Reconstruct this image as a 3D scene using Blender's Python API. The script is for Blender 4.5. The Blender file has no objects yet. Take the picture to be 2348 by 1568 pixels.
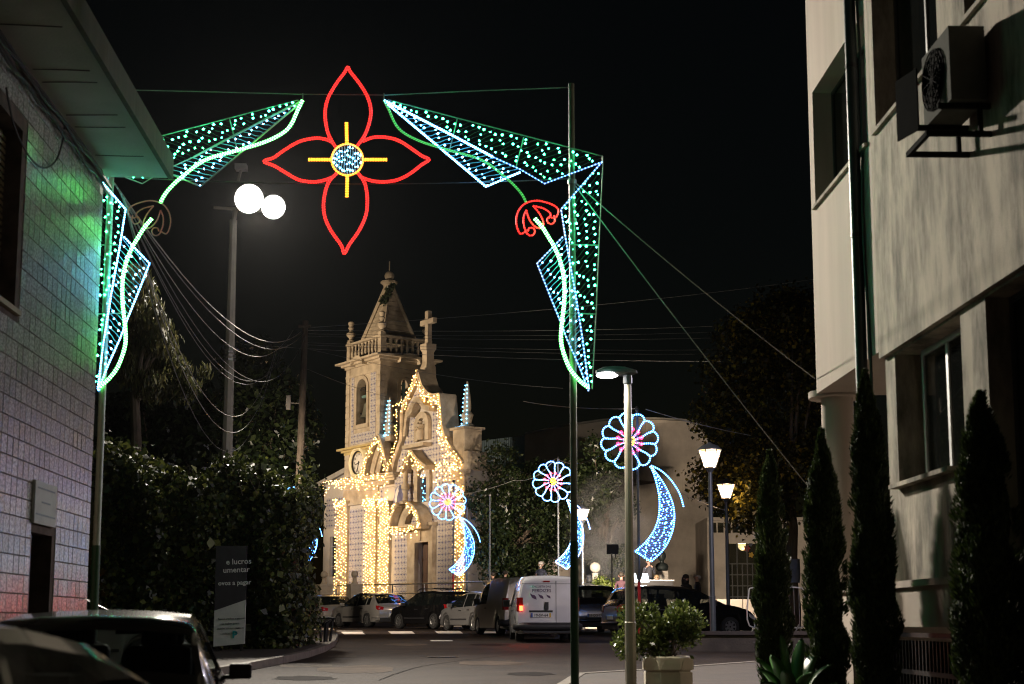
import bpy, math, random
import numpy as np
from mathutils import Vector, Matrix
random.seed(7)
rng = np.random.default_rng(7)
sc = bpy.context.scene
col = sc.collection
R = math.radians

# ------------------------------------------------------------------ camera, sky, exposure
EYE = Vector((0.0, 0.0, 1.65))
FOC = 3260.0                       # focal length in units of a 2347 wide picture (50 mm on 36 mm)
PPY = 984.0                        # height of the optical axis in the picture (lens shifted up)
TH = math.atan((1427.0 - PPY) / FOC)
cd = bpy.data.cameras.new('camera')
cd.lens = FOC / 2347.0 * 36.0
cd.sensor_width = 36.0
cd.shift_y = (PPY - 784.0) / 2347.0
cd.clip_start = 0.1
cd.clip_end = 1500.0
cd.dof.use_dof = True
cd.dof.focus_distance = 46.0
cd.dof.aperture_fstop = 2.4
cam = bpy.data.objects.new('camera', cd)
col.objects.link(cam)
cam.location = EYE
cam.rotation_euler = (math.pi / 2 + TH, 0, 0)
sc.camera = cam

world = bpy.data.worlds.new('World')
sc.world = world
world.use_nodes = True
wn = world.node_tree
sky = wn.nodes.new('ShaderNodeTexSky')
sky.sky_type = 'NISHITA'
sky.sun_disc = False
sky.sun_elevation = R(3)
sky.sun_rotation = R(200)
wn.links.new(sky.outputs[0], wn.nodes['Background'].inputs[0])
wn.nodes['Background'].inputs[1].default_value = 0.0011
moon = bpy.data.lights.new('moon', 'SUN')
moon.energy = 0.004
moon.angle = R(0.5)
mo = bpy.data.objects.new('moon', moon)
col.objects.link(mo)
mo.rotation_euler = (R(50), 0, R(-30))
sc.view_settings.view_transform = 'Standard'
sc.view_settings.look = 'None'
sc.view_settings.exposure = 0.0
sc.view_settings.gamma = 1.0
sc.view_settings.use_curve_mapping = False
sc.cycles.use_denoising = True
sc.cycles.max_bounces = 6
sc.cycles.diffuse_bounces = 2
sc.cycles.glossy_bounces = 3
sc.cycles.transparent_max_bounces = 8
sc.cycles.volume_bounces = 0
sc.cycles.volume_step_rate = 3.0
sc.cycles.volume_max_steps = 96
sc.cycles.sample_clamp_indirect = 4.0
sc.cycles.caustics_reflective = False
sc.cycles.caustics_refractive = False
sc.cycles.use_light_tree = True
sc.cycles.filter_width = 1.15


def lamp(name, kind, loc, energy, color, radius=0.1, aim=None, spot=120, blend=0.5, parent=None):
    d = bpy.data.lights.new(name, kind)
    d.energy = energy
    d.color = color
    if kind == 'AREA':
        d.shape = 'DISK'
        d.size = radius * 2
    else:
        d.shadow_soft_size = radius
    if kind == 'SPOT':
        d.spot_size = R(spot)
        d.spot_blend = blend
    o = bpy.data.objects.new(name, d)
    col.objects.link(o)
    o.location = loc
    if aim is not None:
        o.rotation_euler = (Vector(aim) - Vector(loc)).to_track_quat('-Z', 'Y').to_euler()
    if parent is not None:
        o.parent = parent
        o.location = Vector(loc) - parent.location
    return o


# ------------------------------------------------------------------ projection helpers (turn sight lines into real places)
CT, ST = math.cos(TH), math.sin(TH)


def ray(x, y):
    u, v = (x - 1173.5) / FOC, (PPY - y) / FOC
    return Vector((u, CT - v * ST, ST + v * CT))


def P(x, y, Y):
    d = ray(x, y)
    return EYE + d * (Y / d.y)


def g(Y):
    """height of the road, which climbs gently towards the square"""
    if Y < 38:
        return 0.03 * max(Y, -40)
    if Y < 62:
        return 1.14 + 0.0138 * (Y - 38)
    return 1.47


def G(x, y):
    d = ray(x, y)
    lo, hi = 2.0, 200.0
    for _ in range(50):
        m = (lo + hi) / 2
        if EYE.z + d.z / d.y * m > g(m):
            lo = m
        else:
            hi = m
    p = EYE + d * (lo / d.y)
    p.z = g(p.y)
    return p


def hit(x, y, p0, n):
    """where the sight line through x, y meets the plane through p0 with normal n"""
    d = ray(x, y)
    return EYE + d * ((Vector(p0) - EYE).dot(n) / d.dot(n))


# ------------------------------------------------------------------ mesh helpers
class MB:
    def __init__(s):
        s.v, s.f, s.m, s.uv = [], [], [], {}

    def add(s, verts, faces, m=0, uvs=None):
        o = len(s.v)
        s.v.extend([tuple(p) for p in verts])
        for i, f in enumerate(faces):
            if uvs is not None:
                s.uv[len(s.f)] = uvs[i]
            s.f.append(tuple(o + k for k in f))
            s.m.append(m)

    def box(s, c, size, rz=0.0, m=0, mat=None):
        hx, hy, hz = size[0] / 2, size[1] / 2, size[2] / 2
        vs = []
        M = mat if mat is not None else Matrix.Rotation(rz, 3, 'Z')
        for sx, sy, sz in ((-1, -1, -1), (1, -1, -1), (1, 1, -1), (-1, 1, -1), (-1, -1, 1), (1, -1, 1), (1, 1, 1), (-1, 1, 1)):
            vs.append(Vector(c) + M @ Vector((sx * hx, sy * hy, sz * hz)))
        s.add(vs, [(0, 3, 2, 1), (4, 5, 6, 7), (0, 1, 5, 4), (1, 2, 6, 5), (2, 3, 7, 6), (3, 0, 4, 7)], m)

    def beam(s, a, b, w, h, m=0, up=(0, 0, 1)):
        a, b = Vector(a), Vector(b)
        d = b - a
        if d.length < 1e-6:
            return
        y = d.normalized()
        u = Vector(up)
        if abs(y.dot(u)) > 0.98:
            u = Vector((1, 0, 0))
        x = y.cross(u).normalized()
        z = x.cross(y)
        M = Matrix((x, y, z)).transposed()
        s.box((a + b) / 2, (w, d.length, h), mat=M, m=m)

    def tube(s, pts, r, n=6, closed=False, m=0, caps=True, ulen=True):
        pts = [Vector(p) for p in pts]
        N = len(pts)
        rs = r if isinstance(r, (list, tuple)) else [r] * N
        up = None
        rings, acc, L = [], 0.0, []
        for i, p in enumerate(pts):
            a = pts[i - 1] if i > 0 or closed else p
            b = pts[(i + 1) % N] if i < N - 1 or closed else p
            t = (b - a)
            t = t.normalized() if t.length > 1e-9 else Vector((0, 0, 1))
            if up is None:
                up = Vector((0, 1, 0)) if abs(t.y) < 0.9 else Vector((1, 0, 0))
            x = t.cross(up)
            if x.length < 1e-6:
                x = t.orthogonal()
            x.normalize()
            up = x.cross(t)
            if i:
                acc += (p - pts[i - 1]).length
            L.append(acc)
            rings.append([p + (x * math.cos(2 * math.pi * k / n) + up * math.sin(2 * math.pi * k / n)) * rs[i] for k in range(n)])
        vs = [q for rg in rings for q in rg]
        fs, uv = [], []
        segs = N if closed else N - 1
        for i in range(segs):
            j = (i + 1) % N
            l0 = L[i]
            l1 = L[j] if j > i else acc + (pts[0] - pts[-1]).length
            for k in range(n):
                k2 = (k + 1) % n
                fs.append((i * n + k, i * n + k2, j * n + k2, j * n + k))
                uv.append(((l0, 0), (l0, 1), (l1, 1), (l1, 0)))
        if caps and not closed:
            fs.append(tuple(range(n))[::-1]); uv.append(tuple((0, 0) for _ in range(n)))
            fs.append(tuple((N - 1) * n + k for k in range(n))); uv.append(tuple((acc, 0) for _ in range(n)))
        s.add(vs, fs, m, uv if ulen else None)

    def lathe(s, prof, c, n=16, m=0, phase=0.0, sq=None):
        c = Vector(c)
        vs, fs = [], []
        for r, z in prof:
            for k in range(n):
                a = 2 * math.pi * k / n + phase
                vs.append(c + Vector((r * math.cos(a), r * math.sin(a), z)))
        for i in range(len(prof) - 1):
            for k in range(n):
                k2 = (k + 1) % n
                fs.append((i * n + k, i * n + k2, (i + 1) * n + k2, (i + 1) * n + k))
        fs.append(tuple(range(n))[::-1])
        fs.append(tuple((len(prof) - 1) * n + k for k in range(n)))
        s.add(vs, fs, m)

    def ball(s, c, r, n=12, m=0, sz=1.0):
        k = max(4, n // 2)
        s.lathe([(max(1e-4, r * math.sin(math.pi * i / k)), -r * sz * math.cos(math.pi * i / k)) for i in range(k + 1)], c, n, m)

    def octa(s, c, r, m=0):
        x, y, z = c
        s.add([(x + r, y, z), (x - r, y, z), (x, y + r, z), (x, y - r, z), (x, y, z + r), (x, y, z - r)],
              [(0, 2, 4), (2, 1, 4), (1, 3, 4), (3, 0, 4), (2, 0, 5), (1, 2, 5), (3, 1, 5), (0, 3, 5)], m)

    def prism(s, poly, vec, m=0):
        n = len(poly)
        a = [Vector(p) for p in poly]
        b = [p + Vector(vec) for p in a]
        s.add(a + b, [tuple(range(n))[::-1], tuple(range(n, 2 * n))] + [(i, (i + 1) % n, n + (i + 1) % n, n + i) for i in range(n)], m)

    def build(s, name, mats, parent=None, smooth=False, props=None, keep=None):
        return mesh_obj(name, s.v, s.f, mats, parent, smooth, s.m, s.uv, props, keep)


def mesh_obj(name, V, F, mats, parent=None, smooth=False, mi=None, uv=None, props=None, keep=None):
    """one mesh object; V in world coordinates unless keep is given, then V stays local to the parent"""
    me = bpy.data.meshes.new(name)
    org = Vector((0, 0, 0))
    p = parent
    if keep is None:
        while p is not None:
            org = org + p.location
            p = p.parent
    ox, oy, oz = org
    me.from_pydata([(a - ox, b - oy, c - oz) for a, b, c in V] if keep is None else V, [], F)
    if not isinstance(mats, (list, tuple)):
        mats = [mats]
    for m in mats:
        me.materials.append(m)
    if mi is not None and len(mats) > 1:
        me.polygons.foreach_set('material_index', mi)
    if uv:
        lay = me.uv_layers.new(name='UVMap')
        for pi, c in uv.items():
            st = me.polygons[pi].loop_start
            for k, q in enumerate(c):
                lay.data[st + k].uv = q
    if smooth:
        me.polygons.foreach_set('use_smooth', [True] * len(me.polygons))
        if smooth == 'auto':
            me.set_sharp_from_angle(angle=R(35))
    me.update()
    o = bpy.data.objects.new(name, me)
    col.objects.link(o)
    if parent is not None:
        o.parent = parent
    for k, v in (props or {}).items():
        o[k] = v
    return o


def thing(name, label, cat, loc=(0, 0, 0), rz=0.0, group=None, kind=None):
    o = bpy.data.objects.new(name, None)
    o.empty_display_size = 0.2
    col.objects.link(o)
    o.location = loc
    o.rotation_euler = (0, 0, rz)
    return tag(o, label, cat, group, kind)


def tag(o, label, cat, group=None, kind=None):
    o['label'] = label
    o['category'] = cat
    if group:
        o['group'] = group
    if kind:
        o['kind'] = kind
    return o


def structure(o, label=None):
    o['kind'] = 'structure'
    if label:
        o['label'] = label
    return o


STUFF = {'kind': 'stuff'}


def smooth_line(pts, k=6, closed=False):
    pts = [Vector(p) for p in pts]
    n = len(pts)
    out = []
    for i in range(n if closed else n - 1):
        p1, p2 = pts[i], pts[(i + 1) % n]
        p0 = pts[i - 1] if (i > 0 or closed) else p1
        p3 = pts[(i + 2) % n] if (i + 2 < n or closed) else p2
        for j in range(k):
            t = j / k
            out.append(0.5 * ((2 * p1) + (p2 - p0) * t + (2 * p0 - 5 * p1 + 4 * p2 - p3) * t * t + (3 * p1 - p0 - 3 * p2 + p3) * t ** 3))
    if not closed:
        out.append(pts[-1])
    return out


def sag(a, b, s, n=14):
    a, b = Vector(a), Vector(b)
    return [a.lerp(b, i / n) - Vector((0, 0, 4 * s * (i / n) * (1 - i / n))) for i in range(n + 1)]


def text_mesh(body, size, align='LEFT', bold=0.0):
    c = bpy.data.curves.new('lettering', 'FONT')
    c.body = body
    c.size = size
    c.align_x = align
    c.extrude = 0.0015
    c.offset = bold
    c.resolution_u = 2
    o = bpy.data.objects.new('lettering', c)
    col.objects.link(o)
    dg = bpy.context.evaluated_depsgraph_get()
    me = bpy.data.meshes.new_from_object(o.evaluated_get(dg))
    bpy.data.objects.remove(o)
    return me


def lettering(body, size, mat, parent, loc, rot, align='LEFT', bold=0.0):
    me = text_mesh(body, size, align, bold)
    me.materials.clear()
    me.materials.append(mat)
    o = bpy.data.objects.new('lettering', me)
    col.objects.link(o)
    o.parent = parent
    o.location = loc
    o.rotation_euler = rot
    return o


# ------------------------------------------------------------------ materials
def newmat(name):
    m = bpy.data.materials.new(name)
    m.use_nodes = True
    return m, m.node_tree.nodes, m.node_tree.links, m.node_tree.nodes['Principled BSDF']


def mat(name, c, rough=0.6, metal=0.0, var=0.15, scale=6.0, bump=0.0, bscale=40.0, stretch=None, coat=0.0, dirt=None, dscale=1.0, spec=None, dpos=(0.48, 0.72)):
    """principled surface with noise in colour, gloss and relief; dirt is a second colour in large stains"""
    m, N, L, B = newmat(name)
    B.inputs['Roughness'].default_value = rough
    B.inputs['Metallic'].default_value = metal
    if spec is not None:
        B.inputs['Specular IOR Level'].default_value = spec
    if coat:
        B.inputs['Coat Weight'].default_value = coat
        B.inputs['Coat Roughness'].default_value = 0.04
    tc = N.new('ShaderNodeTexCoord')
    mp = N.new('ShaderNodeMapping')
    if stretch:
        mp.inputs['Scale'].default_value = stretch
    L.new(tc.outputs['Object'], mp.inputs[0])
    nz = N.new('ShaderNodeTexNoise')
    nz.inputs['Scale'].default_value = scale
    nz.inputs['Detail'].default_value = 6
    L.new(mp.outputs[0], nz.inputs['Vector'])
    rp = N.new('ShaderNodeValToRGB')
    rp.color_ramp.elements[0].position = 0.3
    rp.color_ramp.elements[1].position = 0.7
    rp.color_ramp.elements[0].color = (*[max(0, k * (1 - var)) for k in c], 1)
    rp.color_ramp.elements[1].color = (*[min(1, k * (1 + var)) for k in c], 1)
    L.new(nz.outputs[0], rp.inputs[0])
    out = rp.outputs[0]
    if dirt is not None:
        n2 = N.new('ShaderNodeTexNoise')
        n2.inputs['Scale'].default_value = dscale
        n2.inputs['Detail'].default_value = 8
        n2.inputs['Roughness'].default_value = 0.7
        L.new(mp.outputs[0], n2.inputs['Vector'])
        r2 = N.new('ShaderNodeValToRGB')
        r2.color_ramp.elements[0].position = dpos[0]
        r2.color_ramp.elements[1].position = dpos[1]
        L.new(n2.outputs[0], r2.inputs[0])
        mx = N.new('ShaderNodeMix')
        mx.data_type = 'RGBA'
        mx.inputs[7].default_value = (*dirt, 1)
        L.new(r2.outputs[0], mx.inputs[0])
        L.new(out, mx.inputs[6])
        out = mx.outputs[2]
    L.new(out, B.inputs['Base Color'])
    if bump:
        n3 = N.new('ShaderNodeTexNoise')
        n3.inputs['Scale'].default_value = bscale
        n3.inputs['Detail'].default_value = 5
        L.new(mp.outputs[0], n3.inputs['Vector'])
        bp = N.new('ShaderNodeBump')
        bp.inputs['Strength'].default_value = bump
        bp.inputs['Distance'].default_value = 0.02
        L.new(n3.outputs[0], bp.inputs['Height'])
        L.new(bp.outputs[0], B.inputs['Normal'])
    return m


def glow(name, c, s, sample='AUTO'):
    m, N, L, B = newmat(name)
    B.inputs['Base Color'].default_value = (*[min(1, k) for k in c], 1)
    B.inputs['Roughness'].default_value = 0.3
    B.inputs['Emission Color'].default_value = (*c, 1)
    B.inputs['Emission Strength'].default_value = s
    m.cycles.emission_sampling = sample
    return m


def rope_glow(name, body, sb, dot, sd, pitch=0.036):
    """a light rope: a faintly lit plastic tube with a bright diode every few centimetres along it"""
    m, N, L, B = newmat(name)
    uv = N.new('ShaderNodeUVMap')
    sep = N.new('ShaderNodeSeparateXYZ')
    L.new(uv.outputs[0], sep.inputs[0])
    mul = N.new('ShaderNodeMath'); mul.operation = 'MULTIPLY'; mul.inputs[1].default_value = 2 * math.pi / pitch
    L.new(sep.outputs[0], mul.inputs[0])
    sn = N.new('ShaderNodeMath'); sn.operation = 'SINE'
    L.new(mul.outputs[0], sn.inputs[0])
    rp = N.new('ShaderNodeMapRange')
    rp.inputs[1].default_value = 0.0; rp.inputs[2].default_value = 0.85
    L.new(sn.outputs[0], rp.inputs[0])
    mx = N.new('ShaderNodeMix'); mx.data_type = 'RGBA'
    mx.inputs[6].default_value = (*[k * sb for k in body], 1)
    mx.inputs[7].default_value = (*[k * sd for k in dot], 1)
    mx.clamp_result = False
    L.new(rp.outputs[0], mx.inputs[0])
    L.new(mx.outputs[2], B.inputs['Emission Color'])
    B.inputs['Emission Strength'].default_value = 1.0
    B.inputs['Base Color'].default_value = (*[min(1, .2 + k * .5) for k in body], 1)
    return m


def glass(name, tint=(0.02, 0.025, 0.025), mixf=0.55, rough=0.02):
    """window glass: partly see-through, mirror-like at a slant"""
    m, N, L, B = newmat(name)
    B.inputs['Base Color'].default_value = (*tint, 1)
    B.inputs['Roughness'].default_value = rough
    B.inputs['IOR'].default_value = 1.55
    tr = N.new('ShaderNodeBsdfTransparent')
    tr.inputs[0].default_value = (0.8, 0.85, 0.82, 1)
    mx = N.new('ShaderNodeMixShader')
    mx.inputs[0].default_value = mixf
    L.new(tr.outputs[0], mx.inputs[1])
    L.new(B.outputs[0], mx.inputs[2])
    L.new(mx.outputs[0], N['Material Output'].inputs[0])
    return m


def leafmat(name, c, c2, var=0.5, trans=0.3, rough=0.45):
    """leaves: each leaf takes its own shade between two greens"""
    m, N, L, B = newmat(name)
    at = N.new('ShaderNodeAttribute'); at.attribute_name = 'rnd'
    rp = N.new('ShaderNodeValToRGB')
    e = rp.color_ramp.elements
    e[0].color = (*[k * (1 - var) for k in c], 1)
    e[1].color = (*c2, 1)
    mid = e.new(0.6); mid.color = (*c, 1)
    L.new(at.outputs['Fac'], rp.inputs[0])
    L.new(rp.outputs[0], B.inputs['Base Color'])
    B.inputs['Roughness'].default_value = rough
    t = N.new('ShaderNodeBsdfTranslucent')
    L.new(rp.outputs[0], t.inputs[0])
    mx = N.new('ShaderNodeMixShader'); mx.inputs[0].default_value = trans
    L.new(B.outputs[0], mx.inputs[1]); L.new(t.outputs[0], mx.inputs[2])
    L.new(mx.outputs[0], N['Material Output'].inputs[0])
    return m


def lamp_glass(name, c, s, clear=.5):
    """lit lantern glass: glows and lets the lamp inside shine through"""
    m, N, L, B = newmat(name)
    B.inputs['Base Color'].default_value = (.8, .8, .8, 1)
    B.inputs['Emission Color'].default_value = (*c, 1)
    B.inputs['Emission Strength'].default_value = s
    tr = N.new('ShaderNodeBsdfTransparent')
    mx = N.new('ShaderNodeMixShader'); mx.inputs[0].default_value = 1 - clear
    L.new(tr.outputs[0], mx.inputs[1]); L.new(B.outputs[0], mx.inputs[2])
    L.new(mx.outputs[0], N['Material Output'].inputs[0])
    return m


M = {}
M['asphalt'] = mat('asphalt', (0.029, 0.021, 0.0175), 0.8, var=0.25, scale=1.1, spec=0.12, bump=0.5, bscale=55, dirt=(0.011, 0.009, 0.009), dscale=0.36)
M['earth'] = mat('earth', (0.05, 0.045, 0.035), 0.95, var=0.3, scale=0.6, bump=0.6, bscale=9)
M['paving'] = mat('paving', (0.05, 0.037, 0.028), 0.8, var=0.2, scale=2.5, bump=0.4, bscale=30, dirt=(0.04, 0.034, 0.03), dscale=0.8)
M['kerb'] = mat('kerb', (0.16, 0.14, 0.115), 0.75, var=0.2, scale=5, bump=0.4, bscale=40)
M['faint'] = mat('worn_road_paint', (0.1, 0.085, 0.07), 0.85, var=.3, scale=3, spec=.1, dirt=(.035, .028, .024), dscale=2.0, dpos=(.4, .6))
M['paint'] = mat('road_paint', (0.62, 0.58, 0.52), 0.65, var=0.15, scale=3, dirt=(0.16, 0.14, 0.13), dscale=2.2)
M['stone'] = mat('granite', (0.42, 0.35, 0.25), 0.78, var=0.2, scale=2.2, bump=0.35, bscale=26, dirt=(0.24, 0.19, 0.125), dscale=0.9)
M['stone_lichen'] = mat('granite_lichen', (0.42, 0.32, 0.13), 0.85, var=0.25, scale=3, bump=0.4, bscale=26, dirt=(0.25, 0.2, 0.08), dscale=1.5)
M['plaster'] = mat('plaster', (0.52, 0.47, 0.4), 0.85, var=0.1, scale=1.3, bump=0.15, bscale=30, dirt=(0.36, 0.32, 0.27), dscale=0.5)
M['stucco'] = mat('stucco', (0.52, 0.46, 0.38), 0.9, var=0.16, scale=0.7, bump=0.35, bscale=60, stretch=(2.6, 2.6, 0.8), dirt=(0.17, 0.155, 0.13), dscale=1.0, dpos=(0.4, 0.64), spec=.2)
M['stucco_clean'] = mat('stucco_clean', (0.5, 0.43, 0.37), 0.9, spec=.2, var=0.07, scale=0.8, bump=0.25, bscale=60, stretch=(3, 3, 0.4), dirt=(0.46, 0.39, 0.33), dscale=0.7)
M['concrete'] = mat('concrete', (0.36, 0.34, 0.3), 0.85, var=0.15, scale=1.5, bump=0.3, bscale=40, dirt=(0.2, 0.19, 0.16), dscale=0.9)
M['concrete_pole'] = mat('concrete_pole', (0.4, 0.37, 0.31), 0.8, var=0.1, scale=4, bump=0.15, bscale=50)
M['planter'] = mat('planter_concrete', (0.78, 0.7, 0.56), 0.8, var=0.08, scale=4, bump=0.25, bscale=90, dirt=(0.62, 0.56, 0.45), dscale=2)
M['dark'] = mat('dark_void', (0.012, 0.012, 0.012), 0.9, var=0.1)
M['black_metal'] = mat('black_metal', (0.02, 0.02, 0.022), 0.4, metal=0.3, var=0.2, scale=8)
M['grey_metal'] = mat('grey_metal', (0.35, 0.35, 0.34), 0.42, metal=0.85, var=0.12, scale=9)
M['galv'] = mat('galvanised', (0.45, 0.45, 0.44), 0.38, metal=0.9, var=0.15, scale=14)
M['alu'] = mat('aluminium_frame', (0.5, 0.5, 0.5), 0.45, metal=0.3, var=0.06, scale=8)
M['green_paint'] = mat('green_paint', (0.01, 0.06, 0.02), 0.4, var=0.15, scale=9)
M['olive_pole'] = mat('grey_green_pole', (0.16, 0.17, 0.13), 0.5, metal=0.2, var=0.15, scale=9)
M['red_paint'] = mat('red_paint', (0.4, 0.015, 0.02), 0.45, var=0.15, scale=9)
M['lamp_grey'] = mat('lamp_grey', (0.08, 0.09, 0.1), 0.45, metal=0.4, var=0.12, scale=9)
M['street_pole'] = mat('painted_pole', (0.52, 0.47, 0.38), 0.5, metal=0.2, var=0.12, scale=5, dirt=(0.34, 0.28, 0.2), dscale=2.5)
M['cable'] = mat('cable', (0.13, 0.13, 0.13), 0.6, var=0.2, scale=9)
M['cable_pale'] = mat('cable_pale', (0.34, 0.33, 0.31), 0.5, var=0.2, scale=9)
M['cable_black'] = mat('cable_black', (0.015, 0.015, 0.015), 0.6, var=0.2, scale=9)
M['tube_off'] = mat('unlit_light_rope', (0.5, 0.5, 0.45), 0.35, var=0.1, scale=20)
M['tube_off_red'] = mat('unlit_red_rope', (0.8, 0.33, 0.28), 0.35, var=0.1, scale=20)
M['matte_black'] = mat('matte_black', (0.015, 0.015, 0.015), 0.95, var=.1, spec=.03)
M['net_bloom_blue'] = glow('blue_bloom_wire', (0.03, 0.22, 0.8), 0.9)  # wires given their own glow, standing in for blue bloom between the bulbs
M['net_bloom_cool'] = glow('cool_bloom_wire', (0.1, 0.5, 0.62), 0.3)  # inner-leaf wires emit faintly to imitate the cyan glow around their bulbs
M['net_dark'] = mat('net_wire', (0.05, 0.06, 0.05), 0.6, var=.1)
M['net'] = mat('ornament_frame', (0.3, 0.36, 0.3), 0.5, metal=0.4, var=0.15, scale=20)
M['white'] = mat('white_board', (0.6, 0.6, 0.57), 0.6, var=0.06, scale=3, dirt=(0.45, 0.45, 0.43), dscale=2)
M['bark'] = mat('bark', (0.11, 0.085, 0.06), 0.9, var=0.35, scale=9, bump=0.8, bscale=22, stretch=(1, 1, 0.3))
M['wood'] = mat('old_door_wood', (0.07, 0.035, 0.02), 0.55, var=0.3, scale=7, bump=0.3, bscale=30, stretch=(1, 1, 0.2))
M['tyre'] = mat('tyre', (0.018, 0.018, 0.018), 0.8, var=0.2, scale=20)
M['rim'] = mat('alloy_rim', (0.5, 0.5, 0.5), 0.3, metal=0.85, var=0.08, scale=12)
M['bumper'] = mat('black_plastic', (0.02, 0.02, 0.022), 0.55, var=0.15, scale=15)
M['tail'] = mat('tail_lamp_red', (0.32, 0.01, 0.012), 0.12, var=0.2, scale=25, coat=1)
M['headlamp'] = mat('lamp_glass', (0.55, 0.55, 0.58), 0.1, var=0.15, scale=20, coat=1)
M['plate'] = mat('number_plate', (0.72, 0.72, 0.7), 0.4, var=0.03)
M['plate_blue'] = mat('plate_blue', (0.03, 0.1, 0.45), 0.4, var=0.05)
M['plate_yellow'] = mat('plate_yellow', (0.7, 0.45, 0.04), 0.4, var=0.05)
M['ink'] = mat('black_ink', (0.015, 0.015, 0.018), 0.5, var=0.05)
M['ink_violet'] = mat('violet_ink', (0.1, 0.05, 0.12), 0.5, var=0.05)
M['ink_white'] = mat('white_ink', (0.8, 0.8, 0.78), 0.5, var=0.05)
M['ink_teal'] = mat('teal_ink', (0.02, 0.3, 0.33), 0.5, var=0.05)
M['interior'] = mat('seat_cloth', (0.02, 0.02, 0.021), 0.9, var=0.2, scale=30)
M['carglass'] = glass('car_glass', (0.008, 0.01, 0.01), 0.72)
M['carglass_clear'] = glass('car_glass_clear', (0.01, 0.012, 0.012), 0.3)
M['winglass'] = glass('window_glass', (0.012, 0.013, 0.013), 0.6)
M['ceramic'] = mat('glazed_white', (0.62, 0.6, 0.56), 0.3, var=0.08, scale=5)

M['bulb_green'] = glow('green_bulb', (0.05, 1.0, 0.4), 50)
M['bulb_white'] = glow('cool_bulb', (0.18, 0.6, 1.0), 34)
M['bulb_warm'] = glow('warm_bulb', (1.0, 0.54, 0.14), 22)
M['bulb_blue'] = glow('blue_bulb', (0.12, 0.55, 1.0), 14)
M['bulb_daisy'] = glow('daisy_bulb', (0.12, 0.45, 1.0), 16)
M['bulb_gold'] = glow('gold_bulb', (1.0, 0.5, 0.03), 14)
M['rope_red'] = rope_glow('red_light_rope', (1, 0.004, 0.006), 0.8, (1, 0.022, 0.018), 8.0)
M['rope_green'] = rope_glow('green_light_rope', (0.015, 1, 0.08), 3.0, (0.16, 1, 0.2), 26.0)
M['rope_green_dim'] = rope_glow('dim_green_light_rope', (0.02, 0.6, 0.07), 0.3, (0.15, 1, 0.2), 1.2)
M['rope_white'] = rope_glow('cool_light_rope', (0.02, 0.3, 1), 5.0, (0.2, 0.58, 1), 32.0)
M['rope_white_dim'] = rope_glow('dim_cool_light_rope', (0.03, 0.18, 0.9), 0.7, (0.3, 0.55, 1), 5.0, 0.05)
M['rope_amber'] = rope_glow('amber_light_rope', (1, 0.25, 0.004), 1.6, (1, 0.42, 0.03), 6.0)
M['rope_daisy'] = rope_glow('daisy_light_rope', (0.015, 0.18, 1), 4.0, (0.17, 0.48, 1), 11.0, 0.06)
M['rope_pink'] = rope_glow('pink_light_rope', (1, 0.01, 0.09), 2.5, (1, 0.06, 0.2), 6.0, 0.05)

# ------------------------------------------------------------------ ground, road, pavements
xs = np.array([-600, -300, -150, -80, -50, -40, -30, -20, -14, -10, -6, -3, 0, 3, 6, 10, 14, 20, 30, 40, 50, 80, 150, 300, 600], float)
ys = np.array([-300, -100, -40, -20, -8, 0, 4, 8, 12, 16, 20, 24, 28, 32, 35, 38, 41, 45, 50, 55, 60, 62, 70, 90, 150, 300, 700, 1200], float)


def sheet(name, xs, ys, m, dz):
    V = [(x, y, g(y) + dz) for y in ys for x in xs]
    nx = len(xs)
    F = [(j * nx + i, j * nx + i + 1, (j + 1) * nx + i + 1, (j + 1) * nx + i) for j in range(len(ys) - 1) for i in range(nx - 1)]
    return mesh_obj(name, V, F, m)


structure(sheet('ground', xs, ys, M['earth'], -0.012), 'dark earth ground under the village streets')
structure(sheet('road', np.linspace(-30, 40, 15), np.array([-20, -8, 0, 8, 16, 24, 30, 34, 38, 42, 48, 54, 60, 62, 64, 67.0]), M['asphalt'], 0.0), 'worn asphalt road rising to the square')


def pavement(name, poly, h, label, kw=0.16):
    """raised paving: top sheet, kerb stones along its outline"""
    root = bpy.data.objects.new(name, None)
    col.objects.link(root)
    structure(root, label)
    mb = MB()
    n = len(poly)
    top = [Vector((p[0], p[1], g(p[1]) + h)) for p in poly]
    mb.prism([p - Vector((0, 0, h + 0.1)) for p in top], (0, 0, h + 0.1))
    mb.build('paving', M['paving'], root)
    return root


def kerb(root, pts, h):
    """kerb stones one by one along a line"""
    for a, b in zip(pts[:-1], pts[1:]):
        a, b = Vector((a[0], a[1], 0)), Vector((b[0], b[1], 0))
        L = (b - a).length
        k = max(1, int(round(L / 1.0)))
        for i in range(k):
            p, q = a.lerp(b, i / k), a.lerp(b, (i + 1) / k - 0.012 / L)
            p.z, q.z = g(p.y) + h / 2 - 0.04, g(q.y) + h / 2 - 0.04
            mb = MB()
            mb.beam(p, q, 0.17, h + 0.1)
            mb.build('kerb_stone', M['kerb'], root)


def gp(x, y):
    p = G(x, y)
    return (p.x, p.y)


kl = [gp(*q) for q in ((380, 1566), (470, 1552), (560, 1537), (640, 1521), (700, 1507), (738, 1494), (760, 1481), (768, 1468), (766, 1457), (752, 1448))]
pl = pavement('pavement', kl + [(-16, 52), (-16, 19), (-6.2, 18.4)], 0.13, 'raised pavement round the ivy hedge')
kerb(pl, kl, 0.13)
kr = [(-0.4, 6.0), (0.2, 17.5), gp(1330, 1561), gp(1500, 1550), gp(1740, 1531), gp(2000, 1515)]
pr = pavement('pavement', kr + [(13, 26), (13, 6)], 0.12, 'pavement carrying the planter and lamp post')
kerb(pr, kr[1:], 0.12)
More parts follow.
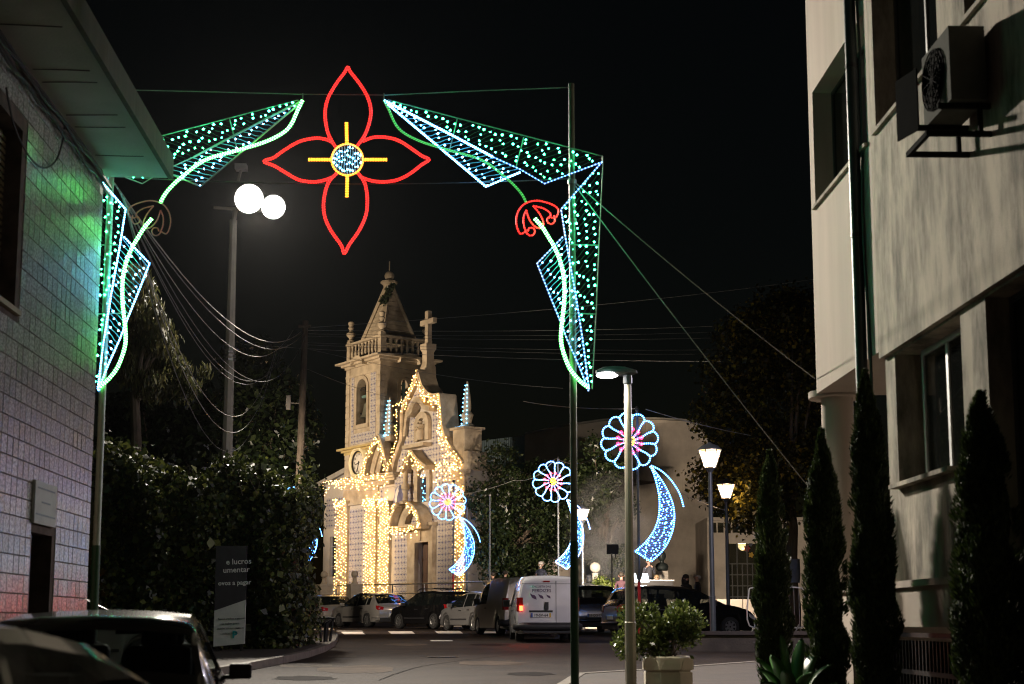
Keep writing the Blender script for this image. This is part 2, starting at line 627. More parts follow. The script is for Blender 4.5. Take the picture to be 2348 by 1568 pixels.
# zebra crossing, one object per bar
for (a, b, y0, y1) in ((785, 838, 1448.5, 1455), (893, 952, 1447, 1453.5), (1000, 1062, 1446.5, 1452.5), (1100, 1160, 1446, 1452), (1195, 1252, 1446, 1452)):
    q = [G(x + (4 if y < 1450 else 0) * -1, y) for x, y in ((a, y0), (b - 4, y0), (b, y1), (a + 4, y1))]
    mb = MB()
    mb.add([p + Vector((0, 0, 0.004)) for p in q], [(3, 2, 1, 0)])
    structure(mb.build('crossing_stripe', M['paint']), 'worn white bar of the zebra crossing')
for (x0, x1, y0, y1) in ((985, 1036, 1467.5, 1470), (770, 830, 1446, 1447.5), (750, 815, 1503, 1507), (640, 760, 1524, 1529)):
    mb = MB()
    q = [G(x0, y0), G(x1, y0), G(x1 + 3, y1), G(x0 + 3, y1)]
    mb.add([p + Vector((0, 0, 0.004)) for p in q], [(3, 2, 1, 0)])
    structure(mb.build('road_marking', M['paint'] if y0 < 1480 else M['faint']), 'faint worn white road marking')

# repairs, stains and an iron cover in the asphalt
M['tar'] = mat('fresh_tar', (0.013, 0.011, 0.011), 0.9, var=.2, scale=6, bump=.3, bscale=60, spec=.06)
M['worn'] = mat('worn_asphalt', (0.07, 0.052, 0.04), 0.85, var=.3, scale=2.5, spec=.1, bump=.4, bscale=50, dirt=(.035, .027, .022), dscale=1.6)
rp_ = random.Random(3)
for k, (cx_, cy_, rx_, ry_, mm) in enumerate(((820, 1535, 105, 10, 'worn'), (1130, 1520, 80, 6, 'worn'), (930, 1478, 60, 3, 'worn'), (1215, 1545, 60, 5, 'tar'), (700, 1555, 80, 6, 'tar'), (1120, 1478, 55, 2.2, 'tar'))):
    mb = MB()
    pts = [G(cx_ + rx_ * rp_.uniform(.65, 1.1) * math.cos(a), cy_ + ry_ * rp_.uniform(.65, 1.1) * math.sin(a)) for a in np.linspace(0, 2 * math.pi, 19)[:-1]]
    mb.add([p + Vector((0, 0, .004 + .0004 * k)) for p in pts], [tuple(range(18))[::-1]])
    structure(mb.build('road_patch', M[mm]), 'irregular patch in the asphalt')
mc = G(1015, 1506)
mb = MB()
mb.lathe([(.34, .0), (.34, .007), (.3, .007), (.3, .004), (.02, .006)], mc, 24)
structure(mb.build('manhole_cover', M['black_metal']), 'round iron cover in the asphalt')
mb = MB()
for (pts, w_) in (([(640, 1500), (760, 1496), (900, 1499), (1010, 1490), (1150, 1488)], .012), ([(880, 1560), (960, 1530), (1080, 1512), (1180, 1500)], .015)):
    L_ = smooth_line([G(*q) + Vector((rp_.uniform(-.1, .1), rp_.uniform(-.2, .2), 0)) for q in pts], 6)
    for a, b in zip(L_[:-1], L_[1:]):
        j = Vector((rp_.uniform(-.03, .03), 0, 0))
        mb.add([a + Vector((-w_, 0, .005)), a + Vector((w_, 0, .005)), b + Vector((w_, 0, .005)) + j, b + Vector((-w_, 0, .005)) + j], [(0, 1, 2, 3)])
structure(mb.build('road_crack', M['tar']), 'tarred cracks wandering over the asphalt')

# ------------------------------------------------------------------ tile materials (pattern follows each tile's own UV)
def uv_ab(N, L):
    uv = N.new('ShaderNodeUVMap')
    s = N.new('ShaderNodeSeparateXYZ')
    L.new(uv.outputs[0], s.inputs[0])
    r = []
    for i in (0, 1):
        f = N.new('ShaderNodeMath'); f.operation = 'FRACT'; L.new(s.outputs[i], f.inputs[0])
        a = N.new('ShaderNodeMath'); a.operation = 'SUBTRACT'; a.inputs[1].default_value = 0.5; L.new(f.outputs[0], a.inputs[0])
        b = N.new('ShaderNodeMath'); b.operation = 'ABSOLUTE'; L.new(a.outputs[0], b.inputs[0])
        r.append(b.outputs[0])
    return r


def mth(N, L, op, a, b=None):
    n = N.new('ShaderNodeMath'); n.operation = op
    for i, q in enumerate((a, b)):
        if q is None:
            continue
        if isinstance(q, (int, float)):
            n.inputs[i].default_value = q
        else:
            L.new(q, n.inputs[i])
    return n.outputs[0]


def azulejo():
    m, N, L, B = newmat('azulejo')
    a, b = uv_ab(N, L)
    mn, mxx = mth(N, L, 'MINIMUM', a, b), mth(N, L, 'MAXIMUM', a, b)
    cross = mth(N, L, 'MULTIPLY', mth(N, L, 'LESS_THAN', mn, 0.065), mth(N, L, 'LESS_THAN', mxx, 0.3))
    knob = mth(N, L, 'MULTIPLY', mth(N, L, 'LESS_THAN', mn, 0.1), mth(N, L, 'LESS_THAN', mth(N, L, 'ABSOLUTE', mth(N, L, 'SUBTRACT', mxx, 0.22)), 0.05))
    sm = mth(N, L, 'ADD', a, b)
    lat = mth(N, L, 'LESS_THAN', mth(N, L, 'ABSOLUTE', mth(N, L, 'SUBTRACT', sm, 0.52)), 0.045)
    cor = mth(N, L, 'GREATER_THAN', sm, 0.86)
    blue = mth(N, L, 'MAXIMUM', mth(N, L, 'MAXIMUM', cross, knob), cor)
    m1 = N.new('ShaderNodeMix'); m1.data_type = 'RGBA'
    m1.inputs[6].default_value = (0.56, 0.52, 0.47, 1); m1.inputs[7].default_value = (0.2, 0.16, 0.15, 1)
    L.new(mth(N, L, 'MULTIPLY', lat, 0.95), m1.inputs[0])
    m2 = N.new('ShaderNodeMix'); m2.data_type = 'RGBA'
    L.new(m1.outputs[2], m2.inputs[6]); m2.inputs[7].default_value = (0.04, 0.045, 0.15, 1)
    L.new(blue, m2.inputs[0])
    L.new(m2.outputs[2], B.inputs['Base Color'])
    B.inputs['Roughness'].default_value = 0.3
    return m


def damask():
    """glazed house tile with a blotchy leaf relief, each a little different in tone"""
    m, N, L, B = newmat('relief_tile')
    uv = N.new('ShaderNodeUVMap')
    tc = N.new('ShaderNodeTexCoord')
    n1 = N.new('ShaderNodeTexNoise'); n1.inputs['Scale'].default_value = 5.5; n1.inputs['Detail'].default_value = 4; n1.inputs['Roughness'].default_value = 0.65
    L.new(uv.outputs[0], n1.inputs['Vector'])
    rp = N.new('ShaderNodeValToRGB')
    rp.color_ramp.elements[0].position = 0.42; rp.color_ramp.elements[1].position = 0.6
    rp.color_ramp.elements[0].color = (0.15, 0.14, 0.125, 1); rp.color_ramp.elements[1].color = (0.62, 0.59, 0.55, 1)
    L.new(n1.outputs[0], rp.inputs[0])
    oi = N.new('ShaderNodeAttribute'); oi.attribute_name = 'rnd'
    hs = N.new('ShaderNodeHueSaturation')
    L.new(mth(N, L, 'ADD', mth(N, L, 'MULTIPLY', oi.outputs['Fac'], 0.35), 0.8), hs.inputs['Value'])
    L.new(rp.outputs[0], hs.inputs['Color'])
    L.new(hs.outputs[0], B.inputs['Base Color'])
    n2 = N.new('ShaderNodeTexNoise'); n2.inputs['Scale'].default_value = 7.0; n2.inputs['Detail'].default_value = 3
    L.new(uv.outputs[0], n2.inputs['Vector'])
    bp = N.new('ShaderNodeBump'); bp.inputs['Strength'].default_value = 0.4; bp.inputs['Distance'].default_value = 0.003
    L.new(n2.outputs[0], bp.inputs['Height'])
    L.new(bp.outputs[0], B.inputs['Normal'])
    B.inputs['Roughness'].default_value = 0.3
    B.inputs['Coat Weight'].default_value = 1.0
    B.inputs['Coat Roughness'].default_value = 0.24
    B.inputs['Coat IOR'].default_value = 1.6
    return m


M['azulejo'] = azulejo()
M['damask'] = damask()
M['grout'] = mat('rusty_grout', (0.1, 0.07, 0.055), 0.9, var=0.4, scale=6)


def tile_field(parent, cells, size, fx, fz, thick, m, nparts, order, tilt=0.0, gap=0.008, name='tile'):
    """cells: list of (a, z) tile centres on a wall; fx(a, z, w) -> world point. The ones that show largest are objects of their own,
    the others are one joined part."""
    cells = sorted(cells, key=order)
    h = size / 2 - gap / 2

    def tile(a, z, jit):
        q = []
        for w in (0.0, thick):
            hh = h if w == 0 else h - 0.004
            for sa, sz in ((-1, -1), (1, -1), (1, 1), (-1, 1)):
                q.append(fx(a + sa * hh, z + sz * hh, w + (jit[0] * sa * 1.3 + jit[1] * sz if w else 0)))
        return q
    F = [(4, 5, 6, 7), (0, 1, 5, 4), (1, 2, 6, 5), (2, 3, 7, 6), (3, 0, 4, 7)]
    UV = [((0.02, 0.02), (0.98, 0.02), (0.98, 0.98), (0.02, 0.98))] + [((0.02, 0.02),) * 4] * 4
    for a, z in cells[:nparts]:
        mb = MB()
        k = rng.integers(0, 4)
        off = (float(rng.integers(0, 40)), float(rng.integers(0, 40))) if tilt else (0, 0)
        mb.add(tile(a, z, rng.normal(0, tilt, 2)), F, 0, [[(u + off[0], v + off[1]) for u, v in f] for f in UV])
        o = mb.build(name, m, parent)
        at = o.data.attributes.new('rnd', 'FLOAT', 'FACE')
        at.data.foreach_set('value', np.full(5, rng.random(), np.float32))
    rest = cells[nparts:]
    if rest:
        mb = MB()
        rn = []
        for a, z in rest:
            off = (float(rng.integers(0, 40)), float(rng.integers(0, 40))) if tilt else (0, 0)
            mb.add(tile(a, z, rng.normal(0, tilt, 2)), F, 0, [[(u + off[0], v + off[1]) for u, v in f] for f in UV])
            rn += [rng.random()] * 5
        o = mb.build(name + '_field', m, parent, props=STUFF)
        at = o.data.attributes.new('rnd', 'FLOAT', 'FACE')
        at.data.foreach_set('value', np.array(rn, np.float32))


def holed_wall(mb, fx, a0, a1, z0, z1, holes, thick, m=0):
    """wall panel with rectangular openings; fx(a, z, w), w = 0 outer face, w = thick inner face; holes (a0, a1, z0, z1)"""
    A = sorted({a0, a1, *[q for h in holes for q in h[:2]]})
    Z = sorted({z0, z1, *[q for h in holes for q in h[2:]]})
    A = [q for q in A if a0 <= q <= a1]
    Z = [q for q in Z if z0 <= q <= z1]

    def solid(i, j):
        if not (0 <= i < len(A) - 1 and 0 <= j < len(Z) - 1):
            return False
        ca, cz = (A[i] + A[i + 1]) / 2, (Z[j] + Z[j + 1]) / 2
        return not any(h[0] < ca < h[1] and h[2] < cz < h[3] for h in holes)
    for i in range(len(A) - 1):
        for j in range(len(Z) - 1):
            if not solid(i, j):
                continue
            p = [fx(A[i], Z[j], 0), fx(A[i + 1], Z[j], 0), fx(A[i + 1], Z[j + 1], 0), fx(A[i], Z[j + 1], 0)]
            q = [fx(A[i], Z[j], thick), fx(A[i + 1], Z[j], thick), fx(A[i + 1], Z[j + 1], thick), fx(A[i], Z[j + 1], thick)]
            fs = [(0, 1, 2, 3), (7, 6, 5, 4)]
            if not solid(i - 1, j): fs.append((0, 3, 7, 4))
            if not solid(i + 1, j): fs.append((1, 5, 6, 2))
            if not solid(i, j - 1): fs.append((0, 4, 5, 1))
            if not solid(i, j + 1): fs.append((3, 2, 6, 7))
            mb.add(p + q, fs, m)


# ------------------------------------------------------------------ tiled house on one side of the street
KL = -ray(1000, 1427).x / ray(1000, 1427).y
LX0 = P(217, 881, 18).x
def lx(Y):
    return LX0 + (18 - Y) * KL
LN = Vector((1, KL, 0)).normalized()
def lw(px, py):
    p = hit(px, py, (LX0, 18, 0), LN)
    return p.y, p.z
def lf(a, z, w):      # a = distance along the wall (Y), w = out of the wall
    return (lx(a) + w * LN.x, a + w * LN.y, z)


SOF = P(235, 392, 18).z
house = thing('tiled_house', 'house clad in grey patterned wall tiles under a wide concrete eave', 'house', (lx(18), 18, g(18)))
dY0, dz1 = lw(119, 1230)[0], lw(95, 1224)[1]
dYl = lw(69, 1240)[0]
wYr, wz0, wz1 = lw(43, 500)[0], lw(20, 700)[1], lw(20, 262)[1]
wholes = [(dYl, dY0, 0.0, dz1), (12.2, wYr, wz0, wz1)]
mb = MB()
holed_wall(mb, lambda a, z, w: lf(a, z, -w), 5.0, 18.0, 0.1, SOF, wholes, 0.35)
mb.prism([lf(18, 0.1, -0.35), lf(18, 0.1, -7), lf(5, 0.1, -7), lf(5, 0.1, -0.35)], (0, 0, SOF - 0.1))
mb.build('wall', M['grout'], house)
TS = 0.2
cells = []
for i in range(int((18 - 12.4) / TS)):
    for j in range(int((SOF - 0.6) / TS)):
        a, z = 18 - TS * (i + 0.5), 0.55 + TS * (j + 0.5)
        if z + TS / 2 > SOF:
            continue
        if any(h[0] - TS * .45 < a < h[1] + TS * .45 and h[2] - TS * .45 < z < h[3] + TS * .45 for h in wholes):
            continue
        cells.append((a, z))
tile_field(house, cells, TS, lf, None, 0.012, M['damask'], 300, lambda c: (abs(c[1] - 3.2) if c[0] > 13.3 else 50) , tilt=0.0007)
# window with a roller blind, door with frame
mb = MB()
mb.prism([lf(12.2, wz0, -0.24), lf(wYr, wz0, -0.24), lf(wYr, wz0, -0.21), lf(12.2, wz0, -0.21)], (0, 0, wz1 - wz0))
M['blind'] = mat('blind', (0.2, 0.16, 0.09), 0.6)
blind = mb.build('roller_blind', M['blind'], house)
for k in range(26):
    z = wz0 + 0.05 + k * (wz1 - wz0 - 0.1) / 26
    mb = MB()
    mb.prism([lf(12.2, z, -0.2), lf(wYr, z, -0.2), lf(wYr, z, -0.17), lf(12.2, z, -0.17)], (0, 0, (wz1 - wz0) / 26 - 0.03))
    mb.build('slat', M['blind'], blind)
mb = MB()
mb.prism([lf(12.2, wz0 - 0.06, -0.2), lf(wYr + 0.05, wz0 - 0.06, -0.2), lf(wYr + 0.05, wz0 - 0.06, 0.06), lf(12.2, wz0 - 0.06, 0.06)], (0, 0, 0.055))
mb.build('window_sill', M['stone'], house)
mb = MB()
mb.prism([lf(dYl, 0.3, -0.3), lf(dY0, 0.3, -0.3), lf(dY0, 0.3, -0.27), lf(dYl, 0.3, -0.27)], (0, 0, dz1 - 0.3))
door = mb.build('door', mat('dark_door', (0.02, 0.018, 0.016), 0.35), house)
mb = MB()
mb.prism([lf(dYl, 0.3, -0.26), lf(dYl + 0.12, 0.3, -0.26), lf(dYl + 0.12, 0.3, -0.02), lf(dYl, 0.3, -0.02)], (0, 0, dz1 - 0.32))
mb.prism([lf(dYl, dz1 - 0.1, -0.26), lf(dY0, dz1 - 0.1, -0.26), lf(dY0, dz1 - 0.1, -0.2), lf(dYl, dz1 - 0.1, -0.2)], (0, 0, 0.095))
mb.build('door_frame', M['black_metal'], house)
# eave slab with fascia
EO = 0.8
mb = MB()
mb.prism([lf(4, SOF, -7), lf(18.25, SOF, -7), lf(18.25, SOF, EO), lf(4, SOF, EO)], (0, 0, 0.26))
eave = mb.build('eave_slab', mat('soffit', (0.5, 0.48, 0.44), 0.85, var=.12, scale=1.2, bump=.2, bscale=30, dirt=(.4, .39, .34), dscale=.8), house)
mb = MB()
mb.prism([lf(4, SOF - 0.02, EO), lf(18.25, SOF - 0.02, EO), lf(18.25, SOF - 0.02, EO + 0.06), lf(4, SOF - 0.02, EO + 0.06)], (0, 0, 0.31))
mb.build('fascia', mat('fascia', (0.09, 0.075, 0.05), .85, var=.3, scale=3, bump=.3, bscale=30, stretch=(4, 4, .6), dirt=(.04, .034, .026), dscale=1.5), eave)
mb = MB()
for k, Y in enumerate((17.35, 16.3, 15.9, 14.9, 14.55, 13.4)):
    mb.tube(smooth_line([lf(Y + 0.02 * math.sin(7 * i + k), SOF - 0.001, 0.05 + i * 0.2) for i in range(4)], 3), 0.007, 4)
mb.build('crack', M['cable_black'], eave)
# cables clipped to the wall under the eave, one loop hanging down
cb = thing('cable_bundle', 'dark cable bundle clipped under the concrete eave of the tiled house', 'cable', lf(18, SOF - 0.2, 0.05))
for k in range(5):
    mb = MB()
    pts = [lf(Y, SOF - 0.1 - 0.045 * k + 0.025 * math.sin(Y * (2 + k) + k), 0.05 + 0.02 * (k % 3)) for Y in np.linspace(12.5, 18.1, 26)]
    mb.tube(pts, 0.017, 5)
    mb.build('cable', M['cable_black'], cb)
mb = MB()
hl = [lw(3, 200), lw(8, 232), lw(22, 290), lw(45, 340), lw(68, 372), lw(92, 385), lw(118, 368), lw(133, 325), lw(138, 288)]
mb.tube(smooth_line([lf(a, z, 0.05) for a, z in hl], 5), 0.011, 5)
mb.build('hanging_loop', M['cable_black'], cb)
# blank white board over the door
s0, s1 = lw(122, 1100)[0], lw(72, 1100)[0]
sz0, sz1 = lw(97, 1205)[1], lw(97, 1108)[1]
sb = thing('sign_board', 'faded pale sign board on the tiles above the dark doorway', 'sign', lf((s0 + s1) / 2, sz0, 0.03))
mb = MB()
mb.prism([lf(s1, sz0, 0.014), lf(s0, sz0, 0.014), lf(s0, sz0, 0.05), lf(s1, sz0, 0.05)], (0, 0, sz1 - sz0))
mb.build('board', M['white'], sb)
mb = MB()
for zz, q0, q1 in ((0.82, 0.1, 0.9), (0.2, 0.05, 0.95), (0.5, 0.3, 0.7)):
    a0, a1 = s1 + (s0 - s1) * q0, s1 + (s0 - s1) * q1
    z = sz0 + (sz1 - sz0) * zz
    mb.prism([lf(a0, z, 0.051), lf(a1, z, 0.051), lf(a1, z, 0.053), lf(a0, z, 0.053)], (0, 0, 0.018))
mb.build('faded_print', mat('faded_print', (0.3, 0.34, 0.38), 0.7), sb)

# ------------------------------------------------------------------ stucco block across the street
KR = -ray(1089, 1427).x / ray(1089, 1427).y
RX0 = P(1862, 700, 20).x
def rx(Y):
    return RX0 + (20 - Y) * KR
RN = Vector((-1, -KR, 0)).normalized()
def rw(px, py):
    p = hit(px, py, (RX0, 20, 0), RN)
    return p.y, p.z
def rf(a, z, w):      # w > 0 goes into the building
    return (rx(a) - w * RN.x, a - w * RN.y, z)


OV = P(1868, 905, 20).z
OV2 = (rw(2012, 830)[1] + rw(2340, 603)[1]) / 2
blk = thing('stucco_block', 'pale stained stucco block with deep window recesses and a round corner column', 'building', (rx(20) + 3, 16, g(16)))
YC = 20.0
PIPE_Y = rw(1982, 600)[0]
w1 = (rw(1990, 400)[0], rw(1867, 400)[0], rw(1869, 473)[1], rw(1867, 204)[1])
w2s = rw(2008, 300)[1]
w2 = (rw(2150, 120)[0], rw(2004, 200)[0], w2s, w2s + 2.0)
w3 = (9.6, rw(2211, 47)[0], rw(2211, 47)[1], rw(2211, 47)[1] + 2.0)
mb = MB()
ZT = 12.5
MID = rw(2003, 500)[0]
holed_wall(mb, rf, MID, YC - 0.12, OV, ZT, [(w1[0] if w1[0] > MID else MID + 0.05, w1[1], w1[2], w1[3])], 0.3)
# rounded end of the upper storeys
arc = [rf(YC - 0.12 + 0.12 * math.sin(t), OV, 0.12 - 0.12 * math.cos(t)) for t in np.linspace(0, math.pi / 2, 6)]
mb.prism([rf(YC - 0.12, OV, 0.3)] + arc + [rf(YC, OV, 9.0), rf(YC - 0.3, OV, 9.0), rf(YC - 0.3, OV, 0.3)], (0, 0, ZT - OV))
mb.prism([rf(MID, OV, 0.3), rf(YC - 0.3, OV, 0.3), rf(YC - 0.3, OV, 9.0), rf(MID, OV, 9.0)], (0, 0, 0.25))
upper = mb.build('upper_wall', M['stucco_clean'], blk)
mb = MB()
holed_wall(mb, rf, 4.0, MID - 0.004, OV2, ZT, [w2, w3], 0.3)
mb.prism([rf(4, OV2, 0.3), rf(MID, OV2, 0.3), rf(MID, OV2, 1.2), rf(4, OV2, 1.2)], (0, 0, 0.2))
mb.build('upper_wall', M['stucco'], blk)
gw1 = (rw(2192, 900)[0], rw(2040, 900)[0], rw(2046, 1112)[1], OV2 - 0.03)
gw2 = (7.0, rw(2246, 800)[0], rw(2240, 1200)[1] - 0.6, OV2 - 0.03)
LEDGE = rw(3600 * .573, 2335 * .573)[1]
BTOP = rw(2100, 1437)[1]
bh = (rw(2203, 1480)[0], rw(1940, 1480)[0] - 0.3, -0.2, BTOP)
mb = MB()
holed_wall(mb, lambda a, z, w: rf(a, z, w + 0.07), 4.0, MID - 0.02, LEDGE, OV2 - 0.002, [gw1, gw2], 0.35)
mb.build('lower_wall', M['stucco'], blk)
mb = MB()
holed_wall(mb, lambda a, z, w: rf(a, z, w), 4.0, YC - 0.05, -0.4, LEDGE, [bh], 0.4)
mb.prism([rf(YC - .05, -0.4, 0.4), rf(YC - .05, -0.4, 6), rf(YC - 0.35, -0.4, 6), rf(YC - .35, -0.4, 0.4)], (0, 0, LEDGE + 0.4))
mb.build('plinth', M['stucco_clean'], blk)
mb = MB()
mb.prism([rf(4, LEDGE - 0.05, -0.05), rf(YC + 0.02, LEDGE - 0.05, -0.05), rf(YC + 0.02, LEDGE - 0.05, 1.2), rf(4, LEDGE - 0.05, 1.2)], (0, 0, 0.075))
mb.build('ledge', M['stucco_clean'], blk)
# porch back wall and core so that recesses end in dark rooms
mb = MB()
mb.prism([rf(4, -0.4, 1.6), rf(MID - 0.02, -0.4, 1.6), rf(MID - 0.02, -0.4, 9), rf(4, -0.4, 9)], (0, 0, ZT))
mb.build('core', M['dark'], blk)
mb = MB()
mb.prism([rf(MID, LEDGE, 2.8), rf(YC - 0.4, LEDGE, 2.8), rf(YC - 0.4, LEDGE, 9), rf(MID, LEDGE, 9)], (0, 0, OV - LEDGE))
mb.build('porch_wall', M['stucco_clean'], blk)
mb = MB()
cp = P(1921, 1000, YC + 0.15)
mb.lathe([(0.235, LEDGE - 0.1), (0.225, OV + 0.05)], (cp.x, cp.y, 0), 28)
mb.build('column', M['stucco_clean'], blk, smooth='auto')
mb = MB()
mb.lathe([(0.4, OV - 0.03), (0.4, OV + 0.06)], (cp.x, cp.y, 0), 28)
mb.build('column_cap', M['stucco_clean'], blk, smooth='auto')


def win(parent, W, depth, frame, cols, fw=0.05, gl=None, inset_left=0.0):
    """window set into a recess: frame, sashes, panes, sill"""
    a0, a1, z0, z1 = W
    a1 -= inset_left
    f = MB()
    def bar(x0, x1, y0, y1, t=0.05, d=0.0):
        f.prism([rf(x0, y0, depth - d), rf(x1, y0, depth - d), rf(x1, y0, depth + t), rf(x0, y0, depth + t)], (0, 0, y1 - y0))
    bar(a0, a1, z0, z0 + fw); bar(a0, a1, z1 - fw, z1)
    for k in range(cols + 1):
        c = a0 + (a1 - a0) * k / cols
        c = min(max(c, a0 + fw / 2), a1 - fw / 2)
        bar(c - fw / 2, c + fw / 2, z0 + fw, z1 - fw)
    o = f.build('window', frame, parent)
    for k in range(cols):
        p = MB()
        c0, c1 = a0 + (a1 - a0) * k / cols + fw / 2 + 0.002, a0 + (a1 - a0) * (k + 1) / cols - fw / 2 - 0.002
        p.prism([rf(c0, z0 + fw, depth + 0.02), rf(c1, z0 + fw, depth + 0.02), rf(c1, z0 + fw, depth + 0.028), rf(c0, z0 + fw, depth + 0.028)], (0, 0, z1 - z0 - 2 * fw))
        p.build('pane', M['winglass'], o)
    s = MB()
    s.prism([rf(a0 - 0.03, z0 - 0.05, -0.05), rf(a1 + 0.03 + inset_left, z0 - 0.05, -0.05), rf(a1 + 0.03 + inset_left, z0 - 0.05, depth), rf(a0 - 0.03, z0 - 0.05, depth)], (0, 0, 0.048))
    s.build('sill', M['stucco'], o)
    return o


M['frame_dark'] = mat('dark_frame', (0.07, 0.075, 0.075), 0.4, metal=0.3, var=0.1)
win(blk, (max(w1[0], MID + 0.05), w1[1], w1[2], w1[3]), 0.27, M['frame_dark'], 2)
win(blk, w2, 0.27, M['frame_dark'], 2)
win(blk, w3, 0.27, M['frame_dark'], 2)
win(blk, (gw1[0] + 0.25, gw1[1], gw1[2], gw1[3]), 0.3, M['alu'], 2, 0.07, inset_left=0.25)
win(blk, gw2, 0.3, M['frame_dark'], 2, 0.06)
# curtain behind the lower window
mb = MB()
cpts = [rf(gw1[0] + (gw1[1] - gw1[0]) * t, gw1[2], 0.55 + 0.04 * math.sin(t * 60)) for t in np.linspace(0, 1, 40)]
for p, q in zip(cpts[:-1], cpts[1:]):
    mb.add([p, q, (q[0], q[1], gw1[3]), (p[0], p[1], gw1[3])], [(0, 1, 2, 3)])
mb.build('curtain', mat('curtain', (0.2, 0.15, 0.06), 0.9), blk, smooth=True)
# basement grille: rails and each bar
mb = MB()
for z in (BTOP - 0.09, BTOP - 0.5, 0.1):
    mb.beam(rf(bh[0], z, 0.06), rf(bh[1], z, 0.06), 0.04, 0.05)
gr = mb.build('grille', M['black_metal'], blk)
nb = 34
bm = MB()
for k in range(nb):
    a = bh[0] + (bh[1] - bh[0]) * (k + 0.5) / nb
    mb = MB()
    p = rf(a, 0, 0.06)
    mb.box((p[0], p[1], (BTOP - 0.4) / 2 - 0.05), (0.03, 0.025, BTOP + 0.2))
    mb.build('bar', M['black_metal'], gr)
# drain pipe and cable
dp = thing('drain_pipe', 'thick dark drain pipe running down the stucco wall', 'pipe', rf(PIPE_Y, 0.5, -0.1))
mb = MB()
pp = rf(PIPE_Y, 0, -0.085)
mb.tube([(pp[0], pp[1], 0.3), (pp[0], pp[1], ZT)], 0.075, 12)
mb.build('pipe', mat('dark_pipe', (0.02, 0.03, 0.032), 0.45), dp, smooth='auto')
for z in (2.2, 4.3, 6.4, 8.6):
    mb = MB()
    mb.lathe([(0.085, z), (0.085, z + 0.05)], (pp[0], pp[1], 0), 12)
    mb.build('clamp', M['black_metal'], dp)
mb = MB()
pc = rf(PIPE_Y - 0.16, 0, -0.03)
mb.tube([(pc[0] + 0.02 * math.sin(z * 1.7), pc[1], z) for z in np.linspace(0.4, ZT, 30)], 0.018, 5)
tag(mb.build('wall_cable', M['cable_black']), 'black cable wandering down the stucco wall beside the drain pipe', 'cable')
# air conditioner on brackets
ac0 = rf(12.75, rw(2254, 225)[1], -0.4)
acz0, acz1 = P(2210, 228, 12.75).z, P(2210, 60, 12.75).z
ac = thing('air_conditioner', 'outdoor air conditioner unit on wall brackets high on the stucco block', 'air conditioner', (rx(13.1) - 0.2, 13.1, acz0))
mb = MB()
mb.prism([rf(12.75, acz0, -0.40), rf(13.55, acz0, -0.40), rf(13.55, acz0, -0.06), rf(12.75, acz0, -0.06)], (0, 0, acz1 - acz0))
mb.build('casing', mat('ac_casing', (0.1, 0.1, 0.09), 0.9, var=0.1, spec=.05), ac)
mb = MB()
zc = (acz0 + acz1) / 2
for r in (0.1, 0.17, 0.24, 0.29):
    mb.tube([rf(13.2 + r * math.cos(t), zc + r * math.sin(t), -0.425) for t in np.linspace(0, 2 * math.pi, 25)[:-1]], 0.008, 4, closed=True)
for t in np.linspace(0, math.pi, 7)[:-1]:
    mb.beam(rf(13.2 + 0.29 * math.cos(t), zc + 0.29 * math.sin(t), -0.425), rf(13.2 - 0.29 * math.cos(t), zc - 0.29 * math.sin(t), -0.425), 0.01, 0.01)
mb.prism([rf(13.2 + .3 * math.cos(t), zc + .3 * math.sin(t), -0.405) for t in np.linspace(0, 6.2832, 25)[:-1]], (-.004, 0, 0))
mb.build('fan_guard', M['matte_black'], ac)
mb = MB()
mb.prism([rf(13.25, acz0 - 0.12, -0.56), rf(13.6, acz0 - 0.12, -0.66), rf(13.6, acz0 - 0.12, -0.645), rf(13.25, acz0 - 0.12, -0.545)], (0, 0, acz1 - acz0 - 0.1))
mb.build('deflector', M['matte_black'], ac)
mb = MB()
for Y in (12.85, 13.45):
    mb.beam(rf(Y, acz0 - 0.03, -0.5), rf(Y, acz0 - 0.03, 0.0), 0.04, 0.05)
    mb.beam(rf(Y, acz0 - 0.30, -0.62), rf(Y, acz0 - 0.30, 0.0), 0.04, 0.05)
    mb.beam(rf(Y, acz0 - 0.30, -0.1), rf(Y, acz0 - 0.03, -0.1), 0.04, 0.04)
mb.beam(rf(12.85, acz0 - 0.30, -0.6), rf(13.45, acz0 - 0.30, -0.6), 0.04, 0.05)
mb.build('bracket', M['matte_black'], ac)
mb = MB()
mb.tube(smooth_line([rf(13.6, acz0 + 0.25, -0.15), rf(13.85, acz0 + 0.3, -0.12), rf(13.95, acz0 + 0.1, -0.03), rf(13.95, acz0 + 0.5, 0.02)], 5), 0.02, 6)
mb.build('refrigerant_pipe', M['cable_pale'], ac)

# ------------------------------------------------------------------ terrace, retaining wall, railing
TZ = 2.45
def at(px, Y, z):
    d = ray(px, 1350)
    return Vector((d.x / d.y * Y, Y, z))
tl = [at(560, 71.5, TZ), at(690, 68.5, TZ), at(900, 65.2, TZ), at(1130, 60.6, TZ), at(1330, 57.8, TZ), at(1700, 57.5, TZ), at(2100, 57.5, TZ)]
mb = MB()
mb.prism([tuple(p) for p in tl] + [(45, 57.5, TZ), (45, 140, TZ), (-60, 140, TZ), (-60, 75, TZ)], (0, 0, -1.6))
structure(mb.build('terrace', M['paving']), 'raised paved churchyard terrace')
rwall = thing('retaining_wall', 'low rendered retaining wall below the churchyard railing', 'wall', tl[2] - Vector((0, 0, 1)))
for a, b in zip(tl[:-1], tl[1:]):
    k = max(1, int((b - a).length / 1.6))
    for i in range(k):
        p, q = a.lerp(b, i / k), a.lerp(b, (i + 1) / k - 0.004)
        mb = MB()
        mb.beam(p - Vector((0, 0.14, 0.5)), q - Vector((0, 0.14, 0.5)), 0.26, 1.25)
        mb.build('wall_panel', M['plaster'], rwall)
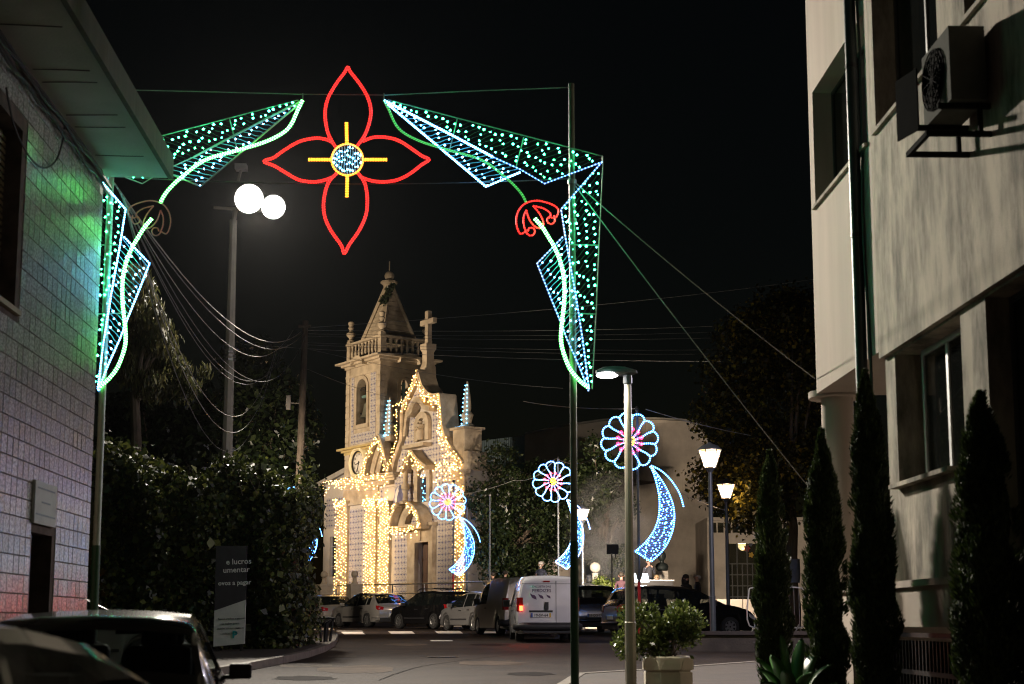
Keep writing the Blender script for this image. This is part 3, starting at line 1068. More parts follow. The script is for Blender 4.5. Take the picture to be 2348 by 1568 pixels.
ra = thing('railing', 'tubular steel railing along the edge of the churchyard', 'railing', tl[2])
rl = [at(772, 66.9, TZ), tl[2], tl[3], at(1310, 58.1, TZ)]
for h in (0.92, 0.5, 0.22):
    mb = MB()
    mb.tube([p + Vector((0, -0.1, h)) for p in rl], 0.032 if h > .9 else 0.022, 8)
    mb.build('rail', M['galv'], ra, smooth='auto')
for a, b in zip(rl[:-1], rl[1:]):
    k = max(1, int((b - a).length / 1.9))
    for i in range(k + 1):
        p = a.lerp(b, i / k)
        mb = MB()
        mb.tube([p + Vector((0, -0.1, 0)), p + Vector((0, -0.1, 0.92))], 0.03, 8)
        mb.build('post', M['galv'], ra, smooth='auto')
rb = thing('railing', 'short steel railing beside the gate pillar with a pale ball', 'railing', tl[1])
for h in (0.85, 0.4):
    mb = MB()
    mb.tube([at(620, 69.9, TZ + h), at(722, 67.9, TZ + h)], 0.03, 8)
    mb.build('rail', M['galv'], rb)
for px in (640, 690, 720):
    mb = MB()
    Y = 69.9 - (px - 620) / 102 * 2.0
    mb.tube([at(px, Y, TZ), at(px, Y, TZ + 0.85)], 0.028, 8)
    mb.build('post', M['galv'], rb)


def ball_pillar(px, py, Y, r, label, shade):
    c = P(px, py, Y)
    t = thing('gate_pillar', label, 'pillar', (c.x, c.y, TZ))
    z = c.z
    mb = MB()
    mb.box((c.x, c.y, (TZ - 0.2 + z - r * 3.1) / 2), (r * 3.4, r * 3.4, z - r * 3.1 - TZ + 0.2), rz=0.5)
    mb.box((c.x, c.y, z - r * 3.05), (r * 3.8, r * 3.8, 0.1), rz=0.5)
    mb.build('pedestal', shade, t)
    mb = MB()
    mb.lathe([(r * 1.25, z - r * 3.0), (r * 0.95, z - r * 2.6), (r * 0.6, z - r * 1.9), (r * 0.55, z - r * 1.3), (r * 0.72, z - r * 1.0)], (c.x, c.y, 0), 16)
    mb.build('neck', shade, t, smooth='auto')
    mb = MB()
    mb.ball(c, r, 18)
    mb.build('ball', shade, t, smooth=True)


ball_pillar(743, 1317, 66.3, 0.165, 'stone gate pillar with ball finial beside the short railing', M['stone'])
ball_pillar(813, 1316, 66.0, 0.165, 'stone gate pillar with ball finial before the lit church corner', M['stone'])
ball_pillar(1364, 1301, 58.2, 0.22, 'whitish ball finial on a pillar near the plaza shrub', M['concrete'])

# ------------------------------------------------------------------ church
BETA = R(54)
CD = Vector((math.cos(BETA), -math.sin(BETA), 0))       # along the front
CB = Vector((math.sin(BETA), math.cos(BETA), 0))        # into the building
C0 = P(868, 1200, 74)
C0.z = 0
def cw(u, w, z):
    return C0 + CD * u + CB * w + Vector((0, 0, z))
def fac(px, py, w=0.0):
    p = hit(px, py, C0 + CB * w, CB)
    return (p - C0).dot(CD), p.z
def sid(px, py, u=0.0):
    p = hit(px, py, C0 + CD * u, CD)
    return (p - C0).dot(CB), p.z


church = thing('church', 'small granite church front covered in blue and white tiles with a bell tower', 'church', cw(4, 0, TZ))
TW = -fac(795, 900)[0]                   # tower width
TDp = sid(985, 880)[0]                   # tower depth
ZC1 = fac(868, 1093)[1]                  # main cornice
ZC2 = fac(868, 1018)[1]                  # cornice under the belfry
ZC3 = fac(868, 818)[1]                   # top cornice
ZB = fac(868, 772)[1]                    # balustrade rail
UR = fac(1072, 1200)[0]                  # corner of the front on the other side
fr = lambda a, z, w: cw(a, w, z)
S = M['stone']


def cbox(mb, u0, u1, w0, w1, z0, z1, m=0):
    mb.prism([cw(u0, w0, z0), cw(u1, w0, z0), cw(u1, w1, z0), cw(u0, w1, z0)], (0, 0, z1 - z0), m)


def arch_wall(mb, f, a0, a1, z0, z1, ha0, ha1, hz0, hz1, t):
    """wall with one round-headed opening"""
    n = 10
    r = (ha1 - ha0) / 2
    sp = hz1 - r
    ar = [(ha0 + r - r * math.cos(math.pi * i / n), sp + r * math.sin(math.pi * i / n)) for i in range(n + 1)]
    quads = [((a0, z0), (ha0, z0), (ha0, z1), (a0, z1)), ((ha1, z0), (a1, z0), (a1, z1), (ha1, z1)), ((ha0, z0), (ha1, z0), (ha1, hz0), (ha0, hz0))]
    for (p, q) in zip(ar[:-1], ar[1:]):
        quads.append((p, q, (q[0], z1), (p[0], z1)))
    for q in quads:
        mb.add([f(a, z, 0) for a, z in q] + [f(a, z, t) for a, z in q], [(0, 1, 2, 3), (7, 6, 5, 4)])
    ol = [(ha0, hz0)] + ar + [(ha1, hz0)]
    for p, q in zip(ol, ol[1:] + ol[:1]):
        mb.add([f(*p, 0), f(*q, 0), f(*q, t), f(*p, t)], [(0, 1, 2, 3)])


# tower: solid lower stage, belfry with open arches on two sides
mb = MB()
cbox(mb, -TW, 0, 0, TDp, TZ - 0.3, ZC2)
mb.build('tower_base', M['plaster'], church)
ba0, bz0 = fac(818, 975)
ba1, bz1 = fac(842, 866)
mb = MB()
arch_wall(mb, fr, -TW, 0, ZC2, ZC3, ba0, ba1, bz0, bz1, 0.45)
sf = lambda a, z, w: cw(-w, a, z)
sa0, sz0_ = sid(917, 950)
sa1, sz1_ = sid(945, 862)
arch_wall(mb, sf, 0.45, TDp, ZC2, ZC3, sa0, sa1, bz0, bz1, 0.45)
cbox(mb, -TW, -TW + 0.45, 0.45, TDp, ZC2, ZC3)
cbox(mb, -TW, 0, TDp - 0.45, TDp, ZC2, ZC3)
cbox(mb, -TW, 0, 0, TDp, ZC3 - 0.02, ZC3 + 0.1)
mb.build('belfry_wall', S, church)
# corner quoins and arch surrounds
for u in (-TW - 0.03, -0.36):
    for k in range(14):
        z = ZC2 + 0.05 + k * (ZC3 - ZC2) / 14
        mb = MB(); cbox(mb, u, u + 0.39, -0.04 - .01 * (k % 2), 0.3, z, z + (ZC3 - ZC2) / 14 - 0.02)
        mb.build('quoin', S, church)
for u in (-TW - 0.03, -0.45):
    for k in range(16):
        z = TZ + k * (ZC2 - TZ) / 16
        mb = MB(); cbox(mb, u, u + 0.48, -0.05 - .01 * (k % 2), 0.3, z, z + (ZC2 - TZ) / 16 - 0.02)
        mb.build('quoin', S, church)
mb = MB()
cbox(mb, -0.02, 0.035, 0.3, 0.75, ZC1, ZC3)
mb.build('side_pilaster', S, church)


def surround(a0, a1, z0, z1, wd, proud, name, f=fr, n=10):
    r = (a1 - a0) / 2
    sp = z1 - r
    inn = [(a0, z0)] + [(a0 + r - r * math.cos(math.pi * i / n), sp + r * math.sin(math.pi * i / n)) for i in range(n + 1)] + [(a1, z0)]
    R2 = r + wd
    out = [(a0 - wd, z0)] + [(a0 + r - R2 * math.cos(math.pi * i / n), sp + R2 * math.sin(math.pi * i / n)) for i in range(n + 1)] + [(a1 + wd, z0)]
    mb = MB()
    for i in range(len(inn) - 1):
        q = [inn[i], inn[i + 1], out[i + 1], out[i]]
        mb.add([f(a, z, -proud) for a, z in q] + [f(a, z, 0.02) for a, z in q], [(0, 1, 2, 3), (0, 4, 5, 1), (2, 6, 7, 3), (1, 5, 6, 2), (3, 7, 4, 0)])
    return mb.build(name, S, church)


surround(ba0, ba1, bz0, bz1, 0.2, 0.06, 'arch_surround')
surround(sa0, sa1, bz0, bz1, 0.2, 0.06, 'arch_surround', sf)
mb = MB()
cbox(mb, ba0 - 0.25, ba1 + 0.25, -0.1, 0.1, bz0 - 0.22, bz0)
mb.build('belfry_sill', S, church)


def cornice(name, u0, u1, w1, z, steps, m=None, side=True):
    """stepped moulding round the front and the visible side"""
    mb = MB()
    for (pr, z0, z1) in steps:
        cbox(mb, u0 - pr, u1 + pr, -pr, w1 + (pr if side else 0), z + z0, z + z1)
    return mb.build(name, m or S, church)


cornice('cornice', -TW, 0, TDp, ZC2, [(0.08, -0.3, -0.16), (0.2, -0.158, -0.05), (0.38, -0.048, 0.06)], M['stone_lichen'])
cornice('cornice', -TW, 0, TDp, ZC3, [(0.06, -0.75, -0.62), (0.1, -0.25, -0.12), (0.25, -0.118, 0.0), (0.5, 0.002, 0.1)])
# arched eyebrow over each belfry opening
for f, c, nm in ((fr, (ba0 + ba1) / 2, 'eyebrow'), (sf, (sa0 + sa1) / 2, 'eyebrow')):
    mb = MB()
    pr = [(c + 0.62 * math.sin(t) * (1 if abs(t) < 1.2 else 1.0), ZC3 - 0.28 + 0.42 * math.cos(t)) for t in np.linspace(-1.5, 1.5, 12)]
    for p, q in zip(pr[:-1], pr[1:]):
        mb.prism([f(p[0], p[1], -0.42), f(q[0], q[1], -0.42), f(q[0], q[1] + 0.14, -0.42), f(p[0], p[1] + 0.14, -0.42)], (cw(0, 0.42, 0) - cw(0, 0, 0)) if f is fr else (cw(-0.42, 0, 0) - cw(0, 0, 0)))
    mb.build(nm, S, church)
# balustrade: plinth, rail, each baluster, corner posts with turned finials
mb = MB()
for (z0, z1, pr) in ((ZC3 + 0.1, ZC3 + 0.22, 0.02), (ZB - 0.02, ZB + 0.1, 0.08)):
    cbox(mb, -TW - pr, pr, -pr, 0.26, z0, z1)
    cbox(mb, -0.26, pr, 0.262, TDp + pr, z0, z1)
    cbox(mb, -TW - pr, -TW + .26, 0.262, TDp + pr, z0, z1)
mb.build('balustrade_rail', S, church)
bprof = [(0.075, 0), (0.075, 0.06), (0.045, 0.12), (0.085, 0.3), (0.08, 0.38), (0.04, 0.55), (0.05, 0.66), (0.08, 0.7), (0.08, 0.76)]
bh_ = (ZB - 0.02 - ZC3 - 0.22)
bme = None
spots = [(-TW + TW * k / 10, 0.12) for k in range(1, 10)] + [(-0.12, TDp * k / 9) for k in range(1, 9)]
for u, w in spots:
    p = cw(u, w, ZC3 + 0.22)
    if bme is None:
        mb = MB()
        mb.lathe([(r, z / 0.76 * bh_) for r, z in bprof], (0, 0, 0), 10)
        o = mb.build('baluster', S, church, smooth='auto', keep=True)
        bme = o.data
    else:
        o = bpy.data.objects.new('baluster', bme)
        col.objects.link(o)
        o.parent = church
    o.location = p - church.location
for u, w in ((-TW + .13, .13), (-.13, .13), (-.13, TDp - .13), (-TW + .13, TDp - .13)):
    mb = MB()
    mb.prism([cw(u - .16, w - .16, ZC3 + .1), cw(u + .16, w - .16, ZC3 + .1), cw(u + .16, w + .16, ZC3 + .1), cw(u - .16, w + .16, ZC3 + .1)], (0, 0, ZB - ZC3 + 0.14))
    post = mb.build('corner_post', S, church)
    mb = MB()
    c = cw(u, w, ZB + 0.24)
    mb.lathe([(0.16, 0), (0.2, .06), (0.1, .14), (.11, .2), (.24, .34), (.25, .46), (.1, .58), (.09, .66), (.17, .78), (.11, .86), (.16, .98), (.17, 1.08), (.07, 1.16)], c, 12)
    mb.build('finial', S, post, smooth='auto')
# spire of ashlar with ribs on the edges
sc_ = cw(-TW / 2, TDp / 2, 0)
SZ0, SZ1 = ZB - 0.15, P(904, 650, sc_.y).z
hw = min(TW, TDp) / 2 - 0.42
ap = Vector((sc_.x, sc_.y, SZ1))
cor = [cw(-TW / 2 + sx * hw, TDp / 2 + sy * hw, SZ0) for sx, sy in ((-1, -1), (1, -1), (1, 1), (-1, 1))]
mb = MB()
NR = 12
for k in range(NR):
    t0, t1 = k / NR * 0.94, ((k + 1) / NR - 0.006) * 0.94
    lo = [p.lerp(ap, t0) for p in cor]
    hi = [p.lerp(ap, t1) for p in cor]
    mb.add(lo + hi, [(0, 1, 5, 4), (1, 2, 6, 5), (2, 3, 7, 6), (3, 0, 4, 7), (0, 3, 2, 1), (4, 5, 6, 7)])
spire = mb.build('spire', S, church)
for p in cor:
    mb = MB()
    d = (p - Vector((sc_.x, sc_.y, SZ0))).normalized()
    mb.beam(p + d * 0.05, ap + d * 0.12, 0.2, 0.16)
    mb.build('spire_rib', S, spire)
mb = MB()
mb.lathe([(0.3, -0.55), (0.26, -0.35), (0.34, -0.1), (0.48, 0.0), (0.48, 0.1), (0.2, 0.14), (0.18, 0.22)], ap, 8)
mb.ball(ap + Vector((0, 0, 0.42)), 0.27, 14)
mb.tube([ap + Vector((0, 0, 0.65)), ap + Vector((0, 0, 1.25))], 0.03, 6)
mb.build('spire_finial', S, spire, smooth='auto')
# bells on a yoke with a ringing wheel
for k, (f, c) in enumerate(((fr, (ba0 + ba1) / 2 + .12), (sf, (sa0 + sa1) / 2))):
    b = Vector(f(c, bz0 + 0.35, 0.28))
    bell = MB()
    bell.lathe([(0.42, 0), (0.4, .05), (.3, .2), (.23, .5), (.2, .75), (.1, .86), (.06, .9)], b, 18)
    o = bell.build('bell', mat('bronze', (0.2, 0.2, 0.15), 0.5, metal=0.6, var=.2), church, smooth='auto')
    mb = MB()
    mb.box(b + Vector((0, 0, 1.35)), (0.18, 0.18, 1.0))
    mb.beam(Vector(f(c - .55, bz0 + 1.55, 0.28)), Vector(f(c + .55, bz0 + 1.55, 0.28)), 0.12, 0.14)
    mb.build('yoke', mat('green_yoke', (0.1, 0.18, 0.16), 0.6), o)
    mb = MB()
    mb.tube([Vector(f(c - .35 + .55 * math.cos(t), bz0 + 1.3 + .75 * math.sin(t), 0.2)) for t in np.linspace(1.2, 5.0, 20)], 0.025, 6)
    mb.build('ringing_wheel', M['black_metal'], o)
# front wall with doorway and window
d0, dzb = fac(958, 1300)
d1, dzt = fac(990, 1242)
n0, nzb = fac(962, 1152)
n1, nzt = fac(983, 1092)
mb = MB()
holed_wall(mb, fr, 0.0, UR, TZ - 0.3, ZC1, [(d0, d1, TZ - 0.29, dzt), (n0, n1, nzb, nzt)], 0.5)
cbox(mb, UR - 0.5, UR, 0.5, 9, TZ - 0.3, ZC1 - 0.2)
cbox(mb, -TW, 0, TDp, 9, TZ - 0.3, ZC1 - 0.2)
mb.build('front_wall', M['plaster'], church)
# curved gable
gab = [fac(*q) for q in ((904, 1083), (908, 1060), (914, 1040), (925, 1010), (927, 985), (927, 950), (932, 925), (944, 905), (954, 882), (961, 862), (964, 850),
                         (968, 866), (974, 886), (985, 902), (998, 908), (1014, 906), (1016, 935), (1019, 975), (1026, 1003), (1044, 1034), (1060, 1055), (1066, 1083))]
lo_z = ZC1 + 0.001
gab = [(u, max(z, lo_z)) for u, z in gab]
gu0, gu1 = gab[0][0], gab[-1][0]
mb = MB()
mb.prism([cw(u, 0.0, z) for u, z in gab], CB * 0.6)
mb.build('gable_wall', M['plaster'], church)
mb = MB()
for (a, b) in zip(gab[:-1], gab[1:]):
    a, b = Vector((a[0], a[1])), Vector((b[0], b[1]))
    t = (b - a)
    if t.length < 1e-4:
        continue
    nrm = Vector((-t.y, t.x)).normalized()
    e = t.normalized() * 0.03
    q = [a - nrm * 0.16 - e, b - nrm * 0.16 + e, b + nrm * 0.1 + e, a + nrm * 0.1 - e]
    mb.prism([cw(p.x, -0.22, p.y) for p in q], CB * 1.0)
mb.build('gable_cornice', S, church)
# cross on its pedestal
cpx = cw(*[fac(975, 850, 0.55)[0], 0.55], fac(964, 852, 0.55)[1] - 0.4)
mb = MB()
zp0, zp1 = cpx.z, fac(987, 788, 0.55)[1]
mb.lathe([(0.42, 0), (0.4, (zp1 - zp0) * .3), (0.3, (zp1 - zp0) * .45), (0.3, (zp1 - zp0) * .75), (0.42, (zp1 - zp0) * .85), (0.42, (zp1 - zp0))], cpx + CD * 0.25, 4, phase=R(45 - 54))
ped = mb.build('cross_pedestal', S, church)
zc1 = fac(987, 712, 0.55)[1]
zcm = fac(987, 737, 0.55)[1]
c = cpx + CD * 0.25
mb = MB()
mb.prism([c + CD * a + CB * b + Vector((0, 0, zp1 - zp0)) for a, b in ((-.14, -.12), (.14, -.12), (.14, .12), (-.14, .12))], (0, 0, zc1 - zp1))
mb.prism([c + CD * a + CB * b + Vector((0, 0, zcm - zp0 - .12)) for a, b in ((-.62, -.11), (.62, -.11), (.62, .11), (-.62, .11))], (0, 0, .26))
mb.build('cross', S, ped)
# nave roof and side wall behind
mb = MB()
rz = ZC1 + 0.75
um = (gab[10][0])
mb.prism([cw(um, 0.6, rz - 0.6), cw(0.3, 0.6, ZC1 - 0.2), cw(UR - 0.1, 0.6, ZC1 - 0.2)], CB * 12)
mb.build('nave_roof', mat('roof_tiles', (0.16, 0.1, 0.07), 0.8, var=.3, scale=4), church)
mb = MB()
cbox(mb, UR - 0.3, UR + 0.28, -0.25, 2.2, ZC1 - 0.35, ZC1 - 0.05)
cbox(mb, UR - 0.2, UR + 0.16, -0.13, 1.0, ZC1 - 0.05, ZC1 + 0.55)
mb.build('side_cornice', S, church)
# frieze, pilasters and capitals
mb = MB()
zf0 = fac(868, 1146)[1]
cbox(mb, -TW - 0.05, 0.04, -0.1, 0.2, zf0, ZC1 - 0.3)
cbox(mb, -TW - 0.1, 0.06, -0.16, 0.2, zf0 - 0.12, zf0)
mb.build('frieze', S, church)
cornice('cornice', -TW, fac(906, 1089)[0], 0.4, ZC1, [(0.14, -0.3, -0.18), (0.28, -0.178, -0.06), (0.42, -0.058, 0.08)], side=False)
PIL = [(778, 800), (845, 866), (878, 897), (1051, 1071)]
pil = []
for a, b in PIL:
    u0, u1 = fac(a, 1300)[0], fac(b, 1300)[0]
    pil.append((u0, u1))
    top = fac((a + b) / 2, 1152)[1] if a < 1000 else ZC1 - 0.4
    mb = MB()
    cbox(mb, u0, u1, -0.18, 0.1, TZ, top - 0.25)
    p = mb.build('pilaster', S, church)
    mb = MB()
    cbox(mb, u0 - 0.08, u1 + 0.08, -0.26, 0.1, top - 0.25, top - 0.1)
    cbox(mb, u0 - 0.16, u1 + 0.16, -0.34, 0.1, top - 0.098, top + 0.05)
    mb.build('capital', S, p)
    mb = MB()
    cbox(mb, u0 - 0.1, u1 + 0.1, -0.28, 0.1, TZ - 0.02, TZ + 0.45)
    mb.build('pilaster_base', S, p)
# pilaster strips of the front above
ent = MB()
cbox(ent, pil[1][0] - .2, pil[2][1] + .2, -0.3, 0.1, ZC1 - 0.5, ZC1 - 0.31)
ent.build('entablature', S, church)


def band(mb, pts, hw_, w0, w1):
    """stone band along a line on the front"""
    pts = [Vector(p) for p in pts]
    for i in range(len(pts) - 1):
        a, b = pts[i], pts[i + 1]
        t = (b - a)
        n_ = Vector((-t.y, t.x)).normalized() * hw_
        e = t.normalized() * 0.02
        mb.prism([cw(p.x, w0, p.y) for p in (a - n_ - e, b - n_ + e, b + n_ + e, a + n_ - e)], CB * (w1 - w0))


def line2(pts, k=5):
    return [(p.x, p.y) for p in smooth_line([Vector((*fac(*q), 0)) for q in pts], k)]


# scrolled pediment between tower and gable
mb = MB()
sp1 = line2([(848, 1089), (856, 1052), (870, 1020), (883, 1001)])
sp2 = line2([(883, 1001), (892, 1030), (899, 1060), (905, 1083)])
band(mb, sp1, 0.14, -0.45, 0.1)
band(mb, sp2, 0.14, -0.45, 0.1)
band(mb, line2([(862, 1086), (872, 1045), (884, 1018)]), 0.2, -0.28, 0.1)
band(mb, line2([(872, 1086), (880, 1052), (888, 1028)]), 0.2, -0.2, 0.1)
mb.build('scroll_pediment', S, church)
mb = MB()
um2 = fac(892, 1000)[0]
cbox(mb, um2 - 0.45, um2 + 0.45, -0.2, 0.6, fac(892, 1012)[1], fac(892, 1000)[1])
mb.build('pinnacle_base', S, church)
# door: surround, leaves with panels, lintel, broken pediment
f0, f1 = fac(941, 1300)[0], fac(999, 1300)[0]
zl = fac(970, 1207)[1]
mb = MB()
holed_wall(mb, lambda a, z, w: cw(a, w - 0.22, z), f0, f1, TZ, zl, [(d0, d1, TZ - 1, dzt)], 0.25)
cbox(mb, f0 - 0.1, f1 + 0.1, -0.34, 0.1, zl, zl + 0.16)
cbox(mb, (f0 + f1) / 2 - 0.16, (f0 + f1) / 2 + 0.16, -0.3, 0.1, dzt + 0.08, zl)
frame = mb.build('door_surround', S, church)
mb = MB()
cbox(mb, d0, d1, 0.26, 0.32, TZ, dzt)
for s in range(2):
    for k in range(4):
        uu0 = d0 + (d1 - d0) * (s * .5 + 0.07)
        zz = TZ + 0.15 + k * (dzt - TZ - .2) / 4
        cbox(mb, uu0, uu0 + (d1 - d0) * .36, 0.225, 0.27, zz, zz + (dzt - TZ - .2) / 4 - .12)
mb.build('door', M['wood'], church)
mb = MB()
band(mb, line2([(917, 1213), (924, 1186), (932, 1166), (938, 1158)]), 0.13, -0.75, 0.1)
band(mb, line2([(990, 1206), (985, 1184), (975, 1166), (963, 1157)]), 0.13, -0.75, 0.1)
band(mb, line2([(917, 1214), (953, 1211), (992, 1207)]), 0.12, -0.7, 0.1)
band(mb, line2([(930, 1211), (938, 1180), (948, 1166)]), 0.3, -0.32, 0.1)
mb.build('door_pediment', S, church)
for px, py in ((944, 1157), (966, 1157)):
    u, z = fac(px - 4, py)
    if px > 950:
        continue
    mb = MB()
    mb.lathe([(.3, 0), (.3, .12), (.14, .2), (.12, .6), (.22, .8), (.22, .95), (.12, 1.1), (.12, 1.6), (.17, 1.8), (.06, 2.0)], cw(u + .1, -0.35, z), 10)
    mb.build('pediment_urn', S, church, smooth='auto')
# window: surround, bars, panes, small pediment
surround(n0, n1, nzb, nzt + 0.45, 0.3, 0.16, 'window_surround')
mb = MB()
cbox(mb, n0, n1, 0.2, 0.24, nzb, nzt + .02)
wn_ = mb.build('window', M['winglass'], church)
LEAD = [mat('leaded_pane', q, .15) for q in ((0.05, 0.06, 0.08), (0.14, 0.14, 0.14), (0.03, 0.04, 0.14))]
for i in range(4):
    for j in range(7):
        mb = MB()
        a, b = n0 + (n1 - n0) * (i + .06) / 4, n0 + (n1 - n0) * (i + .94) / 4
        z0, z1 = nzb + (nzt - nzb) * (j + .06) / 7, nzb + (nzt - nzb) * (j + .94) / 7
        cbox(mb, a, b, 0.17, 0.195, z0, z1)
        mb.build('pane', random.choice(LEAD), wn_)
mb = MB()
band(mb, line2([(941, 1082), (950, 1062), (958, 1044), (964, 1037)]), 0.12, -0.6, 0.1)
band(mb, line2([(964, 1037), (975, 1052), (986, 1064), (997, 1072)]), 0.12, -0.6, 0.1)
band(mb, line2([(955, 1078), (964, 1052), (975, 1070)]), 0.28, -0.2, 0.1)
mb.build('window_pediment', S, church)
# niche over it
q0, qz0 = fac(964, 1012)
q1, qz1 = fac(981, 957)
surround(q0, q1, qz0, qz1, 0.32, 0.2, 'niche_surround')
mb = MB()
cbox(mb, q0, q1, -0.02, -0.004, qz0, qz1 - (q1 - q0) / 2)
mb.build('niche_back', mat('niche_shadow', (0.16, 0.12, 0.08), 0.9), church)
mb = MB()
cbox(mb, fac(940, 1022)[0], fac(989, 1022)[0], -0.5, 0.1, fac(964, 1027)[1], fac(964, 1019)[1])
mb.build('niche_sill', S, church)
mb = MB()
band(mb, line2([(950, 952), (957, 945), (962, 930), (970, 918), (978, 921), (988, 934), (1000, 938)]), 0.13, -0.45, 0.1)
band(mb, line2([(933, 1000), (936, 970), (940, 945), (948, 935)]), 0.11, -0.2, 0.1)
mb.build('niche_scroll', S, church)
su = cw((q0 + q1) / 2, -0.22, qz0 + 0.02)
sh = (qz1 - qz0) * 0.88
mb = MB()
mb.lathe([(.2, 0), (.22, .05 * sh), (.25, .3 * sh), (.2, .55 * sh), (.26, .68 * sh), (.24, .78 * sh), (.09, .83 * sh), (.075, .86 * sh), (.12, .9 * sh), (.125, .95 * sh), (.06, .995 * sh)], su, 12)
mb.tube([su + CD * .22 + Vector((0, 0, .72 * sh)), su - CB * .22 + CD * .12 + Vector((0, 0, .55 * sh)), su - CB * .26 + Vector((0, 0, .6 * sh))], .07, 6)
mb.tube([su - CD * .22 + Vector((0, 0, .72 * sh)), su - CB * .22 - CD * .12 + Vector((0, 0, .5 * sh)), su - CB * .26 + Vector((0, 0, .6 * sh))], .07, 6)
st = mb.build('statue', M['stone'], None, smooth='auto')
tag(st, 'robed stone saint statue standing in the arched niche of the church gable', 'statue')
# clock
cu, cz = fac(824.5, 1061)
CR = 0.67
clock = MB()
clock.tube([cw(cu + (CR + .1) * math.cos(t), -0.06, cz + (CR + .1) * math.sin(t)) for t in np.linspace(0, 2 * math.pi, 33)[:-1]], 0.17, 6, closed=True)
ck = clock.build('clock', mat('clock_ring', (0.66, 0.58, 0.36), 0.6), church, smooth='auto')
mb = MB()
mb.tube([cw(cu + (CR - .04) * math.cos(t), -0.1, cz + (CR - .04) * math.sin(t)) for t in np.linspace(0, 2 * math.pi, 33)[:-1]], 0.05, 6, closed=True)
mb.build('bezel', M['black_metal'], ck, smooth='auto')
mb = MB()
mb.prism([cw(cu + (CR - .04) * math.cos(t), -0.05, cz + (CR - .04) * math.sin(t)) for t in np.linspace(0, 2 * math.pi, 33)[:-1]], CB * 0.04)
mb.build('dial', mat('clock_dial', (0.6, 0.56, 0.48), 0.5), ck)
rotf = (math.pi / 2, 0, -BETA)
for h in range(1, 13):
    t = math.pi / 2 - h * math.pi / 6
    p = cw(cu + 0.48 * math.cos(t), -0.058, cz + 0.48 * math.sin(t) - 0.06)
    lettering(str(h), 0.19, M['ink'], ck, p - church.location - ck.location, rotf, 'CENTER', 0.004)
mb = MB()
for ang, ln, wd in ((math.pi / 2 - (8 + 33 / 60) * math.pi / 6, 0.34, 0.06), (math.pi / 2 - 33 * math.pi / 30, 0.5, 0.045)):
    e = Vector((math.cos(ang), math.sin(ang)))
    mb.beam(cw(cu - e.x * .1, -0.075, cz - e.y * .1), cw(cu + e.x * ln, -0.075, cz + e.y * ln), 0.02, wd, up=CB)
mb.build('hands', M['ink'], ck)
# painted tile panel of a robed figure
pu0, pz0 = fac(901, 1196)
pu1, pz1 = fac(939, 1110)
pu0, pu1 = fac(901, 1150)[0], fac(938, 1150)[0]
pm = (pu0 + pu1) / 2
panel = MB()
panel.prism([cw(pm + (pu1 - pu0) / 2 * 1.0 * math.cos(t) * (1 + 0.12 * math.cos(6 * t)), -0.04, (pz0 + pz1) / 2 + (pz1 - pz0) / 2 * math.sin(t) * (1 + .06 * math.cos(6 * t))) for t in np.linspace(0, 2 * math.pi, 49)[:-1]], CB * 0.05)
pn = panel.build('tile_picture', mat('picture_blue', (0.16, 0.17, 0.26), 0.3, var=.6, scale=5), church)
mb = MB()
mb.prism([cw(pm + (pu1 - pu0) * .34 * math.cos(t), -0.05, (pz0 + pz1) / 2 + .25 + (pz1 - pz0) * .36 * math.sin(t)) for t in np.linspace(0, 2 * math.pi, 33)[:-1]], CB * 0.012)
mb.build('picture_ground', M['ceramic'], pn)
mb = MB()
for w_, z_, s_ in ((0.30, -.62, .9), (.34, -.3, .8), (.28, 0.1, .7), (.24, .42, .5)):
    mb.prism([cw(pm + w_ * math.cos(t), -0.058, (pz0 + pz1) / 2 + .05 + z_ + s_ * .5 * math.sin(t)) for t in np.linspace(0, 2 * math.pi, 17)[:-1]], CB * 0.01)
    break
mb.prism([cw(pm + a, -0.06, (pz0 + pz1) / 2 + b) for a, b in ((-.42, -1.2), (.42, -1.2), (.34, -.2), (.3, .35), (.17, .6), (-.17, .6), (-.3, .35), (-.34, -.2))], CB * 0.012)
mb.prism([cw(pm + .17 * math.cos(t), -0.064, (pz0 + pz1) / 2 + .74 + .2 * math.sin(t)) for t in np.linspace(0, 2 * math.pi, 17)[:-1]], CB * 0.01)
mb.build('picture_figure', mat('picture_figure', (0.07, 0.08, 0.16), 0.3, var=.5, scale=6), pn)
# tiles over front, tower and gable
def in_poly(x, y, poly):
    c = False
    for i in range(len(poly)):
        (x1, y1), (x2, y2) = poly[i], poly[i - 1]
        if (y1 > y) != (y2 > y) and x < (x2 - x1) * (y - y1) / (y2 - y1) + x1:
            c = not c
    return c


def blocked(u, z, e=0.12):
    for (a, b) in pil:
        if a - e < u < b + e and z < ZC1 - .3:
            return True
    if f0 - e < u < f1 + e and z < zl + .25: return True
    if n0 - .42 < u < n1 + .42 and nzb - .3 < z < nzt + .9: return True
    if q0 - .45 < u < q1 + .45 and qz0 - .5 < z < qz1 + .5: return True
    if (u - cu) ** 2 + (z - cz) ** 2 < (CR + .2) ** 2: return True
    if abs(u - pm) < (pu1 - pu0) * .42 and pz0 + .1 < z < pz1 - .1: return True
    if u < 0 and zf0 - .2 < z < ZC1 + .2: return True
    if u < 0 and ZC2 - .3 < z < ZC2 + .12: return True
    if u < 0 and (u < -TW + .5 or u > -.5): return True
    if u < 0 and z > ZC2 and ba0 - .3 < u < ba1 + .3 and z > bz0 - .35: return True
    if u < 0 and z > ZC3 - .8: return True
    if 0 <= u < fac(905, 1080)[0] and z > ZC1 - .5: return True
    return False


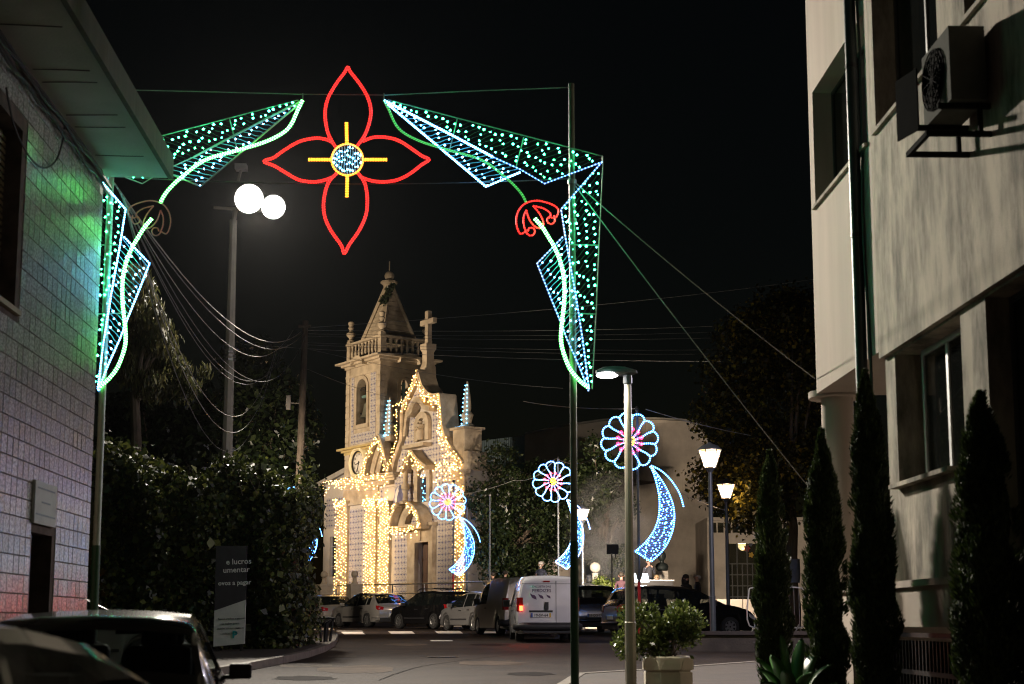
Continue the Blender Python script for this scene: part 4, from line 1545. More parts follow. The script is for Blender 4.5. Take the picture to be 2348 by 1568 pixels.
CT_ = 0.29
cells = []
for i in range(int((UR + TW) / CT_) + 1):
    for j in range(int((ZC3 - TZ) / CT_)):
        u, z = -TW + 0.52 + CT_ * (i + .5), TZ + .3 + CT_ * (j + .5)
        if u > UR - .2:
            continue
        ok = (u < 0 and z < ZC3) or (0 <= u and z < ZC1 - .15) or in_poly(u, z + .15, gab) and in_poly(u - .2, z, gab) and in_poly(u + .2, z, gab) and z > ZC1 - .2
        if ok and not blocked(u, z):
            cells.append((u, z))
tile_field(church, cells, CT_, lambda a, z, w: cw(a, -w, z), None, 0.014, M['azulejo'], 300, lambda c: (-c[0] if c[1] < ZC1 else 50))
sc2 = [(0.85 + CT_ * (i + .5), ZC2 + .3 + CT_ * (j + .5)) for i in range(8) for j in range(int((ZC3 - ZC2 - 1.1) / CT_)) if 0.85 + CT_ * (i + 1) < TDp - .2]
sc2 = [c for c in sc2 if not (sa0 - .35 < c[0] < sa1 + .35 and c[1] > bz0 - .3)]
tile_field(church, sc2, CT_, lambda a, z, w: cw(w, a, z), None, 0.014, M['azulejo'], 0, lambda c: c[0])
# pinnacles outlined in blue bulbs stand on the front
def pinnacle(px, y0, y1, w, label):
    u, z0 = fac(px, y0, w)
    z1 = fac(px, y1, w)[1]
    h = z1 - z0
    c = cw(u, w, z0)
    t = thing('pinnacle', label, 'pinnacle', c)
    mb = MB()
    pr = [(.36, 0), (.36, .06), (.2, .1), (.26, .2), (.3, .28), (.16, .36), (.2, .42), (.17, .6), (.1, .85), (.03, 1)]
    mb.lathe([(r, z * h) for r, z in pr], c, 10)
    mb.build('shaft', S, t, smooth='auto')
    mb = MB()
    for s in (-1, 1):
        n = int(h / 0.2)
        for i in range(n):
            zz = h * i / n
            r = np.interp(zz / h, [p[1] for p in pr], [p[0] for p in pr]) + .03
            mb.octa(c + CD * (s * r * 0.8) - CB * r * .7 + Vector((0, 0, zz)), .034)
    for i in range(8):
        mb.octa(c + CD * (-.4 + .1 * i) - CB * .4 + Vector((0, 0, .02)), .045)
    mb.build('bulbs', M['bulb_blue'], t, props=STUFF)
    return t


pinnacle(893, 1001, 911, 0.2, 'stone pinnacle outlined in blue bulbs beside the church tower')
pp_ = pinnacle(1071, 981, 874, 0.45, 'stone pinnacle outlined in blue bulbs on the pedestal at the church corner')
mb = MB()
u, z = fac(1071, 981, 0.45)
cbox(mb, u - .5, u + .5, -0.05, 0.95, ZC1 - 0.06, z - .12)
cbox(mb, u - .62, u + .62, -0.17, 1.07, z - .12, z)
mb.build('pinnacle_pedestal', S, church)
# lower annexe beyond the tower
an = thing('church_annexe', 'low annexe with tiled upper wall and tall windows beside the church tower', 'building', cw(-TW - 1.5, 3, TZ))
au0 = fac(742, 1200, 1.4)[0]
az = fac(745, 1108, 1.4)[1]
wy0, wy1 = fac(756, 1236, 1.4)[0], fac(778, 1236, 1.4)[0]
wza, wzb = fac(765, 1322, 1.4)[1], fac(765, 1230, 1.4)[1]
af = lambda a, z, w: cw(a, w + 1.4, z)
mb = MB()
holed_wall(mb, af, au0, -TW, TZ - .3, az, [(wy0, wy1, wza, wzb)], 0.4)
mb.prism([af(au0, TZ - .3, .4), af(-TW, TZ - .3, .4), af(-TW, TZ - .3, 9), af(au0, TZ - .3, 9)], (0, 0, az - TZ))
mb.build('wall', M['plaster'], an)
mb = MB()
zr = fac(784, 1060, 1.4)[1]
mb.prism([cw(au0 - 1.0, 1.1, az - .05), cw(-TW, 1.1, zr), cw(-TW, 1.1, zr - .25), cw(au0 - 1.0, 1.1, az - .35)], CB * 9)
mb.prism([cw(au0 + .05, 1.3, az - .12), cw(-TW, 1.3, zr - .26), cw(-TW, 1.3, az - .12)], CB * 5)
mb.build('roof', M['concrete'], an)
mb = MB()
mb.prism([af(wy0, wza, .2), af(wy1, wza, .2), af(wy1, wza, .23), af(wy0, wza, .23)], (0, 0, wzb - wza))
wd = mb.build('window', M['winglass'], an)
for k in range(3):
    mb = MB()
    a = wy0 + (wy1 - wy0) * k / 2
    mb.prism([af(a - .04, wza, .12), af(a + .04, wza, .12), af(a + .04, wza, .19), af(a - .04, wza, .19)], (0, 0, wzb - wza))
    mb.build('mullion', M['alu'], wd)
for k in (0, 1, 2):
    mb = MB()
    z = wza + (wzb - wza) * (k + 1) / 4
    mb.prism([af(wy0, z, .125), af(wy1, z, .125), af(wy1, z, .185), af(wy0, z, .185)], (0, 0, .05))
    mb.build('glazing_bar', M['alu'], wd)
cells = [(au0 + .25 + .29 * (i + .5), fac(765, 1210, 1.4)[1] + .29 * (j + .5)) for i in range(int((-TW - au0 - .3) / .29)) for j in range(int((az - fac(765, 1210, 1.4)[1] - .8) / .29))]
tile_field(an, cells, .29, lambda a, z, w: cw(a, 1.4 - w, z), None, 0.014, M['azulejo'], 60, lambda c: -c[0])
# lit room behind the annexe window
lamp('annexe_room_light', 'POINT', cw((wy0 + wy1) / 2, 2.6, wza + 1.2), 25, (1, .9, .75), .3, parent=an)

# ------------------------------------------------------------------ hall behind the square
hall = thing('hall', 'large plain rendered hall with a shallow curved roofline behind the square', 'building', (8, 84, TZ))
HY = 84
rl_ = [P(*q, HY) for q in ((1203, 997), (1301, 977), (1380, 965.5), (1450, 962), (1502, 962), (1560, 965), (1621, 971))]
mb = MB()
for a, b in zip(rl_[:-1], rl_[1:]):
    mb.prism([(a.x, HY, TZ - .2), (b.x, HY, TZ - .2), tuple(b), tuple(a)], (0, 10, 0))
mb.build('wall', M['plaster'], hall)
mb = MB()
for a, b in zip(rl_[:-1], rl_[1:]):
    mb.beam(a + Vector((0, -.08, .06)), b + Vector((0, -.08, .06)), .3, .1)
mb.build('coping', M['concrete'], hall)
mb = MB()
for k in range(26):
    px = 1478 + k * 5.5
    a = P(px, 1000, HY)
    top = np.interp(a.x, [p.x for p in rl_], [p.z for p in rl_])
    mb.box((a.x, HY - .012, (TZ + top) / 2 - .1), (.07, .05, top - TZ - .2))
mb.build('rendered_ribs', M['plaster'], hall, props=STUFF)
shed = thing('metal_shed', 'blue grey corrugated metal shed between church and hall', 'building', (P(1150, 1100, 86).x, 86, TZ))
a, b = P(1085, 1013, 86), P(1206, 998, 86)
mb = MB()
mb.prism([(a.x, 86, TZ), (b.x, 86, TZ), tuple(b), tuple(a)], (0, 8, 0))
M['shed'] = mat('blue_sheet', (0.2, 0.28, 0.33), .5, metal=.2, var=.12, scale=1)
mb.build('wall', M['shed'], shed)
for k in range(24):
    mb = MB()
    x = a.x + (b.x - a.x) * (k + .5) / 24
    zt = a.z + (b.z - a.z) * (k + .5) / 24
    mb.box((x, 85.97, (TZ + zt) / 2), (.07, .07, zt - TZ))
    mb.build('corrugation', M['shed'], shed)
# entrance wing with clerestory and glazed door
EY = 79
ew = thing('entrance_wing', 'low entrance wing with a strip of clerestory panes and a glazed door', 'building', (P(1680, 1300, EY).x, EY, TZ))
ef = lambda a, z, w: (a, EY + w, z)
ex0, ex1 = P(1622, 1300, EY).x, P(1905, 1300, EY).x
ez = P(1650, 1194, EY).z
c0z, c1z = P(1650, 1221, EY).z, P(1650, 1198, EY).z
cle = []
k0 = P(1627, 1210, EY).x
cw_ = (P(1727, 1210, EY).x - k0) / 6
for k in range(12):
    cle.append((k0 + cw_ * k + .04, k0 + cw_ * (k + 1) - .04, c0z, c1z))
dx0, dx1, dx2 = P(1667, 1300, EY).x, P(1706, 1300, EY).x, P(1760, 1300, EY).x
wz_ = P(1680, 1245, EY).z
dz_ = P(1680, 1292, EY).z
mb = MB()
holed_wall(mb, ef, ex0, ex1, TZ - .2, ez, cle + [(dx0, dx2, TZ - .19, wz_)], .3)
mb.prism([ef(ex0, ez, -.3), ef(ex1, ez, -.3), ef(ex1, ez, 8), ef(ex0, ez, 8)], (0, 0, .18))
mb.prism([ef(ex0, TZ, 6), ef(ex1, TZ, 6), ef(ex1, TZ, 6.2), ef(ex0, TZ, 6.2)], (0, 0, ez - TZ))
mb.prism([ef(ex0, TZ, .3), ef(ex0 + .2, TZ, .3), ef(ex0 + .2, TZ, 6), ef(ex0, TZ, 6)], (0, 0, ez - TZ))
mb.build('wall', M['plaster'], ew)
for h in cle:
    mb = MB()
    mb.prism([ef(h[0], h[2], .1), ef(h[1], h[2], .1), ef(h[1], h[2], .12), ef(h[0], h[2], .12)], (0, 0, h[3] - h[2]))
    mb.build('pane', M['winglass'], ew)
nx = 8
for i in range(nx):
    for (z0, z1) in ((dz_, wz_), *[(TZ + (dz_ - TZ) * j / 4, TZ + (dz_ - TZ) * (j + 1) / 4) for j in range(4)]):
        if z0 == dz_ and i % 2:
            continue
        sp_ = 2 if z0 == dz_ else 1
        mb = MB()
        a0_, a1_ = dx0 + (dx2 - dx0) * i / nx + .03, dx0 + (dx2 - dx0) * (i + sp_) / nx - .03
        mb.prism([ef(a0_, z0 + .03, .1), ef(a1_, z0 + .03, .1), ef(a1_, z0 + .03, .115), ef(a0_, z0 + .03, .115)], (0, 0, z1 - z0 - .06))
        mb.build('pane', M['winglass'], ew)
mb = MB()
for i in range(nx + 1):
    a = dx0 + (dx2 - dx0) * i / nx
    mb.box((a, EY + .1, (TZ + (wz_ if i % 2 == 0 else dz_)) / 2), (.06, .07, (wz_ if i % 2 == 0 else dz_) - TZ))
for z in [TZ + (dz_ - TZ) * j / 4 for j in range(5)]:
    mb.box(((dx0 + dx2) / 2, EY + .1, z + .001), (dx2 - dx0, .06, .06))
mb.build('door_frame', M['frame_dark'], ew)
for k, (px, py, r, m_) in enumerate(((1712, 1257, .16, (0.25, .02, .02)), (1720, 1247, .12, (.05, .06, .09)), (1722, 1272, .14, (.4, .25, .02)))):
    mb = MB()
    c = P(px, py, EY + .09)
    mb.prism([(c.x + r * (1 + .25 * math.cos(5 * t)) * math.cos(t), c.y, c.z + r * (1 + .25 * math.cos(5 * t)) * math.sin(t)) for t in np.linspace(0, 6.283, 25)[:-1]], (0, .005, 0))
    mb.build('window_sticker', mat('sticker_%s' % 'abc'[k], m_, .6), ew)
gl = thing('globe_lamp', 'round warm globe lamp shining inside the glazed entrance', 'lamp', (P(1702, 1251, 80.4).x, 80.4, ez - .3))
c = P(1702, 1251, 80.4)
mb = MB(); mb.ball(c, .27, 14); mb.build('globe', glow('globe_glow', (1, .72, .38), 9), gl, smooth=True)
mb = MB(); mb.tube([c + Vector((0, 0, .2)), (c.x, c.y, ez)], .02, 6); mb.build('stem', M['black_metal'], gl)
lamp('globe_light', 'POINT', (c.x, c.y - .3, c.z - .3), 90, (1, .78, .5), .2, parent=gl)

# ------------------------------------------------------------------ festive arch over the street
AY = 19.0
def A(x, y, dy=0.0):
    return P(x, y, AY + dy)
def AM(x, y, dy=0.0):
    """mirror place on the other half of the arch"""
    return P(1574 - x, y, AY + dy)


def rope(parent, name, pts, m, f=A, k=5, double=0.0, closed=False, r=0.0075, dy=0.0, smooth=True):
    w = [f(x, y, dy) for x, y in pts]
    w = smooth_line(w, k, closed) if smooth else w
    mb = MB()
    if double:
        for s in (-1, 1):
            q = []
            for i, p in enumerate(w):
                a = w[i - 1] if i else (w[-1] if closed else p)
                b = w[(i + 1) % len(w)] if (i + 1 < len(w) or closed) else p
                t = (b - a).normalized()
                q.append(p + Vector((-t.z, 0, t.x)) * s * double)
            mb.tube(q, r, 6, closed)
    else:
        mb.tube(w, r, 6, closed)
    return mb.build(name, m, parent, smooth=True)


def net(parent, poly, m_wire, m_bulb, f, ang, pitch, nb, br, name, dy=0.0, wr=0.003):
    """wires strung across a frame and small bulbs along them"""
    c, s = math.cos(ang), math.sin(ang)
    rot = [(x * c + y * s, -x * s + y * c) for x, y in poly]
    y0, y1 = min(p[1] for p in rot), max(p[1] for p in rot)
    mb, bb = MB(), MB()
    y = y0 + pitch / 2
    segs = []
    while y < y1:
        xs_ = []
        for i in range(len(rot)):
            (xa, ya), (xb, yb) = rot[i - 1], rot[i]
            if (ya > y) != (yb > y):
                xs_.append(xa + (xb - xa) * (y - ya) / (yb - ya))
        xs_.sort()
        for a, b in zip(xs_[::2], xs_[1::2]):
            if b - a > 4:
                segs.append((a, b, y))
                k = 4
                mb.tube([f(*((lambda X, Y: (X * c - Y * s, X * s + Y * c))(a + (b - a) * i / k, y + (1.5 * math.sin(i * 2.1 + y) if 0 < i < k else 0))), dy) for i in range(k + 1)], wr, 4, ulen=False)
        y += pitch
    tot = sum(b - a for a, b, _ in segs)
    for a, b, y in segs:
        n = max(1, int(round(nb * (b - a) / tot + random.random() - .5)))
        for i in range(n):
            X = a + (b - a) * (i + .2 + .6 * random.random()) / n
            Y = y + random.uniform(-.15, .15) * pitch
            p = f(X * c - Y * s, X * s + Y * c, dy + random.uniform(-.02, .02))
            bb.octa(p, br * random.uniform(.75, 1.2))
    mb.build(name + '_wires', m_wire, parent, props=STUFF)
    bb.build(name + '_bulbs', m_bulb, parent, props=STUFF)


fl = thing('light_flower', 'large red four petal flower of light rope with amber cross and round heart', 'light ornament', A(796, 366), group=None)
petals = [
    [(771, 340), (752, 306), (745, 262), (752, 225), (772, 190), (790, 166), (797, 154), (804, 166), (825, 193), (844, 226), (850, 262), (838, 306), (816, 338)],
    [(831, 324), (856, 315), (886, 315), (915, 323), (945, 342), (966, 357), (983, 366), (966, 378), (940, 398), (912, 412), (880, 417), (850, 414), (825, 405)],
    [(820, 396), (836, 420), (842, 458), (838, 495), (822, 530), (801, 560), (789, 581), (782, 562), (758, 528), (744, 495), (742, 460), (752, 420), (772, 397)],
    [(760, 407), (740, 414), (716, 417), (684, 412), (655, 396), (630, 381), (605, 370), (628, 361), (652, 344), (685, 325), (720, 317), (745, 319), (763, 327)]]
for p in petals:
    rope(fl, 'petal', p, M['rope_red'], double=0.0125, r=0.008)
rope(fl, 'heart_ring', [(796 + 36 * math.cos(t), 366 + 36 * math.sin(t)) for t in np.linspace(0, 2 * math.pi, 25)[:-1]], M['rope_amber'], k=2, closed=True, r=.013)
for a, b in (((794, 281), (795, 330)), ((887, 366), (832, 366)), ((795, 452), (796, 402)), ((707, 366), (760, 366))):
    rope(fl, 'cross_arm', [a, b], M['rope_amber'], double=.011, smooth=False, r=.011)
net(fl, [(796 + 33 * math.cos(t), 366 + 33 * math.sin(t)) for t in np.linspace(0, 2 * math.pi, 25)[:-1]], M['tube_off'], M['bulb_white'], A, R(90), 6, 34, .013, 'heart', wr=.005)


def half_arch(f, lit, label, st):
    """one half of the arch: upper leaf, drooping bud, stem and hanging leaf"""
    t = thing('light_arch', label, 'light ornament', f(1300, 500))
    W, D, O = M['rope_white'], M['rope_white_dim'], M['tube_off']
    # upper leaf
    leaf = rope(t, 'upper_leaf', [(880.5, 230), (1040, 312), (1130, 360)], W if lit else O, f, smooth=False, r=.014)
    rope(t, 'upper_leaf_edge', [(1130, 360), (1192, 388), (1248, 421), (1381, 371)], D if lit else O, f, smooth=False, r=.008)
    rope(t, 'lower_leaf_edge', [(880.5, 232), (1000, 332), (1114, 428), (1192, 395)], W if lit else O, f, smooth=False, r=.0125)
    mb = MB()
    mb.tube([f(890, 229), f(1381, 358)], .008, 5)
    mb.tube([f(880, 228), f(880, 214)], .01, 5)
    mb.tube([f(1048, 272), f(1030, 345)], .008, 5)
    mb.tube([f(1200, 315), f(1182, 385)], .008, 5)
    mb.tube([f(1381, 358), f(1381, 371)], .01, 5)
    mb.build('leaf_frame', M['net'], t)
    net(t, [(884, 229), (1379, 360), (1379, 369), (1248, 419), (1192, 386)], M['net_dark'], M['bulb_green'], f, R(-22), 9.5, 78, .0155, 'upper_net', wr=.0018)
    net(t, [(884, 233), (1192, 388), (1190, 394), (1114, 426)], M['net_bloom_cool'], M['bulb_white'], f, R(-14), 9.5, 34, .014, 'inner_net', wr=.0035)
    # stem from the tip to the bud
    rope(t, 'arching_stem', [(880.5, 230), (891, 251), (914, 295), (961, 323), (1031, 345), (1104, 367), (1159, 407), (1192, 440), (1207, 466)], M['rope_green_dim'] if lit else M['rope_green'], f, double=.009 if lit else .013, r=.007 if lit else .0095, dy=-.03)
    # bud
    rm = M['rope_red'] if lit else M['tube_off_red']
    rr = .0095
    rope(t, 'bud', [(1204, 531), (1193, 536), (1186, 524), (1183, 505), (1188, 484), (1203, 467), (1228, 460), (1255, 465), (1274, 474), (1280, 484), (1275, 497), (1266, 500)], rm, f, r=rr, dy=-.03)
    rope(t, 'bud_curl', [(1270, 494), (1272, 505), (1266, 513), (1257, 511), (1254, 504), (1258, 497), (1265, 499)], rm, f, r=rr, dy=-.03)
    rope(t, 'bud_curl', [(1204, 531), (1212, 539), (1221, 539), (1226, 531), (1222, 523), (1213, 523), (1210, 530)], rm, f, r=rr, dy=-.03)
    rope(t, 'bud_petal', [(1206, 482), (1200, 498), (1201, 518), (1207, 533)], rm, f, r=rr, dy=-.03)
    rope(t, 'bud_petal', [(1206, 482), (1214, 505), (1228, 521), (1240, 523)], rm, f, r=rr, dy=-.03)
    rope(t, 'bud_petal', [(1222, 472), (1238, 492), (1246, 512), (1242, 523)], rm, f, r=rr, dy=-.03)
    rope(t, 'bud_petal', [(1222, 472), (1246, 478), (1262, 490), (1258, 500)], rm, f, r=rr, dy=-.03)
    # lower stem
    rope(t, 'hanging_stem', [(1226, 501), (1243, 521), (1258, 545), (1271, 567), (1285, 602), (1293, 644), (1293, 694), (1288, 740), (1286, 782), (1294, 816), (1307, 846), (1327, 871), (1348, 888)], M['rope_green'], f, double=.0135, r=.0105, dy=-.05)
    # hanging leaf
    V = D if lit else W
    rope(t, 'hanging_leaf', [(1380, 371), (1286, 480), (1298, 556), (1319, 673), (1336, 782), (1350, 892)], V, f, smooth=False, r=.0095)
    rope(t, 'hanging_leaf_edge', [(1290, 543), (1231, 604), (1262, 682), (1286, 741), (1298, 774), (1328, 841), (1349, 896)], V, f, smooth=False, r=.009)
    mb = MB()
    mb.tube([f(1382, 371), f(1373, 560), f(1366, 722), f(1357, 892)], .008, 5)
    mb.tube([f(1304, 561), f(1373, 562)], .008, 5)
    mb.tube([f(1296, 718), f(1366, 720)], .008, 5)
    mb.build('hanging_frame', M['net'], t)
    net(t, [(1379, 374), (1357, 890), (1350, 888), (1336, 782), (1319, 673), (1298, 556), (1288, 481)], M['net_dark'], M['bulb_green'], f, R(-52), 10, 84, .0155, 'hanging_net', wr=.0018)
    net(t, [(1291, 546), (1298, 560), (1319, 673), (1336, 782), (1348, 884), (1328, 838), (1298, 772), (1286, 739), (1233, 606)], M['net_bloom_cool'], M['bulb_white'], f, R(-48), 10.5, 36, .014, 'hanging_inner_net', wr=.0035)
    return t


half_arch(A, True, 'lit half of the street arch with white edged leaves and glowing red bud', 1)
half_arch(AM, False, 'street arch half by the tiled house with its drooping red bud unlit', 0)

# poles that carry the arch
pr_b, pr_t = P(1318, 1560, AY), P(1300, 190, AY)
gz = g(AY)
t = thing('arch_pole', 'tall pole with green painted foot carrying the lit half of the arch', 'pole', (pr_b.x, AY, gz + .12))
mb = MB()
zs = P(1312, 1240, AY).z
mb.tube([(pr_b.x, AY + .04, zs), (pr_b.x, AY + .04, pr_t.z)], [.048, .04], 12)
mb.build('shaft', M['olive_pole'], t, smooth='auto')
mb = MB()
mb.tube([(pr_b.x, AY + .04, gz), (pr_b.x, AY + .04, zs)], .055, 12)
mb.build('painted_foot', M['green_paint'], t, smooth='auto')
for y_ in (415, 505):
    mb = MB()
    z = P(1305, y_, AY).z
    mb.lathe([(.06, z - .03), (.065, z), (.06, z + .03)], (pr_b.x, AY + .04, 0), 12)
    mb.build('clamp', M['grey_metal'], t)
pl_b = P(216, 1330, AY)
t = thing('arch_pole', 'tall pole with green painted foot behind the corner of the tiled house', 'pole', (pl_b.x, AY, gz + .13))
zs = P(220, 1250, AY).z
mb = MB()
mb.tube([(pl_b.x, AY + .04, zs), (pl_b.x, AY + .04, P(262, 405, AY).z)], [.05, .045], 12)
mb.build('shaft', mat('pale_pole', (0.35, .4, .33), .45, metal=.3, var=.1), t, smooth='auto')
mb = MB()
mb.tube([(pl_b.x, AY + .04, gz), (pl_b.x, AY + .04, zs)], .058, 12)
mb.build('painted_foot', M['green_paint'], t, smooth='auto')


def wire(pts, r, label, m=None, name='overhead_cable', s=None, group=None):
    mb = MB()
    mb.tube(pts, r, 4, ulen=False)
    return tag(mb.build(name, m or M['cable']), label, 'cable', group)


top = Vector((pr_b.x, AY + .04, pr_t.z))
wire([top - Vector((0, 0, .05)), P(1100, 208, AY), P(885, 218, AY), P(690, 216, AY), P(500, 211, AY), P(330, 207, AY), P(100, 203, AY + .3)], .006, 'steel wire strung across the street above the red flower', M['cable_pale'])
wire(sag(P(1303, 410, AY), P(258, 405, AY), .09), .006, 'festoon wire running behind the red flower between the arch poles', M['cable'])
for k, (a, b) in enumerate((((1303, 405), (1868, 868)), ((1303, 405), (1893, 1165)))):
    p1 = P(*a, AY)
    p2 = P(*b, 19.9 if k == 0 else 19.85)
    if k == 0:
        p2 = Vector((rx(19.9) - .02, 19.9, p2.z))
    wire(sag(p1, p2, .06), .007, ('guy wire from the arch pole to the corner of the stucco block', 'guy wire from the arch pole running down to the round corner column')[k], M['cable_pale'])
# bundle of wires sagging to the far wooden pole
upole = P(692, 760, 52)
up0 = G(672, 1445)
WB = P(262, 420, AY + .1)
ends = [(690, 760, .2), (696, 764, .35), (672, 757, .6), (660, 790, .9), (640, 810, .8), (632, 800, 1.6), (630, 806, 2.3), (634, 803, 1.9), (700, 772, 1.0)]
for k, (x, y, s_) in enumerate(ends):
    pts = sag(WB + Vector((.02 * k, 0, -.03 * k)), P(x, y, 51.8), s_ * 1.2 + .9, 22)
    wire(pts, .009 + .004 * (k < 2), 'slack overhead cable sagging between the arch corner and the far pole', M['cable_pale'] if k in (0, 2, 5, 7) else M['cable'], group='slack cables by the floodlight mast')
# long wires from that pole towards the square
lw_ = [((692, 752), (1866, 640), 85), ((692, 757), (1866, 735), 85), ((692, 765), (1866, 750), 85), ((692, 770), (1866, 765), 85), ((692, 785), (1866, 795), 85), ((692, 790), (1866, 806), 85),
       ((560, 790), (1866, 826), 60), ((690, 796), (1290, 890), 62), ((690, 840), (1000, 930), 68)]
for k, (a, b, Y) in enumerate(lw_):
    wire(sag(P(*a, 52), P(*b, Y), .25), .007, 'thin overhead cable running from the far pole past the church tower', M['cable_pale'] if k in (0, 1, 6) else M['cable'], group='cables past the church tower')
pts = sag(P(760, 1120, 70), P(900, 1115, 64), .15) + sag(P(900, 1115, 64), P(1180, 1100, 58), .5)[1:] + sag(P(1180, 1100, 58), P(1272, 1052, 55.7), .3)[1:]
wire(pts, .01, 'cable looping from the annexe past the small daisy ornament to the next mast', M['cable_pale'])
pole_ = thing('utility_pole', 'leaning dark wooden utility pole with a small pale box', 'pole', G(676, 1446))
mb = MB()
b0 = G(676, 1446); b0 = Vector((P(676, 1300, 52).x, 52, g(52)))
pole_.location = b0
mb.tube([b0, P(700, 735, 52)], [.17, .11], 10)
mb.build('shaft', M['bark'], pole_, smooth='auto')
mb = MB()
mb.beam(P(684, 748, 51.85), P(712, 748, 51.85), .1, .1)
mb.build('crossarm', M['bark'], pole_)
mb = MB()
bx = P(661, 923, 51.7)
mb.box(bx, (.16, .14, .52))
mb.beam(bx, P(686, 925, 52), .03, .03)
mb.build('junction_box', M['plaster'], pole_)

# ------------------------------------------------------------------ floodlight mast
FY = 40.0
mp = P(527, 800, FY)
mast = thing('floodlight_mast', 'tall concrete mast with two blazing floodlights above the ivy hedge', 'lamp', (mp.x, FY, g(FY)))
zt = P(538, 505, FY).z
mb = MB()
mb.tube([(mp.x, FY, g(FY)), (mp.x, FY, zt)], [.19, .105], 8)
mb.build('pole', M['concrete_pole'], mast, smooth='auto')
mb = MB()
mb.beam(P(490, 476, FY), P(650, 486, FY), .08, .07)
mb.tube([(mp.x, FY, zt - .1), P(540, 480, FY)], .07, 8)
mb.tube([P(546, 415, FY), P(553, 388, FY)], .045, 6)
mb.build('bracket', M['concrete_pole'], mast)
mb = MB()
mb.box(P(553, 384, FY), (.33, .3, .16))
mb.build('camera_housing', M['white'], mast)
zb_ = P(528, 815, FY).z
mb = MB()
for k in range(4):
    mb.lathe([(.175, zb_ - .16 + k * .11), (.18, zb_ - .1 + k * .11)], (mp.x, FY, 0), 8)
mb.build('band', M['grey_metal'], mast)
FLC = (1.0, .9, .76)
for k, (x, y, r_, e, aim) in enumerate(((571, 456, .40, 33000, (5.2, 14.0, 1.2)), (627, 475, .33, 9000, (2.5, 18, 2)))):
    c = P(x, y, FY - .45)
    d = (Vector(aim) - c).normalized()
    q = d.to_track_quat('Z', 'Y').to_matrix()
    mb = MB()
    v = [c + q @ Vector((r_ * math.cos(a), r_ * math.sin(a), 0)) for a in np.linspace(0, 6.2832, 25)[:-1]]
    mb.add(v, [tuple(range(24))])
    mb.build('lamp_glass', glow('flood_glass_%d' % k, (1, .96, .9), 60), mast)
    mb = MB()
    w_ = [c - d * .02 + q @ Vector((r_ * 1.06 * math.cos(a), r_ * 1.06 * math.sin(a), 0)) for a in np.linspace(0, 6.2832, 25)[:-1]]
    w2_ = [c - d * .4 + q @ Vector((r_ * .5 * math.cos(a), r_ * .5 * math.sin(a), 0)) for a in np.linspace(0, 6.2832, 25)[:-1]]
    mb.add(w_ + w2_, [(i, (i + 1) % 24, 24 + (i + 1) % 24, 24 + i) for i in range(24)] + [tuple(range(24, 48))])
    mb.build('lamp_housing', M['grey_metal'], mast)
    lamp('flood_light', 'SPOT', c + d * .06, e, FLC, r_ * .7, aim, (66, 150)[k], (.9, .6)[k], mast)

# ------------------------------------------------------------------ street light with flat head
SY = 20.0
sp_ = P(1441, 1100, SY)
sl = thing('street_light', 'pale street light post with a flat oval lamp head beside the planter', 'lamp', (sp_.x, SY, g(SY) + .12))
zh = P(1437, 866, SY).z
mb = MB()
mb.tube([(sp_.x, SY, g(SY)), (sp_.x, SY, g(SY) + 1.05), (sp_.x, SY, g(SY) + 1.06), (sp_.x, SY, zh)], [.078, .078, .07, .048], 10)
mb.build('post', M['street_pole'], sl, smooth='auto')
mb = MB()
hc = P(1408, 856, SY)
n_ = 20
ring = lambda sx, sz, dz: [(hc.x + sx * math.cos(a) + (.03 if sx > .2 else 0), SY - .02 + sx * .42 * math.sin(a), hc.z + dz) for a in np.linspace(0, 6.2832, n_ + 1)[:-1]]
rs_ = [ring(.22, 0, -.03), ring(.3, 0, .0), ring(.29, 0, .04), ring(.17, 0, .085), ring(.04, 0, .1)]
mb.add([p for r_ in rs_ for p in r_], [(i * n_ + k, i * n_ + (k + 1) % n_, (i + 1) * n_ + (k + 1) % n_, (i + 1) * n_ + k) for i in range(4) for k in range(n_)] + [tuple(range(n_))[::-1]])
mb.lathe([(.05, zh - .1), (.065, zh - .08), (.06, zh + .1)], (sp_.x, SY, 0), 10)
mb.tube([(sp_.x, SY, zh + .05), (sp_.x - .15, SY, hc.z + .05)], [.055, .05], 8)
mb.build('lamp_head', M['lamp_grey'], sl, smooth='auto')
mb = MB()
lc = P(1391, 857, SY)
mb.add([(lc.x + .155 * math.cos(a), SY - .02 + .1 * math.sin(a), hc.z - .034 - .02 * (1 if False else 0)) for a in np.linspace(0, 6.2832, 21)[:-1]][::-1], [tuple(range(20))])
mb.ball((lc.x, SY - .02, hc.z - .03), .15, 16, sz=.25)
mb.build('diffuser', glow('led_diffuser', (1, .95, .88), 26), sl, smooth=True)
lamp('street_light_beam', 'SPOT', (lc.x, SY - .02, hc.z - .1), 420, (1, .88, .7), .12, (lc.x, SY - .02, 0), 165, .5, sl)

